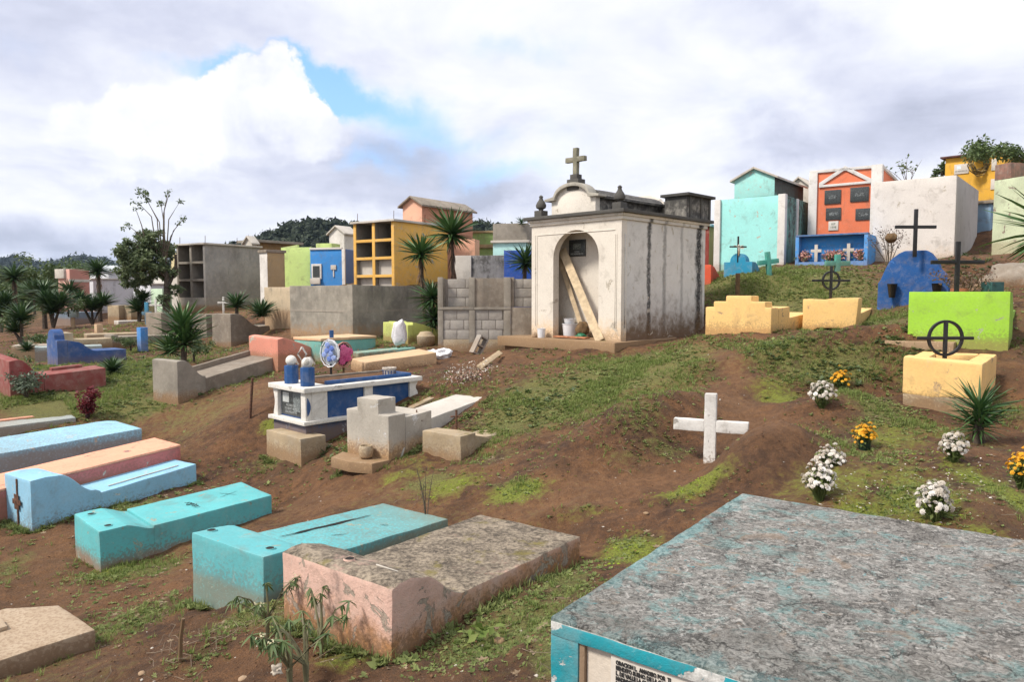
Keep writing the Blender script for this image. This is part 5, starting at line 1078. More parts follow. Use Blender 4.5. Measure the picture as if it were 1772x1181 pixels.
for k in range(9):
    R_ = .26+.05*r.normal(); pts = [(R_*math.cos(a)+r.normal(0,.02), r.normal(0,.05)-.05, -.20+R_*math.sin(a)*1.1+r.normal(0,.02)) for a in np.linspace(0, 2*PI, 16)]; tube(bm, pts, .022, 5)
bm_obj('vine_rings', bm, plain('dry_vine', (.20,.14,.05), rough=.9, scale=30, var=.5), wr, smooth=.8); V, F_, T = leafcloud([(0,0,.10,.26),(-.1,0,.2,.2),(.15,0,.15,.2)], 500, .11, 5); np_mesh('leaves', V, F_, olive_leaf, wr, tint=T)
sh = thing('shrub', 'brownish climbing plants spilling over the top of the pale green wall', 'climbing plant', P(1735, 268, 22.5), 0); V, F_, T = leafcloud([(0,0,.1,.35),(.35,0,.05,.3),(.65,.2,.0,.3),(-.15,.8,.25,.4),(.2,1.5,.45,.5)], 1400, .13, 8); np_mesh('leaves', V, F_, olive_leaf, sh, tint=T)
pgr = paint('pale_green_wall', C(205,215,180), var=.12, streak=.6, stain=.3, chip=.2, chipcol=C(150,135,120), bump=.4, H=2.6, topedge=.2)
t, f, w_, l_, h_ = bldg('tall pale green stained wall block at the right edge', 1810, 420, 18.5, 1.25, 1716, 1900, 298, pgr); 
yy, _ = yz(f, 1740, 350); box(t, 'top_block', .0, .5, w_-.45, w_, h_+.001, h_+.42, paint('red_stained_concrete', C(150,110,95), var=.3, streak=.8), bevel=.01, cell=.15, amp=.008)
bsh = paint('dull_blue_wall', C(140,175,205), var=.1, streak=.6, stain=.3, H=1.4)
bldg('narrow dull blue tomb house between the white block and the pale green wall', 1712, 425, 23.5, .78, 1684, 1722, 352, bsh, 'slab', roofm=conc_dark, over=.1, roof_t=.1)
rdw = paint('dark_red_wall', C(150,55,45), var=.1, streak=.2); ylw = paint('mustard_wall', C(190,150,70), var=.1, streak=.2)
t, f, w_, l_, h_ = bldg('dark red and mustard tomb house between the mausoleum and the aqua house', 1226, 475, 25.0, .5, 1196, 1250, 392, rdw, 'slab', roofm=paint('pale_blue_roof', C(150,200,220)), side=ylw)
ors = paint('orange_red_paint', C(225,90,55), var=.06, stain=.3)
f, w_, l_, h_ = FP(1230, 497, 17.8, .6, 1205, 1244, 458); t = thing('tomb', 'orange red tomb headstone just right of the mausoleum', 'tomb', f['O'], RZ(.6)); prism(t, 'headstone', [(0,-.3),(0,h_),(.25,h_-.05),(.65,h_-.28),(1.5,h_-.36),(1.5,-.3)], 0, w_, ors, bevel=.01, cell=.1, amp=.005)
# teal-blue round topped tomb, teal crosses
tbm = paint('teal_blue_paint', C(25,140,180), var=.07, stain=.2, bump=.25)
f, w_, l_, h_ = FP(1301, 490, 17.4, .60, 1252, 1327, 453)
t = thing('tomb', 'teal blue tomb with small rounded top in front of the aqua house', 'tomb', f['O'], RZ(.6))
prism(t, 'headstone', [(0,-.3),(0,h_),(w_*.22,h_)]+[(w_*.5-w_*.28*math.cos(PI*i/10), h_+.19*math.sin(PI*i/10)+.02) for i in range(11)]+[(w_*.78,h_),(w_,h_),(w_,-.3)], 0, .3, tbm, axis='x', bevel=.01); prism(t, 'grave_slab', [(.3,-.3),(.3,h_-.01)]+curve(.3,h_-.01,.9,.2,6)+[(1.7,.2),(1.7,-.3)], 0, w_, tbm, bevel=.01)
b0 = P(1277, 443, 17.6); cr_ = thing('crucifix', 'small black iron crucifix with pale figure above the teal blue tomb', 'crucifix', b0, .2)
box(cr_, 'upright', -.018,.018,-.015,.015,-.15,.47, iron_black, bevel=.003); box(cr_, 'arm', -.22,-.019,-.014,.014,.20,.235, iron_black, bevel=.003); box(cr_, 'arm', .019,.22,-.014,.014,.20,.235, iron_black, bevel=.003)
bm = bmesh.new(); tube(bm, [(0,-.03,-.0),(.01,-.035,.10),(0,-.03,.20)], [.012,.025,.03], 6); tube(bm, [(0,-.03,.19),(.07,-.03,.24),(.13,-.025,.25)], [.018,.012,.008], 5); tube(bm, [(0,-.03,.19),(-.07,-.03,.24),(-.13,-.025,.25)], [.018,.012,.008], 5); bmesh.ops.create_icosphere(bm, subdivisions=2, radius=.028, matrix=Matrix.Translation((0,-.035,.245)))
bm_obj('figure', bm, conc_pale, cr_, smooth=.9)
tcm = paint('teal_cross_paint', C(50,160,145), var=.08, stain=.2)
o = thing('cross', 'leaning teal wooden cross right of the teal blue tomb', 'cross', P(1332, 487, 17.2), .25); crossmesh(o, 'cross_body', (0,0,0), .70, .27, .46, .11, .08, tcm, tilt=(-.12, 0))
o = thing('cross', 'half sunken teal cross behind the black ring cross', 'cross', P(1449, 462, 17.6), .1); crossmesh(o, 'cross_body', (0,0,-.12), .42, .31, .20, .12, .09, tcm, foot=.3)
o = thing('cross', 'brown wooden cross standing behind the stepped yellow tomb', 'cross', G(1276, 520)+Vector((0,0,.0)), .15); crossmesh(o, 'cross_body', (0,0,-.1), P(1276, 473, o.location.y).z-o.location.z+.1, .27, .17, .09, .05, wood_brown, foot=.3)
ps = thing('tomb', 'flat grey blue slab in the grass behind the leaning teal cross', 'tomb', P(1392, 473, 19.0), RZ(.5)); box(ps, 'grave_slab', 0, .6, -.2, 1.0, -.3, .05, gbm, sh=(0,-.05), bevel=.01)
# yellow tombs
ylm = paint('soft_yellow_paint', C(245,202,130), var=.07, chip=.08, chipcol=C(190,160,120), stain=.5, stain_h=.08, staincol=C(205,150,90), bump=.25)
f, w_, l_, h_ = FP(1334, 577, 12.1, .72, 1220, 1366, 533)
t = thing('tomb', 'soft yellow tomb with three-stepped headstone beside the mausoleum', 'tomb', f['O'], RZ(.72))
prism(t, 'headstone', [(0,-.3),(0,h_),(w_*.09,h_),(w_*.09,h_+.10),(w_*.29,h_+.10),(w_*.29,h_+.20),(w_*.68,h_+.20),(w_*.68,h_+.10),(w_*.87,h_+.10),(w_*.87,h_),(w_,h_),(w_,-.3)], 0, .32, ylm, axis='x', bevel=.022, cell=.07, amp=.004)
box(t, 'rear_block', .3205, l_, 0, w_, -.3, h_-.03, ylm, sh=(.05,0), bevel=.02, cell=.08, amp=.004); box(t, 'grave_slab', l_+.001, 2.1, .05, w_-.05, -.3, h_*.42, ylm, sh=(.06,0), bevel=.015, cell=.08, amp=.004)
f, w_, l_, h_ = FP(1479, 575, 12.6, .60, 1388, 1533, 516)
t = thing('tomb', 'soft yellow tomb with plain block headstone carrying a black ring cross', 'tomb', f['O'], RZ(.60)); Y2 = f
bm = bmesh.new(); addprism(bm, [(0,-.02),(.18,.02),(.26,.06),(.62,.05),(.7,.0),(.78,-.02),(w_,-.02),(w_,h_-.02),(w_*.6,h_-.03),(w_*.4,h_-.005),(.0,h_)][::-1], 0, .42, 'x'); 
for v in bm.verts:
    if v.co.y < .05 and v.co.z > .2: v.co.y -= .05
roughen(bm, .018, .08, .006, 4, 2); bm_obj('headstone', bm, ylm, t, smooth=.6)
box(t, 'grave_slab', .421, 2.3, .04, w_-.04, -.4, h_*.45, ylm, sh=(.05,0), bevel=.015, cell=.09, amp=.004)
ringcross('black iron ring cross on the plain yellow block tomb', f['O']+f['ux']*.25+f['uy']*(w_*.52)+Vector((0,0,h_-.03)), .60, .36, .34, .175, .04, .12)
f, w_, l_, h_ = FP(1697, 712, 7.95, .72, 1560, 1733, 636)
t = thing('tomb', 'soft yellow open box tomb with soil inside, below the green tomb', 'tomb', f['O'], RZ(.72)); z3 = .52; Y3 = f
prism(t, 'front_wall', [(0,.12),(w_*.3,.125),(w_*.6,.105),(w_,.13),(w_,z3+.04),(w_*.5,z3+.02),(0,z3+.0)], 0, .22, ylm, axis='x', bevel=.02, cell=.06, amp=.006, sh=(.05,.0))
box(t, 'side_wall', .2205, 1.0, 0, .18, .13, z3, ylm, sh=(.05,0), bevel=.02, cell=.06, amp=.006); box(t, 'side_wall', .2205, 1.0, w_-.18, w_, 0, z3, ylm, sh=(.05,0), bevel=.02, cell=.06, amp=.006); box(t, 'rear_wall', .80, 1.0, .1805, w_-.1805, 0, z3, ylm, sh=(.05,0), bevel=.02, cell=.06, amp=.006)
box(t, 'soil_fill', .2205, .7995, .1805, w_-.1805, 0, z3-.06, SOIL, sh=(.05,0), bevel=0)
box(t, 'rubble_footing', .012, 1.0, .015, w_-.012, -.4, .14, conc_ochre, bevel=.02, cell=.06, amp=.018)
ringcross('big black iron ring cross in the soft yellow open box tomb', f['O']+f['ux']*.42+f['uy']*(w_*.56)+Vector((0,0,z3-.06)), .53, .335, .315, .215, .038, .02)
# lime green block
f, w_, l_, h_ = FP(1745, 597, 9.45, .66, 1570, 1766, 505)
grm = paint('lime_green_paint', C(162,212,62), var=.05, chip=.05, chipcol=C(170,180,140), stain=.5, stain_h=.07, bump=.2)
t = thing('tomb', 'bright lime green block tomb at the right edge', 'tomb', f['O'], RZ(.66)); prism(t, 'headstone', [(0,-.3),(0,h_),(.35,h_-.01),(.7,h_-.25),(.7,-.3)], 0, w_, grm, bevel=.008, cell=.1, amp=.003); box(t, 'grave_slab', .701, 2.2, .04, w_-.04, -.3, h_-.28, grm, bevel=.008)
box(t, 'cement_apron', -.22, -.001, w_*.5, w_+.25, -.12, .012, conc_pale, bevel=.01, cell=.06, amp=.01)
# royal blue rounded headstone
f, w_, l_, h_ = FP(1640, 542, 13.6, .62, 1517, 1665, 432)
rbm = paint('deep_blue_paint', C(15,82,150), var=.12, chip=.12, chipcol=C(60,110,180), stain=.2, bump=.4)
t = thing('tomb', 'large royal blue rounded headstone with two black vases', 'tomb', f['O'], RZ(.62))
prof = [(0,-.4),(0,h_*.50),(w_*.05,h_*.62)]+[(w_*(.12+.14*i/4), h_*(.70+.26*(i/4)**.7)) for i in range(5)]+[(w_*.32,h_),(w_*.62,h_),(w_*.70,h_*.96)]+[(w_*(.80+.16*i/4), h_*(.88-.34*(i/4)**1.3)) for i in range(5)]+[(w_,h_*.48),(w_,-.4)]
prism(t, 'headstone', prof, 0, .38, rbm, axis='x', bevel=.02, cell=.09, amp=.008); box(t, 'grave_slab', .381, 2.3, .1, w_-.1, -.4, h_*.35, rbm, bevel=.015)
for px in (1543, 1620):
    yy, zz = yz(f, px, 512, -.07); v_ = lathe(t, 'vase', [(.05,0),(.055,.01),(.09,.26),(.10,.27),(.085,.27),(.05,.1)], iron_black, (-.11, yy, zz-.04), 14)
b0 = P(1583, 434, 13.75); o = thing('iron_cross', 'tall plain black iron cross on the royal blue headstone', 'iron cross', b0, .0)
crossmesh(o, 'cross_body', (0,0,0), P(1583, 362, 13.75).z-b0.z, .385, P(1583, 393, 13.75).z-b0.z, .06, .05, iron_black, foot=.12)
b0 = P(1655, 505, 10.3); o = thing('iron_cross', 'plain black iron cross rising behind the lime green tomb', 'iron cross', b0, .0)
crossmesh(o, 'cross_body', (0,0,0), P(1655, 418, 10.3).z-b0.z, .375, P(1655, 454, 10.3).z-b0.z, .055, .045, iron_black, foot=.5)
# white cross
g0 = P(1228, 812, 7.6); o = thing('cross', 'white painted cement cross standing alone on the bare earth mound', 'cross', g0, -.40)
wcm = paint('white_cross_paint', C(228,225,220), var=.05, chip=.05, chipcol=C(170,165,158), stain=.8, stain_h=.07, staincol=C(205,165,115), bump=.5)
crossmesh(o, 'cross_body', (0,0,-.02), .83, .385, .485, .122, .095, wcm, bevel=.009, cell=.04, amp=.004)
# ------------------------------------------------------------------ middle distance houses (left of the mausoleum)
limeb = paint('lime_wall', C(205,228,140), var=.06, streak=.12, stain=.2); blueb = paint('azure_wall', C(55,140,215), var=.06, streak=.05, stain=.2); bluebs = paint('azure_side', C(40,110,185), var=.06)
t, f, w_, l_, h_ = bldg('lime green tomb house left of the azure one', 540, 520, 27.5, .25, 488, 560, 428, limeb); 
prism(t, 'raised_corner', [(w_*.45,h_+.001),(w_*.45,h_+.10),(w_,h_-.0+.001)][::-1], 0, .12, limeb, axis='x', bevel=0)
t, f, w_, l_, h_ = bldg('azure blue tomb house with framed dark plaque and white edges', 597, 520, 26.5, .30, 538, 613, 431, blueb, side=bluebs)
box(t, 'white_edge', -.03, .03, -.03, .09, -1, h_, whp, bevel=.004); box(t, 'white_edge', -.04, .05, .091, w_, h_-.01, h_+.06, whp, bevel=.004)
p_, yy, zz = fbox(541, 457, 558, 483, -.05, -.001, whp, 'plaque_frame', t); box(p_, 'plaque', -.06, -.0501, yy-.14, yy+.14, zz-.22, zz+.20, granite, bevel=0)
fbox(540, 482, 557, 492, -.12, -.06, marble, 'sill', t); p_, yy, zz = fbox(574, 459, 583, 467, -.04, -.001, conc_pale, 'small_relief', t); box(p_, 'stem', -.03, -.001, yy-.02, yy+.02, zz-.35, zz-.1, whp, bevel=0)
tanm = paint('tan_wall', C(185,155,105), var=.1, streak=.5, stain=.2, H=2); 
t, f, w_, l_, h_ = bldg('tan and white narrow tomb house right of the grey niches', 464, 530, 26.0, .75, 451, 494, 437, paint('white_narrow', C(228,224,218), streak=.2), side=tanm)
box(t, 'dark_coping', -.05, l_+.05, -.05, w_+.05, h_+.001, h_+.10, conc_dark, bevel=.01)
t, f, w_, l_, h_ = bldg('low brown house with wide slab roof in front of the wooded hill', 450, 520, 34.0, .6, 428, 512, 420, paint('brown_house', C(150,120,80), var=.15, streak=.4), 'slab', roofm=conc, over=.3, roof_t=.12)
bldg('small white gable front beside the low brown house', 438, 500, 33.0, .6, 425, 446, 420, conc_pale, 'gable', gable=.25)
bldg('white gabled tomb house behind the azure one', 597, 500, 33.0, .55, 571, 618, 404, paint('cream_white_wall', C(226,222,214), streak=.3), 'gable', gable=.32)
t, f, w_, l_, h_ = bldg('pale lime low block in front of the white gabled house', 575, 500, 31.0, .3, 548, 590, 421, limeb)
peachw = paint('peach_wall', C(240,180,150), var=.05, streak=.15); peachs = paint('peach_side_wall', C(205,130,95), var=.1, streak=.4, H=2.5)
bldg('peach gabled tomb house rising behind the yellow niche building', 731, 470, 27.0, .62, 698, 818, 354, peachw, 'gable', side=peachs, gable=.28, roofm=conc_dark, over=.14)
bldg('peach lower wall block between the tall yuccas and the green house', 822, 500, 25.5, .25, 772, 830, 414, peachw)
grn = paint('leaf_green_wall', C(150,180,105), var=.1, streak=.2)
t, f, w_, l_, h_ = bldg('green tomb house with tan ledges left of the concrete topped one', 870, 500, 30.0, .2, 816, 900, 403, grn, 'slab', roofm=paint('tan_ledge', C(165,140,95)), over=.06, roof_t=.09)
box(t, 'ledge', -.12, -.001, 0, w_, h_-.62, h_-.47, MATS['tan_ledge'], bevel=.006); box(t, 'orange_pier', -.35, -.121, w_-.32, w_-.0, -1, h_-.75, ors, bevel=.006)
blk = paint('black_streaked_wall', C(150,148,148), var=.25, streak=1.3, stain=.4, top=.3, H=1.0)
t, f, w_, l_, h_ = bldg('low wall block covered in black weather streaks', 874, 500, 22.0, .15, 816, 890, 442, blk); box(t, 'pale_end', -.05, .3, w_+.001, w_+.55, -1, h_+.0, conc_pale, bevel=.01)
tqw = paint('pale_aqua_wall', C(185,228,225), var=.05, streak=.1)
t, f, w_, l_, h_ = bldg('pale aqua tomb house with a raw concrete upper box', 912, 500, 24.0, .22, 853, 935, 420, tqw); box(t, 'ledge', -.08, l_, -.08, w_+.06, h_+.001, h_+.08, conc_pale, bevel=.006); box(t, 'concrete_box', .0, l_, .0, w_, h_+.081, h_+.64, conc, bevel=.01, cell=.2, amp=.006)
rb2 = paint('royal_wall', C(20,80,175), var=.05, stain=.1); bldg('royal blue box tomb beside the left side of the mausoleum', 918, 500, 19.5, .15, 872, 935, 433, rb2)
# left distance
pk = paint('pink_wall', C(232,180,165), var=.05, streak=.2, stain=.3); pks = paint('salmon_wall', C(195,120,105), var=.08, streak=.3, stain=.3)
t, f, w_, l_, h_ = bldg('pink tomb house with salmon side among yuccas on the far left', 123, 545, 40.0, .6, 103, 157, 466, pk, side=pks)
box(t, 'ledge', -.05, l_, -.05, -.006, h_*.72, h_*.78, conc_pale, bevel=0); box(t, 'cornice', -.12, .3, w_*.3, w_+.1, h_-.5, h_+.02, conc_pale, bevel=.01)
wh2 = paint('cool_white_wall', C(215,217,225), var=.05, streak=.3, stain=.3)
t, f, w_, l_, h_ = bldg('long white tomb house with railing left of the leafy tree', 163, 540, 42.0, .95, 150, 232, 484, wh2, 'slab', side=wh2)
t, f, w_, l_, h_ = bldg('white house with pale sheet roof behind the leafy tree', 190, 540, 52.0, .9, 158, 262, 470, wh2, 'gable', gable=.5, roofm=plain('sheet_roof', (.62,.66,.70), rough=.5), over=.2)
bldg('white tomb house glimpsed between the tree and the grey niches', 262, 545, 38.0, .8, 232, 285, 492, wh2, 'gable', gable=.4)
bldg('pale green tomb house behind the trunk of the leafy tree', 282, 545, 34.0, .7, 262, 300, 500, paint('mint_wall', C(200,225,195)), 'flat')
t, f, w_, l_, h_ = bldg('cream round-topped facade half hidden behind the grey niches', 318, 540, 33.0, .6, 298, 330, 470, conc_pale); prism(t, 'round_top', [(w_/2-w_/2*math.cos(PI*i/12), h_+.9*math.sin(PI*i/12)) for i in range(13)], .0, .2, paint('cream_yellow', C(232,215,160)), axis='x', bevel=0)
# blue and maroon tombs, small slabs on the left
rb = paint('denim_blue_paint', C(45,85,145), var=.08, stain=.2); rbs = rb
f, w_, l_, h_ = FP(100, 629, 17.2, .72, 82, 185, 590)
t = thing('tomb', 'denim blue tomb with rounded knob headstone on the left slope', 'tomb', f['O'], RZ(.72))
prism(t, 'headstone', [(0,-.3),(0,h_),(w_*.2,h_)]+[(w_*.55-w_*.33*math.cos(PI*i/8), h_+.22*math.sin(PI*i/8)+.04) for i in range(9)]+[(w_*.9,h_),(w_,h_),(w_,-.3)], 0, .22, rb, axis='x', bevel=.01); prism(t, 'grave_slab', [(.22,-.3),(.22,h_),(.4,h_*.92)]+curve(.4,h_*.92,.85,.25,6)+[(1.55,.25),(1.55,-.3)], 0, w_, rb, bevel=.01)
mar = paint('maroon_paint', C(138,56,52), var=.08, stain=.15)
f, w_, l_, h_ = FP(18, 690, 13.4, .80, -30, 160, 626)
t = thing('tomb', 'maroon tomb with rounded headstone at the left edge', 'tomb', f['O'], RZ(.80))
prism(t, 'headstone', [(0,-.4),(0,h_),(.15,h_+.02)]+curve(.15,h_+.02,.55,.36,6)+[(.55,-.4)], 0, w_, mar, sh=(.03,0), bevel=.015); box(t, 'grave_slab', .551, 1.62, .0, .78, -.4, .36, mar, sh=(.06,0), bevel=.012); box(t, 'raised_ridge', .8, 1.35, .60, .78, .361, .42, mar, sh=(.06,0), bevel=.01)
def slabt(label, px, py, d, yaw, L, Wd, h, mt, hs=None, nm='tomb'):
    t = thing(nm, label, 'tomb', P(px, py, d), RZ(yaw)); box(t, 'grave_slab', 0, L, 0, Wd, -.4, h, mt, bevel=.012, cell=.12, amp=.006)
    if hs: box(t, 'headstone', -hs[0], -.001, .0, Wd, -.4, hs[1], mt, bevel=.012)
    return t
slabt('small cream headstone tomb right behind the denim blue tomb', 128, 602, 20.5, .8, 1.0, .8, .22, conc_ochre, (.3, .42)); 
slabt('long sandy slab behind the denim blue tomb, the nearer one', 150, 588, 23.5, .95, 2.0, .9, .16, conc_ochre); slabt('long pale slab behind the denim blue tomb, the farther one', 178, 578, 27.0, 1.0, 2.2, .9, .18, conc_pale)
t = thing('tomb', 'tiny sandy stepped headstone on the long slabs', 'tomb', P(168, 582, 25.0), RZ(.8)); box(t, 'headstone', 0, .2, 0, .32, -.3, .40, sandy, bevel=.01); box(t, 'base', -.1, .4, -.1, .5, -.3, .10, sandy, bevel=.01)
slabt('brown brick-like box tomb left of the azure pillar', 205, 600, 22.5, .85, 2.0, .9, .30, conc_dark, (.2, .36))
slabt('pair of tan box tombs under the white houses, the left one', 206, 552, 33.5, .5, 1.2, .85, .62, conc_ochre); slabt('pair of tan box tombs under the white houses, the right one', 227, 552, 33.5, .5, 1.2, .75, .62, conc_ochre)
slabt('pale broken slab in front of the pair of tan box tombs', 205, 567, 29.0, .9, 2.0, .9, .25, conc_pale)
slabt('grey blue low tomb under the pink house', 122, 556, 38.0, .6, 1.5, 2.2, .45, paint('slate_paint', C(110,125,140)))
slabt('pale blue slab tomb among weeds on the far left', 60, 612, 19.5, 1.0, 1.6, .8, .15, gbm); slabt('white kerb slab above the maroon tomb', 20, 606, 21.0, 1.2, 2.4, .7, .12, conc_pale)
pb = thing('pillar', 'small azure blue pillar beside the brown box tomb', 'pillar', P(247, 597, 21.5), RZ(.6)); box(pb, 'pillar_body', -.1, .12, -.09, .13, -.2, P(247, 567, 21.5).z-P(247, 597, 21.5).z, blueb, bevel=.006)
cx = thing('signpost', 'small tan post with pale blue box on top, under the pink house', 'post', P(127, 573, 31.0), .2); box(cx, 'post', -.06,.06,-.05,.05,-.2,.58, sandy); box(cx, 'blue_box', -.14,.20,-.12,.12,.5805,.92, gbm)
for (px, py, d, s_, lb) in ((387, 543, 22.5, 1, 'small white cross standing behind the dark curved concrete tomb'), (270, 548, 25.0, 1.15, 'white cross with round flowers beside the leafy tree trunk')):
    o = thing('cross', lb, 'cross', P(px, py, d), .1); crossmesh(o, 'cross_body', (0,0,0), .52*s_, .17*s_, .34*s_, .06, .05, whitem)
o = thing('cross', 'blue painted cross behind the brown box tomb', 'cross', P(254, 545, 26.0), .1); crossmesh(o, 'cross_body', (0,0,-.1), .55, .16, .15, .12, .08, tbm)

# ------------------------------------------------------------------ flowers
def bloom_tpl():
    V = []; F = []
    for (n, r, z, w_) in ((8, 1.0, .0, .34), (7, .75, .28, .30), (5, .42, .48, .26)):
        for k in range(n):
            a = 2*PI*k/n+z*3; ca, sa = math.cos(a), math.sin(a); b = len(V)
            for (u, v, zz) in ((.1, 0, z*.6), (.6, -w_, z+.02), (.6, w_, z+.02), (1.0, 0, z-.12)):
                V.append((r*(u*ca-v*sa), r*(u*sa+v*ca), zz))
            F += [(b, b+1, b+3, b+2)]
    return np.array(V), np.array(F)
BLOOM = bloom_tpl()
def bouquet(label, px, py, wpx, hpx, mt, n=26, seed=1, potted=False, group='bouquets on the grave mounds', side=0.0, d=None):
    g_ = G(px, py) if d is None else P(px, py, d); s = g_.y/FPX; R_ = wpx*s*.5; Hh = hpx*s
    n = int(n*3.2); t = thing('bouquet', label, 'bouquet', g_-Vector((0,0,.02)), 0, group); r = np.random.default_rng(seed); T = []; Ms = []; bm = bmesh.new()
    for i in range(n):
        a = i*2.4; q = math.sqrt((i+.5)/n); x, y = math.cos(a)*q*R_*.88+side*R_*q+r.normal(0, .012), math.sin(a)*q*R_*.88+r.normal(0, .012); z = Hh*(1-.42*q**2.2)-.02+r.normal(0, .022)
        if r.random() < .16: z *= .75
        T.append((x, y, z)); az = a; el = PI/2-q*.95; s_ = r.uniform(.014, .029)*(R_/.13)**.4; el += r.normal(0, .35); az += r.normal(0, .5)
        B_ = np.array(Matrix.Rotation(az, 3, 'Z') @ Matrix.Rotation(PI/2-el, 3, 'Y'))*s_; Ms.append(B_)
        if i % 2 == 0: tube(bm, [(x*.12, y*.12, 0), (x*.5, y*.5, z*.55), (x, y, z)], .0035, 4)
    V, F_ = inst(BLOOM, np.array(Ms), np.array(T)); _o = np_mesh('blooms', V, F_, mt, t, tint=np.repeat(r.uniform(0, 1, n), len(BLOOM[0])))
    props(_o, kind='stuff')
    bm_obj('stems', bm, MATS['weed_leaf'], t); V, F_, TT = leafcloud([(0,0,Hh*.5,R_*.55),(0,0,Hh*.3,R_*.4),(0,0,Hh*.65,R_*.6)], 150, .055, seed+5); np_mesh('leaves', V, F_, weed_leaf, t, tint=TT*.5)
    if potted: lathe(t, 'pot', [(.035,-.02),(.05,.0),(.06,.11),(.055,.115),(.045,.08)], plain('dark_green_pot', (.01,.03,.018), rough=.5))
    return t
bouquet('white chrysanthemum bunch up by the yellow bunch on the highest grave mound', 1422, 706, 50, 50, petal_white, 30, 2)
bouquet('yellow marigold bunch behind the highest white bunch', 1454, 675, 36, 38, petal_yellow, 18, 3)
bouquet('yellow marigold bunch in a dark green pot in the middle of the flowers', 1496, 778, 46, 50, petal_yellow, 24, 4, potted=True)
bouquet('white chrysanthemum bunch lying low, right behind the taller front one', 1436, 810, 56, 40, petal_white, 32, 5)
bouquet('tall white chrysanthemum bunch at the far edge of the big grey slab, left one', 1420, 866, 58, 72, petal_white, 36, 6, side=-.1)
bouquet('white chrysanthemum bunch standing left of the big spiky yucca', 1649, 800, 48, 58, petal_white, 32, 7)
bouquet('white chrysanthemum bunch with one stray bloom, nearest the slab on the right', 1618, 900, 62, 72, petal_white, 38, 8, side=-.15)
bouquet('yellow marigold bunch cut by the right edge of the picture', 1766, 845, 46, 70, petal_yellow, 26, 9)
r = np.random.default_rng(77)
def scatter_px(regs, n):
    out_ = []
    for i in range(n):
        a = regs[r.integers(len(regs))]; px = a[0]+r.normal()*a[2]*.5; py = a[1]+r.normal()*a[3]*.5
        if py < 545 or py > 1300: continue
        out_.append(tuple(G(px, py)))
    return np.array(out_)
# fallen petals, rubbish heap
pp = scatter_px([(800,655,50,18),(830,640,36,14),(770,660,36,12),(815,648,20,8),(1500,850,120,50),(1650,850,100,50),(1560,920,60,20)], 620)
Ms = randM(r, len(pp), r.uniform(.012, .035, len(pp))); Ms[:, 2] *= .35
V, F_ = inst(LQ, Ms, pp+np.array([0,0,.014])); props(np_mesh('fallen_petals', V, F_, petal_white, None, tint=np.repeat(r.uniform(0, 1, len(pp)), 5)), 'withered white petals strewn over the mounds and the heap', 'petals', kind='stuff')
hp = thing('flower_heap', 'heap of withered pink and white flowers below the block wall', 'flower heap', G(815, 655), 0); V, F_, T = leafcloud([(0,0,-.02,.22),(-.2,.1,-.03,.2),(.2,.3,.02,.2)], 200, .04, 12); _o = np_mesh('flowers', V, F_, petal_salmon, hp, tint=np.clip(T+.3,0,1)); V, F_, T = leafcloud([(0,0,-.03,.30),(-.3,.1,-.04,.25),(.25,.3,.0,.25)], 620, .045, 14); np_mesh('leaves', V, F_, dry_leaf, hp, tint=T)
V, F_, T = leafcloud([(0,0,.03,.3),(-.2,.15,.03,.3),(.2,.4,.06,.3)], 240, .045, 18); np_mesh('petals', V, F_, petal_white, hp, tint=T)
# plastic wreaths
for k, (px, py, d, rw, mt, lb, ps) in enumerate(((570, 612, 12.9, .24, petal_blue, 'clear plastic wreath with blue flowers leaning behind the blue tomb', white_plastic), (596, 614, 13.1, .22, petal_pink, 'plastic wreath with bright pink roses right of the blue flower wreath', iron_black))):
    t = thing('plastic_wreath', lb, 'wreath', P(px, py, d), -.25+.9*k, tilt=None); r2 = np.random.default_rng(k)
    bm = bmesh.new(); n = 26; ring = [(rw*(.72)*math.cos(2*PI*i/n)*(1+.04*(i % 2)), 0, rw*math.sin(2*PI*i/n)*(1+.05*(i % 2))) for i in range(n+1)]; tube(bm, ring, .011, 5); tube(bm, [(x*.93, .06, z*.93) for x, _, z in ring], .012, 5); bm_obj('outer_frill', bm, MATS['white_plastic'] if k == 0 else petal_salmon, t, smooth=.8)
    c0 = bm = bmesh.new(); q = [bm.verts.new((x*.9, .05, z*.9)) for x, _, z in ring[:-1]]; bm.faces.new(q); bm_obj('backing', bm, plain('wreath_backing%d' % k, [(.42,.45,.46), (.03,.02,.02)][k], rough=.5), t)
    nf = 9 if k else 7; T = []; Ms = []
    for i in range(nf):
        a = i*2.4; q = math.sqrt((i+.5)/nf)*.62; T.append((rw*.72*q*math.cos(a)*1.1, -.02, rw*q*math.sin(a)*1.1)); Ms.append(np.array(Matrix.Rotation(PI/2, 3, 'X'))*(.075 if k else .06))
    V, F_ = inst(BLOOM, np.array(Ms), np.array(T)); np_mesh('flowers', V, F_, mt, t, tint=r2.uniform(0, 1, nf).repeat(len(BLOOM[0])))
    tubeobj(t, 'stand', [(0,.05,-.42),(0,.05,-rw*.8)], .02, wood_brown if k else iron_black)
sc = thing('cross_ornament', 'white lacy cement ornament behind the globe posts', 'ornament', P(523, 625, 12.9), .2)
for (x_, z_) in ((0, .12), (-.14, -.06), (.14, -.06)):
    bm = bmesh.new(); pts = [(x_, 0, z_+.13), (x_+.075, 0, z_), (x_, 0, z_-.13), (x_-.075, 0, z_), (x_, 0, z_+.13)]; tube(bm, pts, .018, 5); bm_obj('loop', bm, whitem, sc, smooth=.5)
tubeobj(sc, 'stem', [(0,0,-.3),(0,0,.0)], .02, whitem)
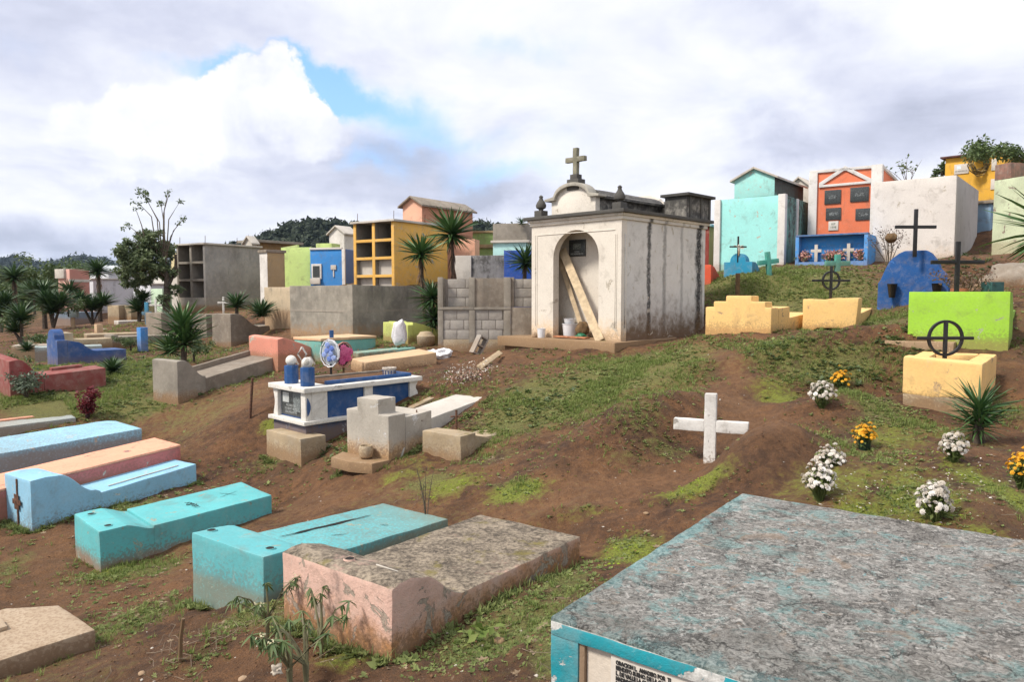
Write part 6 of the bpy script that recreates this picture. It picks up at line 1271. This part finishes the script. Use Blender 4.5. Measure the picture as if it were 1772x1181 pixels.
# rusty pole, stake
o = thing('pole', 'leaning rusty pole stuck in the bank left of the blue tomb', 'pole', G(431, 725), 0); tubeobj(o, 'shaft', [(0,0,-.2),(.07,0,.66)], .022, iron_rust)
o = thing('stake', 'short dead stake in the soil at the bottom left', 'stake', G(311, 1148), 0); tubeobj(o, 'shaft', [(0,0,-.05),(.01,0,.15),(.03,0,.28)], [.014,.012,.011], plain('stake_wood', (.16,.10,.05)))
for (px, py, w_, h_, lb) in ((865, 1112, .05, .03, 'yellowish stone between the pink tomb and the big slab'), (1118, 890, .035, .02, 'piece of broken tile in the path'), (245, 1168, .03, .02, 'white pebble at the bottom left'), (420, 1178, .04, .02, 'white stone at the bottom edge')): blob('stone', lb, 'stone', G(px, py)+Vector((0,0,.005)), w_*.75, conc_pale if 'white' in lb else conc_ochre, px, (1,1,.55), .3, 2)

# ------------------------------------------------------------------ yuccas, trees, shrubs
def yb_(px, py): g_ = G(px, py); return g_
g_ = P(1692, 782, 7.1); yucca('spiky yucca in front of the yellow open box tomb', (g_.x, g_.y, g_.z+.04), 0, [(0,0,.30,1.0),(0,0,.16,.85)], 75, .37, True, False, lo=-.25, wide=.75)
g_ = P(1830, 500, 9.0); yucca('big yucca leaning in from the right edge', (g_.x, g_.y, g_.z), .8, [(0,0,.62,1.0)], 90, .75, True, True, lo=-.6)
g_ = P(318, 622, 15.8); yucca('large bushy yucca above the broad grey headstone', (g_.x, g_.y, g_.z), .5, [(0,0,.62,1.15),(-.34,.1,.12,.85),(.04,.0,.30,1.1)], 95, .58, True, False, lo=-.12)
def Hh_(pyt, pyb, d): return P(0, pyt, d).z-P(0, pyb, d).z
g_ = P(737, 560, 19.3); yucca('tall trunked yucca in front of the yellow niches, the lower one', (g_.x, g_.y, g_.z), 0, [(-.12,0,Hh_(444,560,19.3),1.0)], 100, .68, True, True, lean=(-.05,0), lo=-.45)
g_ = P(788, 560, 20.0); yucca('tall trunked yucca beside the yellow niches, the taller one', (g_.x, g_.y, g_.z), 0, [(-.08,0,Hh_(410,560,20.0),1.0)], 115, .86, True, True, lo=-.45)
g_ = P(748, 585, 17.6); yucca('dark bushy yucca squeezed between enclosure and block wall', (g_.x, g_.y, g_.z), 0, [(0,0,.9,1.0),(.05,0,.4,.9)], 60, .62, False, False, lo=-.7)
g_ = P(907, 490, 18.0); yucca('yucca top showing beside the royal blue box tomb', (g_.x, g_.y, g_.z), 0, [(0.03,0,.45,.8)], 60, .75, False, False, lo=-.5)
g_ = P(902, 388, 23.9); yucca('tiny agave growing on the raw concrete box', (g_.x, g_.y, g_.z), 0, [(0,0,.02,.5)], 26, .5, False, False)
for (px, py, d, pyh, s_, lb) in ((28, 565, 30, 478, 1.1, 'tall yucca with brown trunk at the far left, the left one'), (78, 570, 31, 505, 1.1, 'yucca with brown trunk at the far left, the right one'), (173, 550, 34, 468, 1.2, 'tall single yucca in front of the white houses')):
    g_ = P(px, py, d); yucca(lb, (g_.x, g_.y, g_.z-.1), 0, [(0,0,Hh_(pyh, py, d),s_)], 70, .66, False, True, trunk_r=.09)
for (px, py, d, hs, s_, lb) in ((38, 592, 24, [(0,0,.75,1.2),(-.3,.1,.35,1)], .62, 'bushy yucca with pale flower stalk on the far left'), (92, 562, 29, [(0,0,.5,1.2),(.35,0,.8,1.1),(-.2,0,.9,1)], .75, 'dark clump of yuccas beside the pink house'), (160, 556, 31, [(0,0,.5,1.2),(.4,.1,.7,1.1),(-.5,0,.8,1.)], .72, 'dark bushy yucca clump under the single tall yucca'),
    (2, 570, 28, [(0,0,.6,1.2),(.2,0,1.0,1)], .7, 'yucca clump cut by the left edge'), (240, 560, 28, [(0,0,.5,1.2),(.2,0,.9,.9)], .6, 'yucca clump beside the brown box tomb'), (410, 545, 22, [(0,0,.25,1.0)], .60, 'round yucca growing on the dark curved tomb'), (452, 553, 21, [(0,0,.12,1.0)], .62, 'low wide yucca right of the round one'),
    (196, 655, 15.5, [(0,0,.16,.8)], .50, 'small spiky yucca on the grassy slope below the blue tomb'), (48, 612, 19.5, [(0,0,.1,.7)], .5, 'small light green yucca among weeds on the left'), (60, 540, 36, [(0,0,.8,1.3)], .9, 'light green yucca behind the dark clump'), (122, 525, 40, [(0,0,.6,1.2)], .8, 'small yucca in front of the pink house'), (1600, 455, 19.8, [(0,0,.1,.5)], .35, 'tiny yucca at the foot of the white block')):
    g_ = P(px, py, d); yucca(lb, (g_.x, g_.y, g_.z-.03), 0, hs, 76, s_*.85, False, False, lo=-.08)
# leafy tree with tall bare stems
d = 27.5; b0 = P(287, 548, d); q = lambda px, py: (lambda p: (p.x-b0.x, 0, p.z-b0.z))(P(px, py, d))
def qq(px, py, y=0): a = q(px, py); return (a[0], y, a[2])
limbs = [([(0,0,-.2), qq(289, 510), qq(287, 480, .1), qq(275, 450, .1)], .16, .07), ([qq(288, 500), qq(300, 470, .2), qq(300, 440, .2)], .10, .04), ([qq(287, 480, .1), qq(255, 450, -.2), qq(235, 420, -.1)], .07, .03)]
tr = tree('leafy tree with bare stalks left of the grey niches', b0, limbs, [(*qq(228, 452), .78), (*qq(246, 422, .2), .74), (*qq(262, 462, -.2), .68), (*qq(232, 485, .2), .55), (*qq(272, 435, .3), .60), (*qq(282, 470, .3), .5), (*qq(268, 405), .35), (*qq(297, 500, .3), .32), (*qq(215, 470), .35), (*qq(287, 515, -.2), .3), (*qq(215, 425), .25)], 17000, .125, seed=3, sub=34, mt=leafmat('broadleaf', (.06,.10,.04), (.26,.31,.16), trans=.4))
bm = bmesh.new(); E_ = []
for (x0, y0, x1, y1, x2, y2) in ((275,450,272,380,247,332),(278,450,276,385,255,348),(280,455,283,370,290,335),(285,460,284,390,278,350),(285,455,292,380,312,348),(283,450,300,400,318,378),(270,440,262,375,240,352),(282,445,284,365,294,330),(285,450,295,410,310,385),(262,430,240,405,222,390),(250,420,245,390,235,362)):
    tube(bm, [qq(x0, y0, .1), qq((x0+x1)/2+1, (y0+y1)/2, 0), qq(x1, y1), qq(x2, y2)], [.03, .024, .018, .008], 5); E_.append((*qq(x2, y2), .12 if (x2, y2) != (247, 332) else .26))
bm_obj('bare_stalks', bm, twigm, tr, smooth=.8); E_ += [(*qq(248,334), .2), (*qq(256,346), .13), (*qq(276,352), .16), (*qq(229,349), .12), (*qq(243,360), .12), (*qq(312,348), .08), (*qq(317,378), .14), (*qq(212,395), .12)]
V, F_, T = leafcloud(E_, 420, .11, 9); np_mesh('end_leaves', V, F_, tree_leaf, tr, tint=T)
# woods at the cemetery's left edge
for k, (px, py, d, R_, lb) in enumerate(((75, 500, 62, 2.2, 'roundish green tree behind the far left yuccas, middle one'), (15, 505, 66, 2.6, 'roundish green tree behind the far left yuccas, leftmost one'), (130, 482, 75, 2.6, 'green tree crown rising behind the pink house'), (155, 475, 85, 3.0, 'green tree crown behind the single tall yucca'), (48, 520, 50, 1.8, 'low dark green tree behind the far left yuccas'), (100, 515, 52, 1.7, 'bushy green tree left of the pink house'), (292, 495, 60, 2.4, 'dark green tree seen behind the leafy tree'), (-30, 500, 60, 3., 'green tree cut by the left edge of the picture'))):
    b0 = P(px, 560, d); z_ = P(px, py, d).z-b0.z; b0.z -= 2; z_ += 2; tree(lb, b0, [([(0,0,-.5),(.2,0,z_*.6),(0,0,z_)], .25, .1)], [(0,0,z_,R_),(R_*.6,0,z_-R_*.5,R_*.8),(-R_*.6,.3,z_-R_*.55,R_*.8)], 4200, .34, olive_leaf if k in (0,2,3) else tree_leaf, 'trees beyond the cemetery on the left', seed=20+k, sub=12)
for (px, py, d, lb) in ((1715, 262, 32, 'green tree crown behind the yellow house'), (1625, 292, 34, 'small green treetop left of the yellow house'), (1248, 452, 40, 'green bush behind the dark red tomb house')):
    b0 = P(px, 420, d); z_ = P(px, py, d).z-b0.z; R_ = .65 if px > 1700 else .35; tree(lb, b0, [([(0,0,-.5),(.1,0,z_*.6),(0,0,z_)], .12, .06)], [(0,0,z_,R_),(R_*.9,0,z_-.2,R_*.8),(-R_*.8,0,z_-.3,R_*.7)], 900, .17, tree_leaf, seed=int(px), sub=14)
g_ = P(1577, 300, 24); tb_ = bareshrub('thin bare branches with a few leaves above the white block', (g_.x-.1, g_.y, g_.z-.5), .95, .7, 6, 4, leaves=50, lsize=.12, leafm=tree_leaf, tips=True, rad=.014)
g_ = P(1538, 465, 17.5); bs = bareshrub('bare thorny shrub with dark nest in front of the white block', (g_.x, g_.y, g_.z-.05), 1.15, .62, 11, 6, leaves=330, lsize=.05, leafm=leafmat('dull_leaf', (.10,.07,.06), (.25,.19,.16)), rad=.013)
blob('nest', 'dark round nest hanging in the bare thorny shrub', 'nest', P(1542, 412, 17.3), .13, wood_brown, 5, (1,1,.9), .3, 3)
g_ = P(1668, 512, 11.2); bareshrub('brown dry bush behind the lime green tomb', (g_.x, g_.y, g_.z-.15), .50, .45, 12, 9, leaves=620, lsize=.05, leafm=leafmat('brown_leaf', (.09,.045,.03), (.22,.13,.08)), rad=.008)
g_ = P(1718, 502, 11.0); box(props(thing('planter', 'dark green planter box behind the lime green tomb', 'planter', g_, .2)), 'planter_box', -.12, .10, -.1, .1, -.3, .12, plain('planter_green', (.02,.07,.07)), bevel=.005)
g_ = P(1660, 505, 11.0); o = thing('clay_pot', 'terracotta pot behind the lime green tomb', 'pot', g_, 0); lathe(o, 'pot_body', [(.08,-.2),(.10,-.02),(.12,0),(.12,.05),(.09,.05)], plain('terracotta', (.30,.10,.05)))
rk = P(1760, 500, 12.8); blob('boulder', 'grey brown boulder at the right edge under the big yucca', 'boulder', rk, .55, conc_dark, 8, (1.2,1,.8), .25, 4)
g_ = P(152, 733, 12.6); bareshrub('crimson leaved shrub between the light blue slabs and the slope', (g_.x, g_.y, g_.z-.05), .66, .20, 15, 12, leaves=1300, lsize=.055, leafm=red_leaf, mt=plain('dark_red_stem', (.05,.015,.018)), rad=.008)
g_ = G(738, 905); bareshrub('thin leafless sapling between the cracked turquoise tomb and the path', (g_.x, g_.y, g_.z), .62, .20, 5, 15, rad=.006)
g_ = G(46, 690); bareshrub('grey green bush in front of the maroon tomb', (g_.x, g_.y, g_.z), .42, .40, 14, 21, leaves=700, lsize=.07, leafm=leafmat('grey_green_leaf', (.05,.075,.045), (.17,.21,.14)), rad=.008)
for (px, py, d, R_, lb, mt_) in ((14, 560, 26, .5, 'rounded dark shrub at the far left edge', tree_leaf), (118, 540, 30, .45, 'rounded shrub below the pink house', olive_leaf), (70, 590, 23, .35, 'low rounded shrub behind the denim blue tomb', olive_leaf), (226, 596, 21.5, .28, 'small round shrub near the azure pillar', tree_leaf), (25, 640, 17, .35, 'leafy shrub above the maroon tomb', olive_leaf), (335, 612, 17, .3, 'scrubby shrub right of the large bushy yucca', olive_leaf), (95, 480, 45, 1.1, 'feathery green bush left of the pink house', olive_leaf)):
    g_ = P(px, py, d); t = thing('shrub', lb, 'shrub', g_, 0); bb = [(r.normal(0, R_*.7), r.normal(0, R_*.7), abs(r.normal(.3, .35))*R_, R_*r.uniform(.25, .5)) for _ in range(16)]
    V, F_, T = leafcloud(bb, 1100, R_*.20, int(px)+3); np_mesh('leaves', V, F_, mt_, t, tint=T); tubeobj(t, 'stem', [(0,0,-.2),(0,0,R_*.6)], [.03,.015], barkm)
# leafy saplings in front of the pink tomb: long drooping leaves
def sapling(label, base, h, seed, flowers=0, nl=60, sp=.22):
    t = thing('sapling', label, 'sapling', base, 0); r = np.random.default_rng(seed); bm = bmesh.new(); tips = []
    for k in range(6):
        az = r.uniform(0, 2*PI); q1 = Vector((math.cos(az)*sp*.5, math.sin(az)*sp*.5, h*r.uniform(.6, .85))); q2 = q1+Vector((math.cos(az)*sp*.4, math.sin(az)*sp*.4, h*.15)); tube(bm, [(0,0,-.05), (r.normal()*.01, r.normal()*.01, h*.35), q1, q2], [.011, .009, .006, .003], 5); tips += [q2, q1.lerp(q2, .5)]
    tips.append(Vector((0, 0, h))); tube(bm, [(0,0,0), (.01,0,h*.6), (0,0,h)], [.011,.008,.003], 5); bm_obj('stems', bm, plain('young_stem', (.16,.15,.08)) if 'young_stem' not in MATS else MATS['young_stem'], t, smooth=.9)
    Ms = []; T = []
    for k in range(nl):
        tp = tips[r.integers(len(tips))]; R_ = rotmat(r.uniform(0, 2*PI), r.normal(-.55, .35), r.normal(0, .4)); s = r.uniform(.05, .10); Ms.append(np.array(R_)*np.array([s, s*2.1, s])); T.append(tp[:])
    V, F_ = inst(BL[2], np.array(Ms), np.array(T)); np_mesh('leaves', V, F_, leafmat('sapling_leaf%d' % seed, (.04,.085,.022), (.17,.22,.08), trans=.25), t, tint=np.repeat(r.uniform(0, 1, nl), len(BL[2][0])), smooth=True)
    if flowers:
        Ms = []; T = []
        for k in range(flowers):
            for j in range(10): Ms.append(np.array(randM(r, 1, .02)[0])); T.append((tips[k]+Vector(r.normal(0, .014, 3)))[:])
        V, F_ = inst(LQ, np.array(Ms), np.array(T)); np_mesh('flower_heads', V, F_, leafmat('cream_flower%d' % seed, (.45,.42,.22), (.66,.62,.45)), t, tint=np.repeat(r.uniform(0, 1, len(T)), 5))
for k, (px, py, d, h, fl, nl, lb) in enumerate(((502, 1181, 3.75, .42, 3, 130, 'leafy sapling with cream flower heads in front of the pink tomb'), (555, 1110, 4.25, .40, 0, 70, 'dark leaved sapling against the pink headstone'), (462, 1105, 4.5, .36, 3, 110, 'bushy weed with pale flower tops at the corner of the cracked turquoise tomb'), (530, 1185, 3.9, .34, 0, 60, 'short sapling beside the cream flowered one'))):
    g_ = P(px, py, d); g_.z = Hs(g_.x, g_.y); sapling(lb, g_, h, 40+k, fl, nl)
g_ = P(478, 1160, 3.6); blob('blossom', 'big cream blossom hanging low on the leafy sapling', 'flower', g_, .026, petal_white, 3, (1.2,1,.8), .9, 3)
o = [thing('weed', 'broad-leaved bright weed at the side of the pink tomb', 'weed', G(825, 1120), 0)]; V, F_, T = leafcloud([(0,0,.06,.13),(.1,.05,.05,.1)], 46, .07, 4); np_mesh('leaves', V, F_, grass_leaf, o[0], tint=T)

# ------------------------------------------------------------------ ground cover
CREEP = [worldpatch(*a) for a in [(1500,640,60,30,1),(1430,625,60,22,1),(1360,610,50,18,.8),(1540,600,40,20,.9),(330,650,60,16,.9),(240,640,60,20,.7),(400,600,60,10,.8),(470,770,30,10,.6),(700,605,50,6,.7),(930,690,80,20,.35),(600,770,40,12,.7),(1690,470,50,16,.8),(60,680,80,18,.8),(190,690,60,18,.8),(120,640,60,14,.7),(300,590,60,10,.7)]]
KEEP = []    # footprints of the near tombs, kept free of weeds
def footprint(O, yaw, x0, x1, y0, y1): KEEP.append((np.array(O[:2]), math.sin(yaw), math.cos(yaw), x0, x1, y0, y1))
for a_ in (((-.70,4.10),.653,-.02,2.1,-.02,1.1), ((-1.805,5.122),.58,-.02,2.2,-.02,.94), ((-4.44,7.62),.735,-.02,2.0,-.02,.82), ((-5.5,8.12),.584,-.02,2.1,-.02,.68), ((-5.77,8.8),.635,-1,1.76,-.02,.75), ((A.x,A.y),.64,0,2.3,-2.2,0), ((-2.98,10.33),.759,-.3,2.2,-.1,1.0), ((-1.557,9.02),.577,-.2,2.4,0,.75),
    (tuple(tb.location[:2]),.72,-2.6,0.02,0,1.22), (tuple(tg.location[:2]),.85,-2.4,.02,0,1.3), (tuple(te.location[:2]),.75,-2,.02,0,.95), ((2.045,13.57),.777,-.45,3.2,-.5,3.0), ((-6.2,13.3),.5,0,2.6,0,.8), (tuple(Y3['O'][:2]),.72,0,1,0,1.1), (tuple(Y2['O'][:2]),.6,0,2.2,0,.9)): footprint(*a_)
def freeof(x, y):
    ok = np.ones(len(x), bool)
    for (o_, s_, c_, x0, x1, y0, y1) in KEEP:
        u = (x-o_[0])*s_+(y-o_[1])*c_; v = -(x-o_[0])*c_+(y-o_[1])*s_; ok &= ~((u > x0) & (u < x1) & (v > y0) & (v < y1))
    return ok
def sprinkle(n, fn, seed, ymax=34, ymin=2.8):
    """random points on the ground ahead, thinning with distance, kept where fn(x,y) passes"""
    r = np.random.default_rng(seed); y = ymin*(ymax/ymin)**(r.random(n)**.72); x = (r.random(n)*2-1)*(y*.80+.8)
    p = fn(x, y); k = (r.random(n) < p) & freeof(x, y); x, y = x[k], y[k]; return np.c_[x, y, H(x, y)]
gf = lambda x, y: np.clip(pmask(x, y, GRASSP), 0, 1)
clump = lambda x, y, s_, sd: np.clip(.5+1.1*fbm(x, y, s_, 3, sd), 0, 1)
pth = lambda x, y: 1-np.clip(pmask(x, y, PATHP)*1.5, 0, .97)
def rosette(n=6, w=.30, seed=0):
    r = np.random.default_rng(seed); V = []; F = []
    for k in range(n):
        az = 2*PI*k/n+r.normal(0, .3); el = r.uniform(.15, .95); s = r.uniform(.6, 1.1); M_ = np.array(rotmat(az, el, r.normal(0, .4)))*s; b = len(V); V += list((M_@LQ[0].T).T); F += [tuple(q+b for q in fq) for fq in LQ[1]]
    return np.array(V), np.array(F)
def tuft(n=7, seed=0):
    r = np.random.default_rng(seed); V = []; F = []
    for k in range(n):
        az = r.uniform(0, 2*PI); h = r.uniform(.6, 1.1); ln = r.uniform(.2, .9); ox, oy = r.normal(0, .12, 2); ca, sa = math.cos(az), math.sin(az); b = len(V); w_ = .045
        V += [(ox-sa*w_, oy+ca*w_, 0), (ox+sa*w_, oy-ca*w_, 0), (ox+ca*ln*.4-sa*w_*.8, oy+sa*ln*.4+ca*w_*.8, h*.6), (ox+ca*ln*.4+sa*w_*.8, oy+sa*ln*.4-ca*w_*.8, h*.6), (ox+ca*ln, oy+sa*ln, h)]; F += [(b, b+1, b+3), (b, b+3, b+2), (b+2, b+3, b+4)]
    return np.array(V), np.array(F)
def cover(name, label, cat, pts, tpls, size, mt, seed, flat=1.0, dgrow=.0):
    r = np.random.default_rng(seed); n = len(pts); k = r.integers(0, len(tpls), n); Vs = []; Fs = []; Ts = []; off = 0
    for i, tp in enumerate(tpls):
        P_ = pts[k == i]; m_ = len(P_)
        if not m_: continue
        a = r.uniform(0, 2*PI, m_); s = size*r.uniform(.5, 1.4, m_)*(1+dgrow*P_[:, 1]); c_, s_ = np.cos(a), np.sin(a); Z = np.zeros(m_)
        M_ = np.stack([c_, -s_, Z, s_, c_, Z, Z, Z, np.full(m_, flat)], -1).reshape(m_, 3, 3)*s[:, None, None]
        V, F_ = inst(tp, M_, P_-np.array([0,0,.004])); Vs.append(V); Fs.append(F_+off); off += len(V); Ts.append(np.repeat(np.clip(r.normal(.45, .28, m_), 0, 1), len(tp[0])))
    o = np_mesh(name, np.concatenate(Vs), np.concatenate(Fs), mt, None, tint=np.concatenate(Ts)); props(o, label, cat, kind='stuff'); return o
ROS = [rosette(6, .3, i) for i in range(3)]; TUF = [tuft(7, i) for i in range(3)]
p1 = sprinkle(520000, lambda x, y: gf(x, y)**1.2*clump(x, y, 1.6, 60)**1.5*.9*pth(x, y)*np.clip((y-3.5)/6, .10, 1), 1); cover('grass', 'short mixed grass growing in patches over the red soil', 'grass', p1, TUF, .026, grass_leaf, 2, dgrow=.10)
p2 = sprinkle(400000, lambda x, y: (gf(x, y)**1.2*clump(x, y, 2.2, 70)*.75+.05*clump(x, y, .9, 71)**3)*pth(x, y), 3); cover('weeds', 'low broad-leaved weeds spread over the slopes', 'weeds', p2, ROS, .021, weed_leaf, 4, dgrow=.07)
p5 = sprinkle(70000, lambda x, y: (gf(x, y)*clump(x, y, 1.3, 72)+.10*clump(x, y, .8, 73)**2)*pth(x, y), 33, ymax=30, ymin=9); cover('low_plants', 'taller leafy weeds on the grassy slopes further up', 'weeds', p5, ROS, .045, weed_leaf, 34, dgrow=.02)
p3 = sprinkle(60000, lambda x, y: (gf(x, y)*.35+.06*clump(x, y, 1.2, 81)**2)*pth(x, y), 5); cover('dry_litter', 'dry leaves and straw lying on the soil', 'dry leaves', p3, ROS[:1]+TUF[:1], .032, dry_leaf, 6, flat=.35, dgrow=.05)
p4 = sprinkle(90000, lambda x, y: np.clip(pmask(x, y, [m_ for m_ in MOSSP if m_[4] > .95]), 0, 1)**1.5*clump(x, y, 3.0, 90), 7, ymax=15); cover('moss', 'bright yellow green moss cushions on the soil', 'moss', p4, ROS, .016, moss_leaf, 8, flat=.8, dgrow=.05)
pc = sprinkle(60000, lambda x, y: np.clip(pmask(x, y, CREEP), 0, 1)*clump(x, y, 1.8, 95), 17, ymax=20); cover('creeping_weeds', 'dark creeping weeds hanging over the earth bank', 'weeds', pc, ROS, .075, tree_leaf, 18)
# weeds crowding the feet of the near tombs
r = np.random.default_rng(5); ed = []
for (o_, s_, c_, x0, x1, y0, y1) in KEEP[:9]:
    for side in ('r', 'f'):
        for i in range(130):
            u, v = (r.uniform(x0, x1), y0-abs(r.normal(0, .05))) if side == 'r' else (x0-abs(r.normal(0, .05)), r.uniform(y0, y1))
            if mnoise.noise(Vector((u*1.3+o_[0], v*1.3, 5))) > -.05: ed.append((o_[0]+u*s_-v*c_, o_[1]+u*c_+v*s_))
ed = np.array(ed); ed = np.c_[ed, H(ed[:, 0], ed[:, 1])]; cover('weeds', 'weeds crowding along the feet of the painted tombs', 'weeds', ed, ROS+TUF, .06, weed_leaf, 11)
# pebbles and clods
r = np.random.default_rng(9); pp = sprinkle(9500, lambda x, y: np.full(len(x), .8), 15, ymax=16); n = len(pp); bmv = ICV[:12] if False else None
bm = bmesh.new(); bmesh.ops.create_icosphere(bm, subdivisions=1, radius=1); iv = np.array([q.co[:] for q in bm.verts]); fv = np.array([[k.index for k in q.verts] for q in bm.faces]); bm.free()
def stones(name, label, pts, smin, smax, mt, seed):
    r = np.random.default_rng(seed); n = len(pts); s = smin*(smax/smin)**(r.random(n)**2.2); V = iv[None]*(1+.3*r.uniform(-1, 1, (n, len(iv), 1)))*np.stack([s*r.uniform(.8, 1.4, n), s*r.uniform(.8, 1.3, n), s*r.uniform(.4, .8, n)], -1)[:, None]+pts[:, None]
    F_ = fv[None]+np.arange(n)[:, None, None]*len(iv); props(np_mesh(name, V.reshape(-1, 3), F_.reshape(-1, 3), mt, None, tint=np.repeat(r.uniform(0, 1, n), len(iv))), label, 'stones', kind='stuff')
iv = np.array([(1,0,0),(-1,0,0),(0,1,0),(0,-1,0),(0,0,1),(0,0,-1)], float); fv = np.array([(0,2,4),(2,1,4),(1,3,4),(3,0,4),(2,0,5),(1,2,5),(3,1,5),(0,3,5)])
pc_ = sprinkle(26000, lambda x, y: np.clip(.35+.6*fbm(x, y, 1.5, 3, 97), .05, 1), 19, ymax=13)
stones('soil_crumbs', 'fine crumbs of red brown earth', pc_, .004, .013, leafmat('crumb', (.05,.022,.010), (.20,.10,.05), trans=0, rough=1), 3)
stones('soil_clods', 'crumbly red brown clods of earth on the ground', pp[:5600], .004, .016, leafmat('clod', (.06,.028,.013), (.19,.10,.052), trans=0, rough=1), 1)
stones('pebbles', 'pale pebbles and scraps scattered over the soil', pp[5600:], .004, .016, leafmat('pebble', (.30,.24,.19), (.62,.58,.52), trans=0, rough=.9), 2)
# dry twigs
r = np.random.default_rng(31); bm = bmesh.new()
for (cx, cy, k, sp) in ((330,1120,26,.25),(560,1130,14,.2),(420,1080,14,.2),(700,870,8,.2),(1040,740,24,.4),(350,630,20,.6),(230,640,16,.5),(980,1090,14,.3),(1420,880,10,.25),(1580,860,12,.25),(1250,560,12,.6),(430,590,30,.8),(620,580,24,.8)):
    g_ = G(cx, cy)
    for i in range(k):
        x, y = g_.x+r.normal(0, sp), g_.y+r.normal(0, sp); a = r.uniform(0, 2*PI); l = r.uniform(.06, .2)*(1 if g_.y < 9 else 1.8); z = Hs(x, y); q = .0022*(1 if g_.y < 9 else 2.2)
        tube(bm, [(x, y, z+.008), (x+math.cos(a)*l*.5, y+math.sin(a)*l*.5, z+r.uniform(.01, .06)), (x+math.cos(a+.4)*l, y+math.sin(a+.4)*l, z+r.uniform(.0, .07))], [q, q*.8, q*.4], 4)
o = bm_obj('dry_twigs', bm, plain('dry_twig', (.22,.17,.12), rough=.95, scale=20, var=.3), None, smooth=.8); props(o, 'thin dry twigs lying on the ground', 'twigs', kind='stuff')

for o in bpy.data.objects:
    if o.parent and o.name.split('.')[0] in ('flowers', 'flower_heads', 'blooms', 'leaves', 'petals', 'dead_leaves', 'end_leaves', 'crown'): o['kind'] = 'stuff'
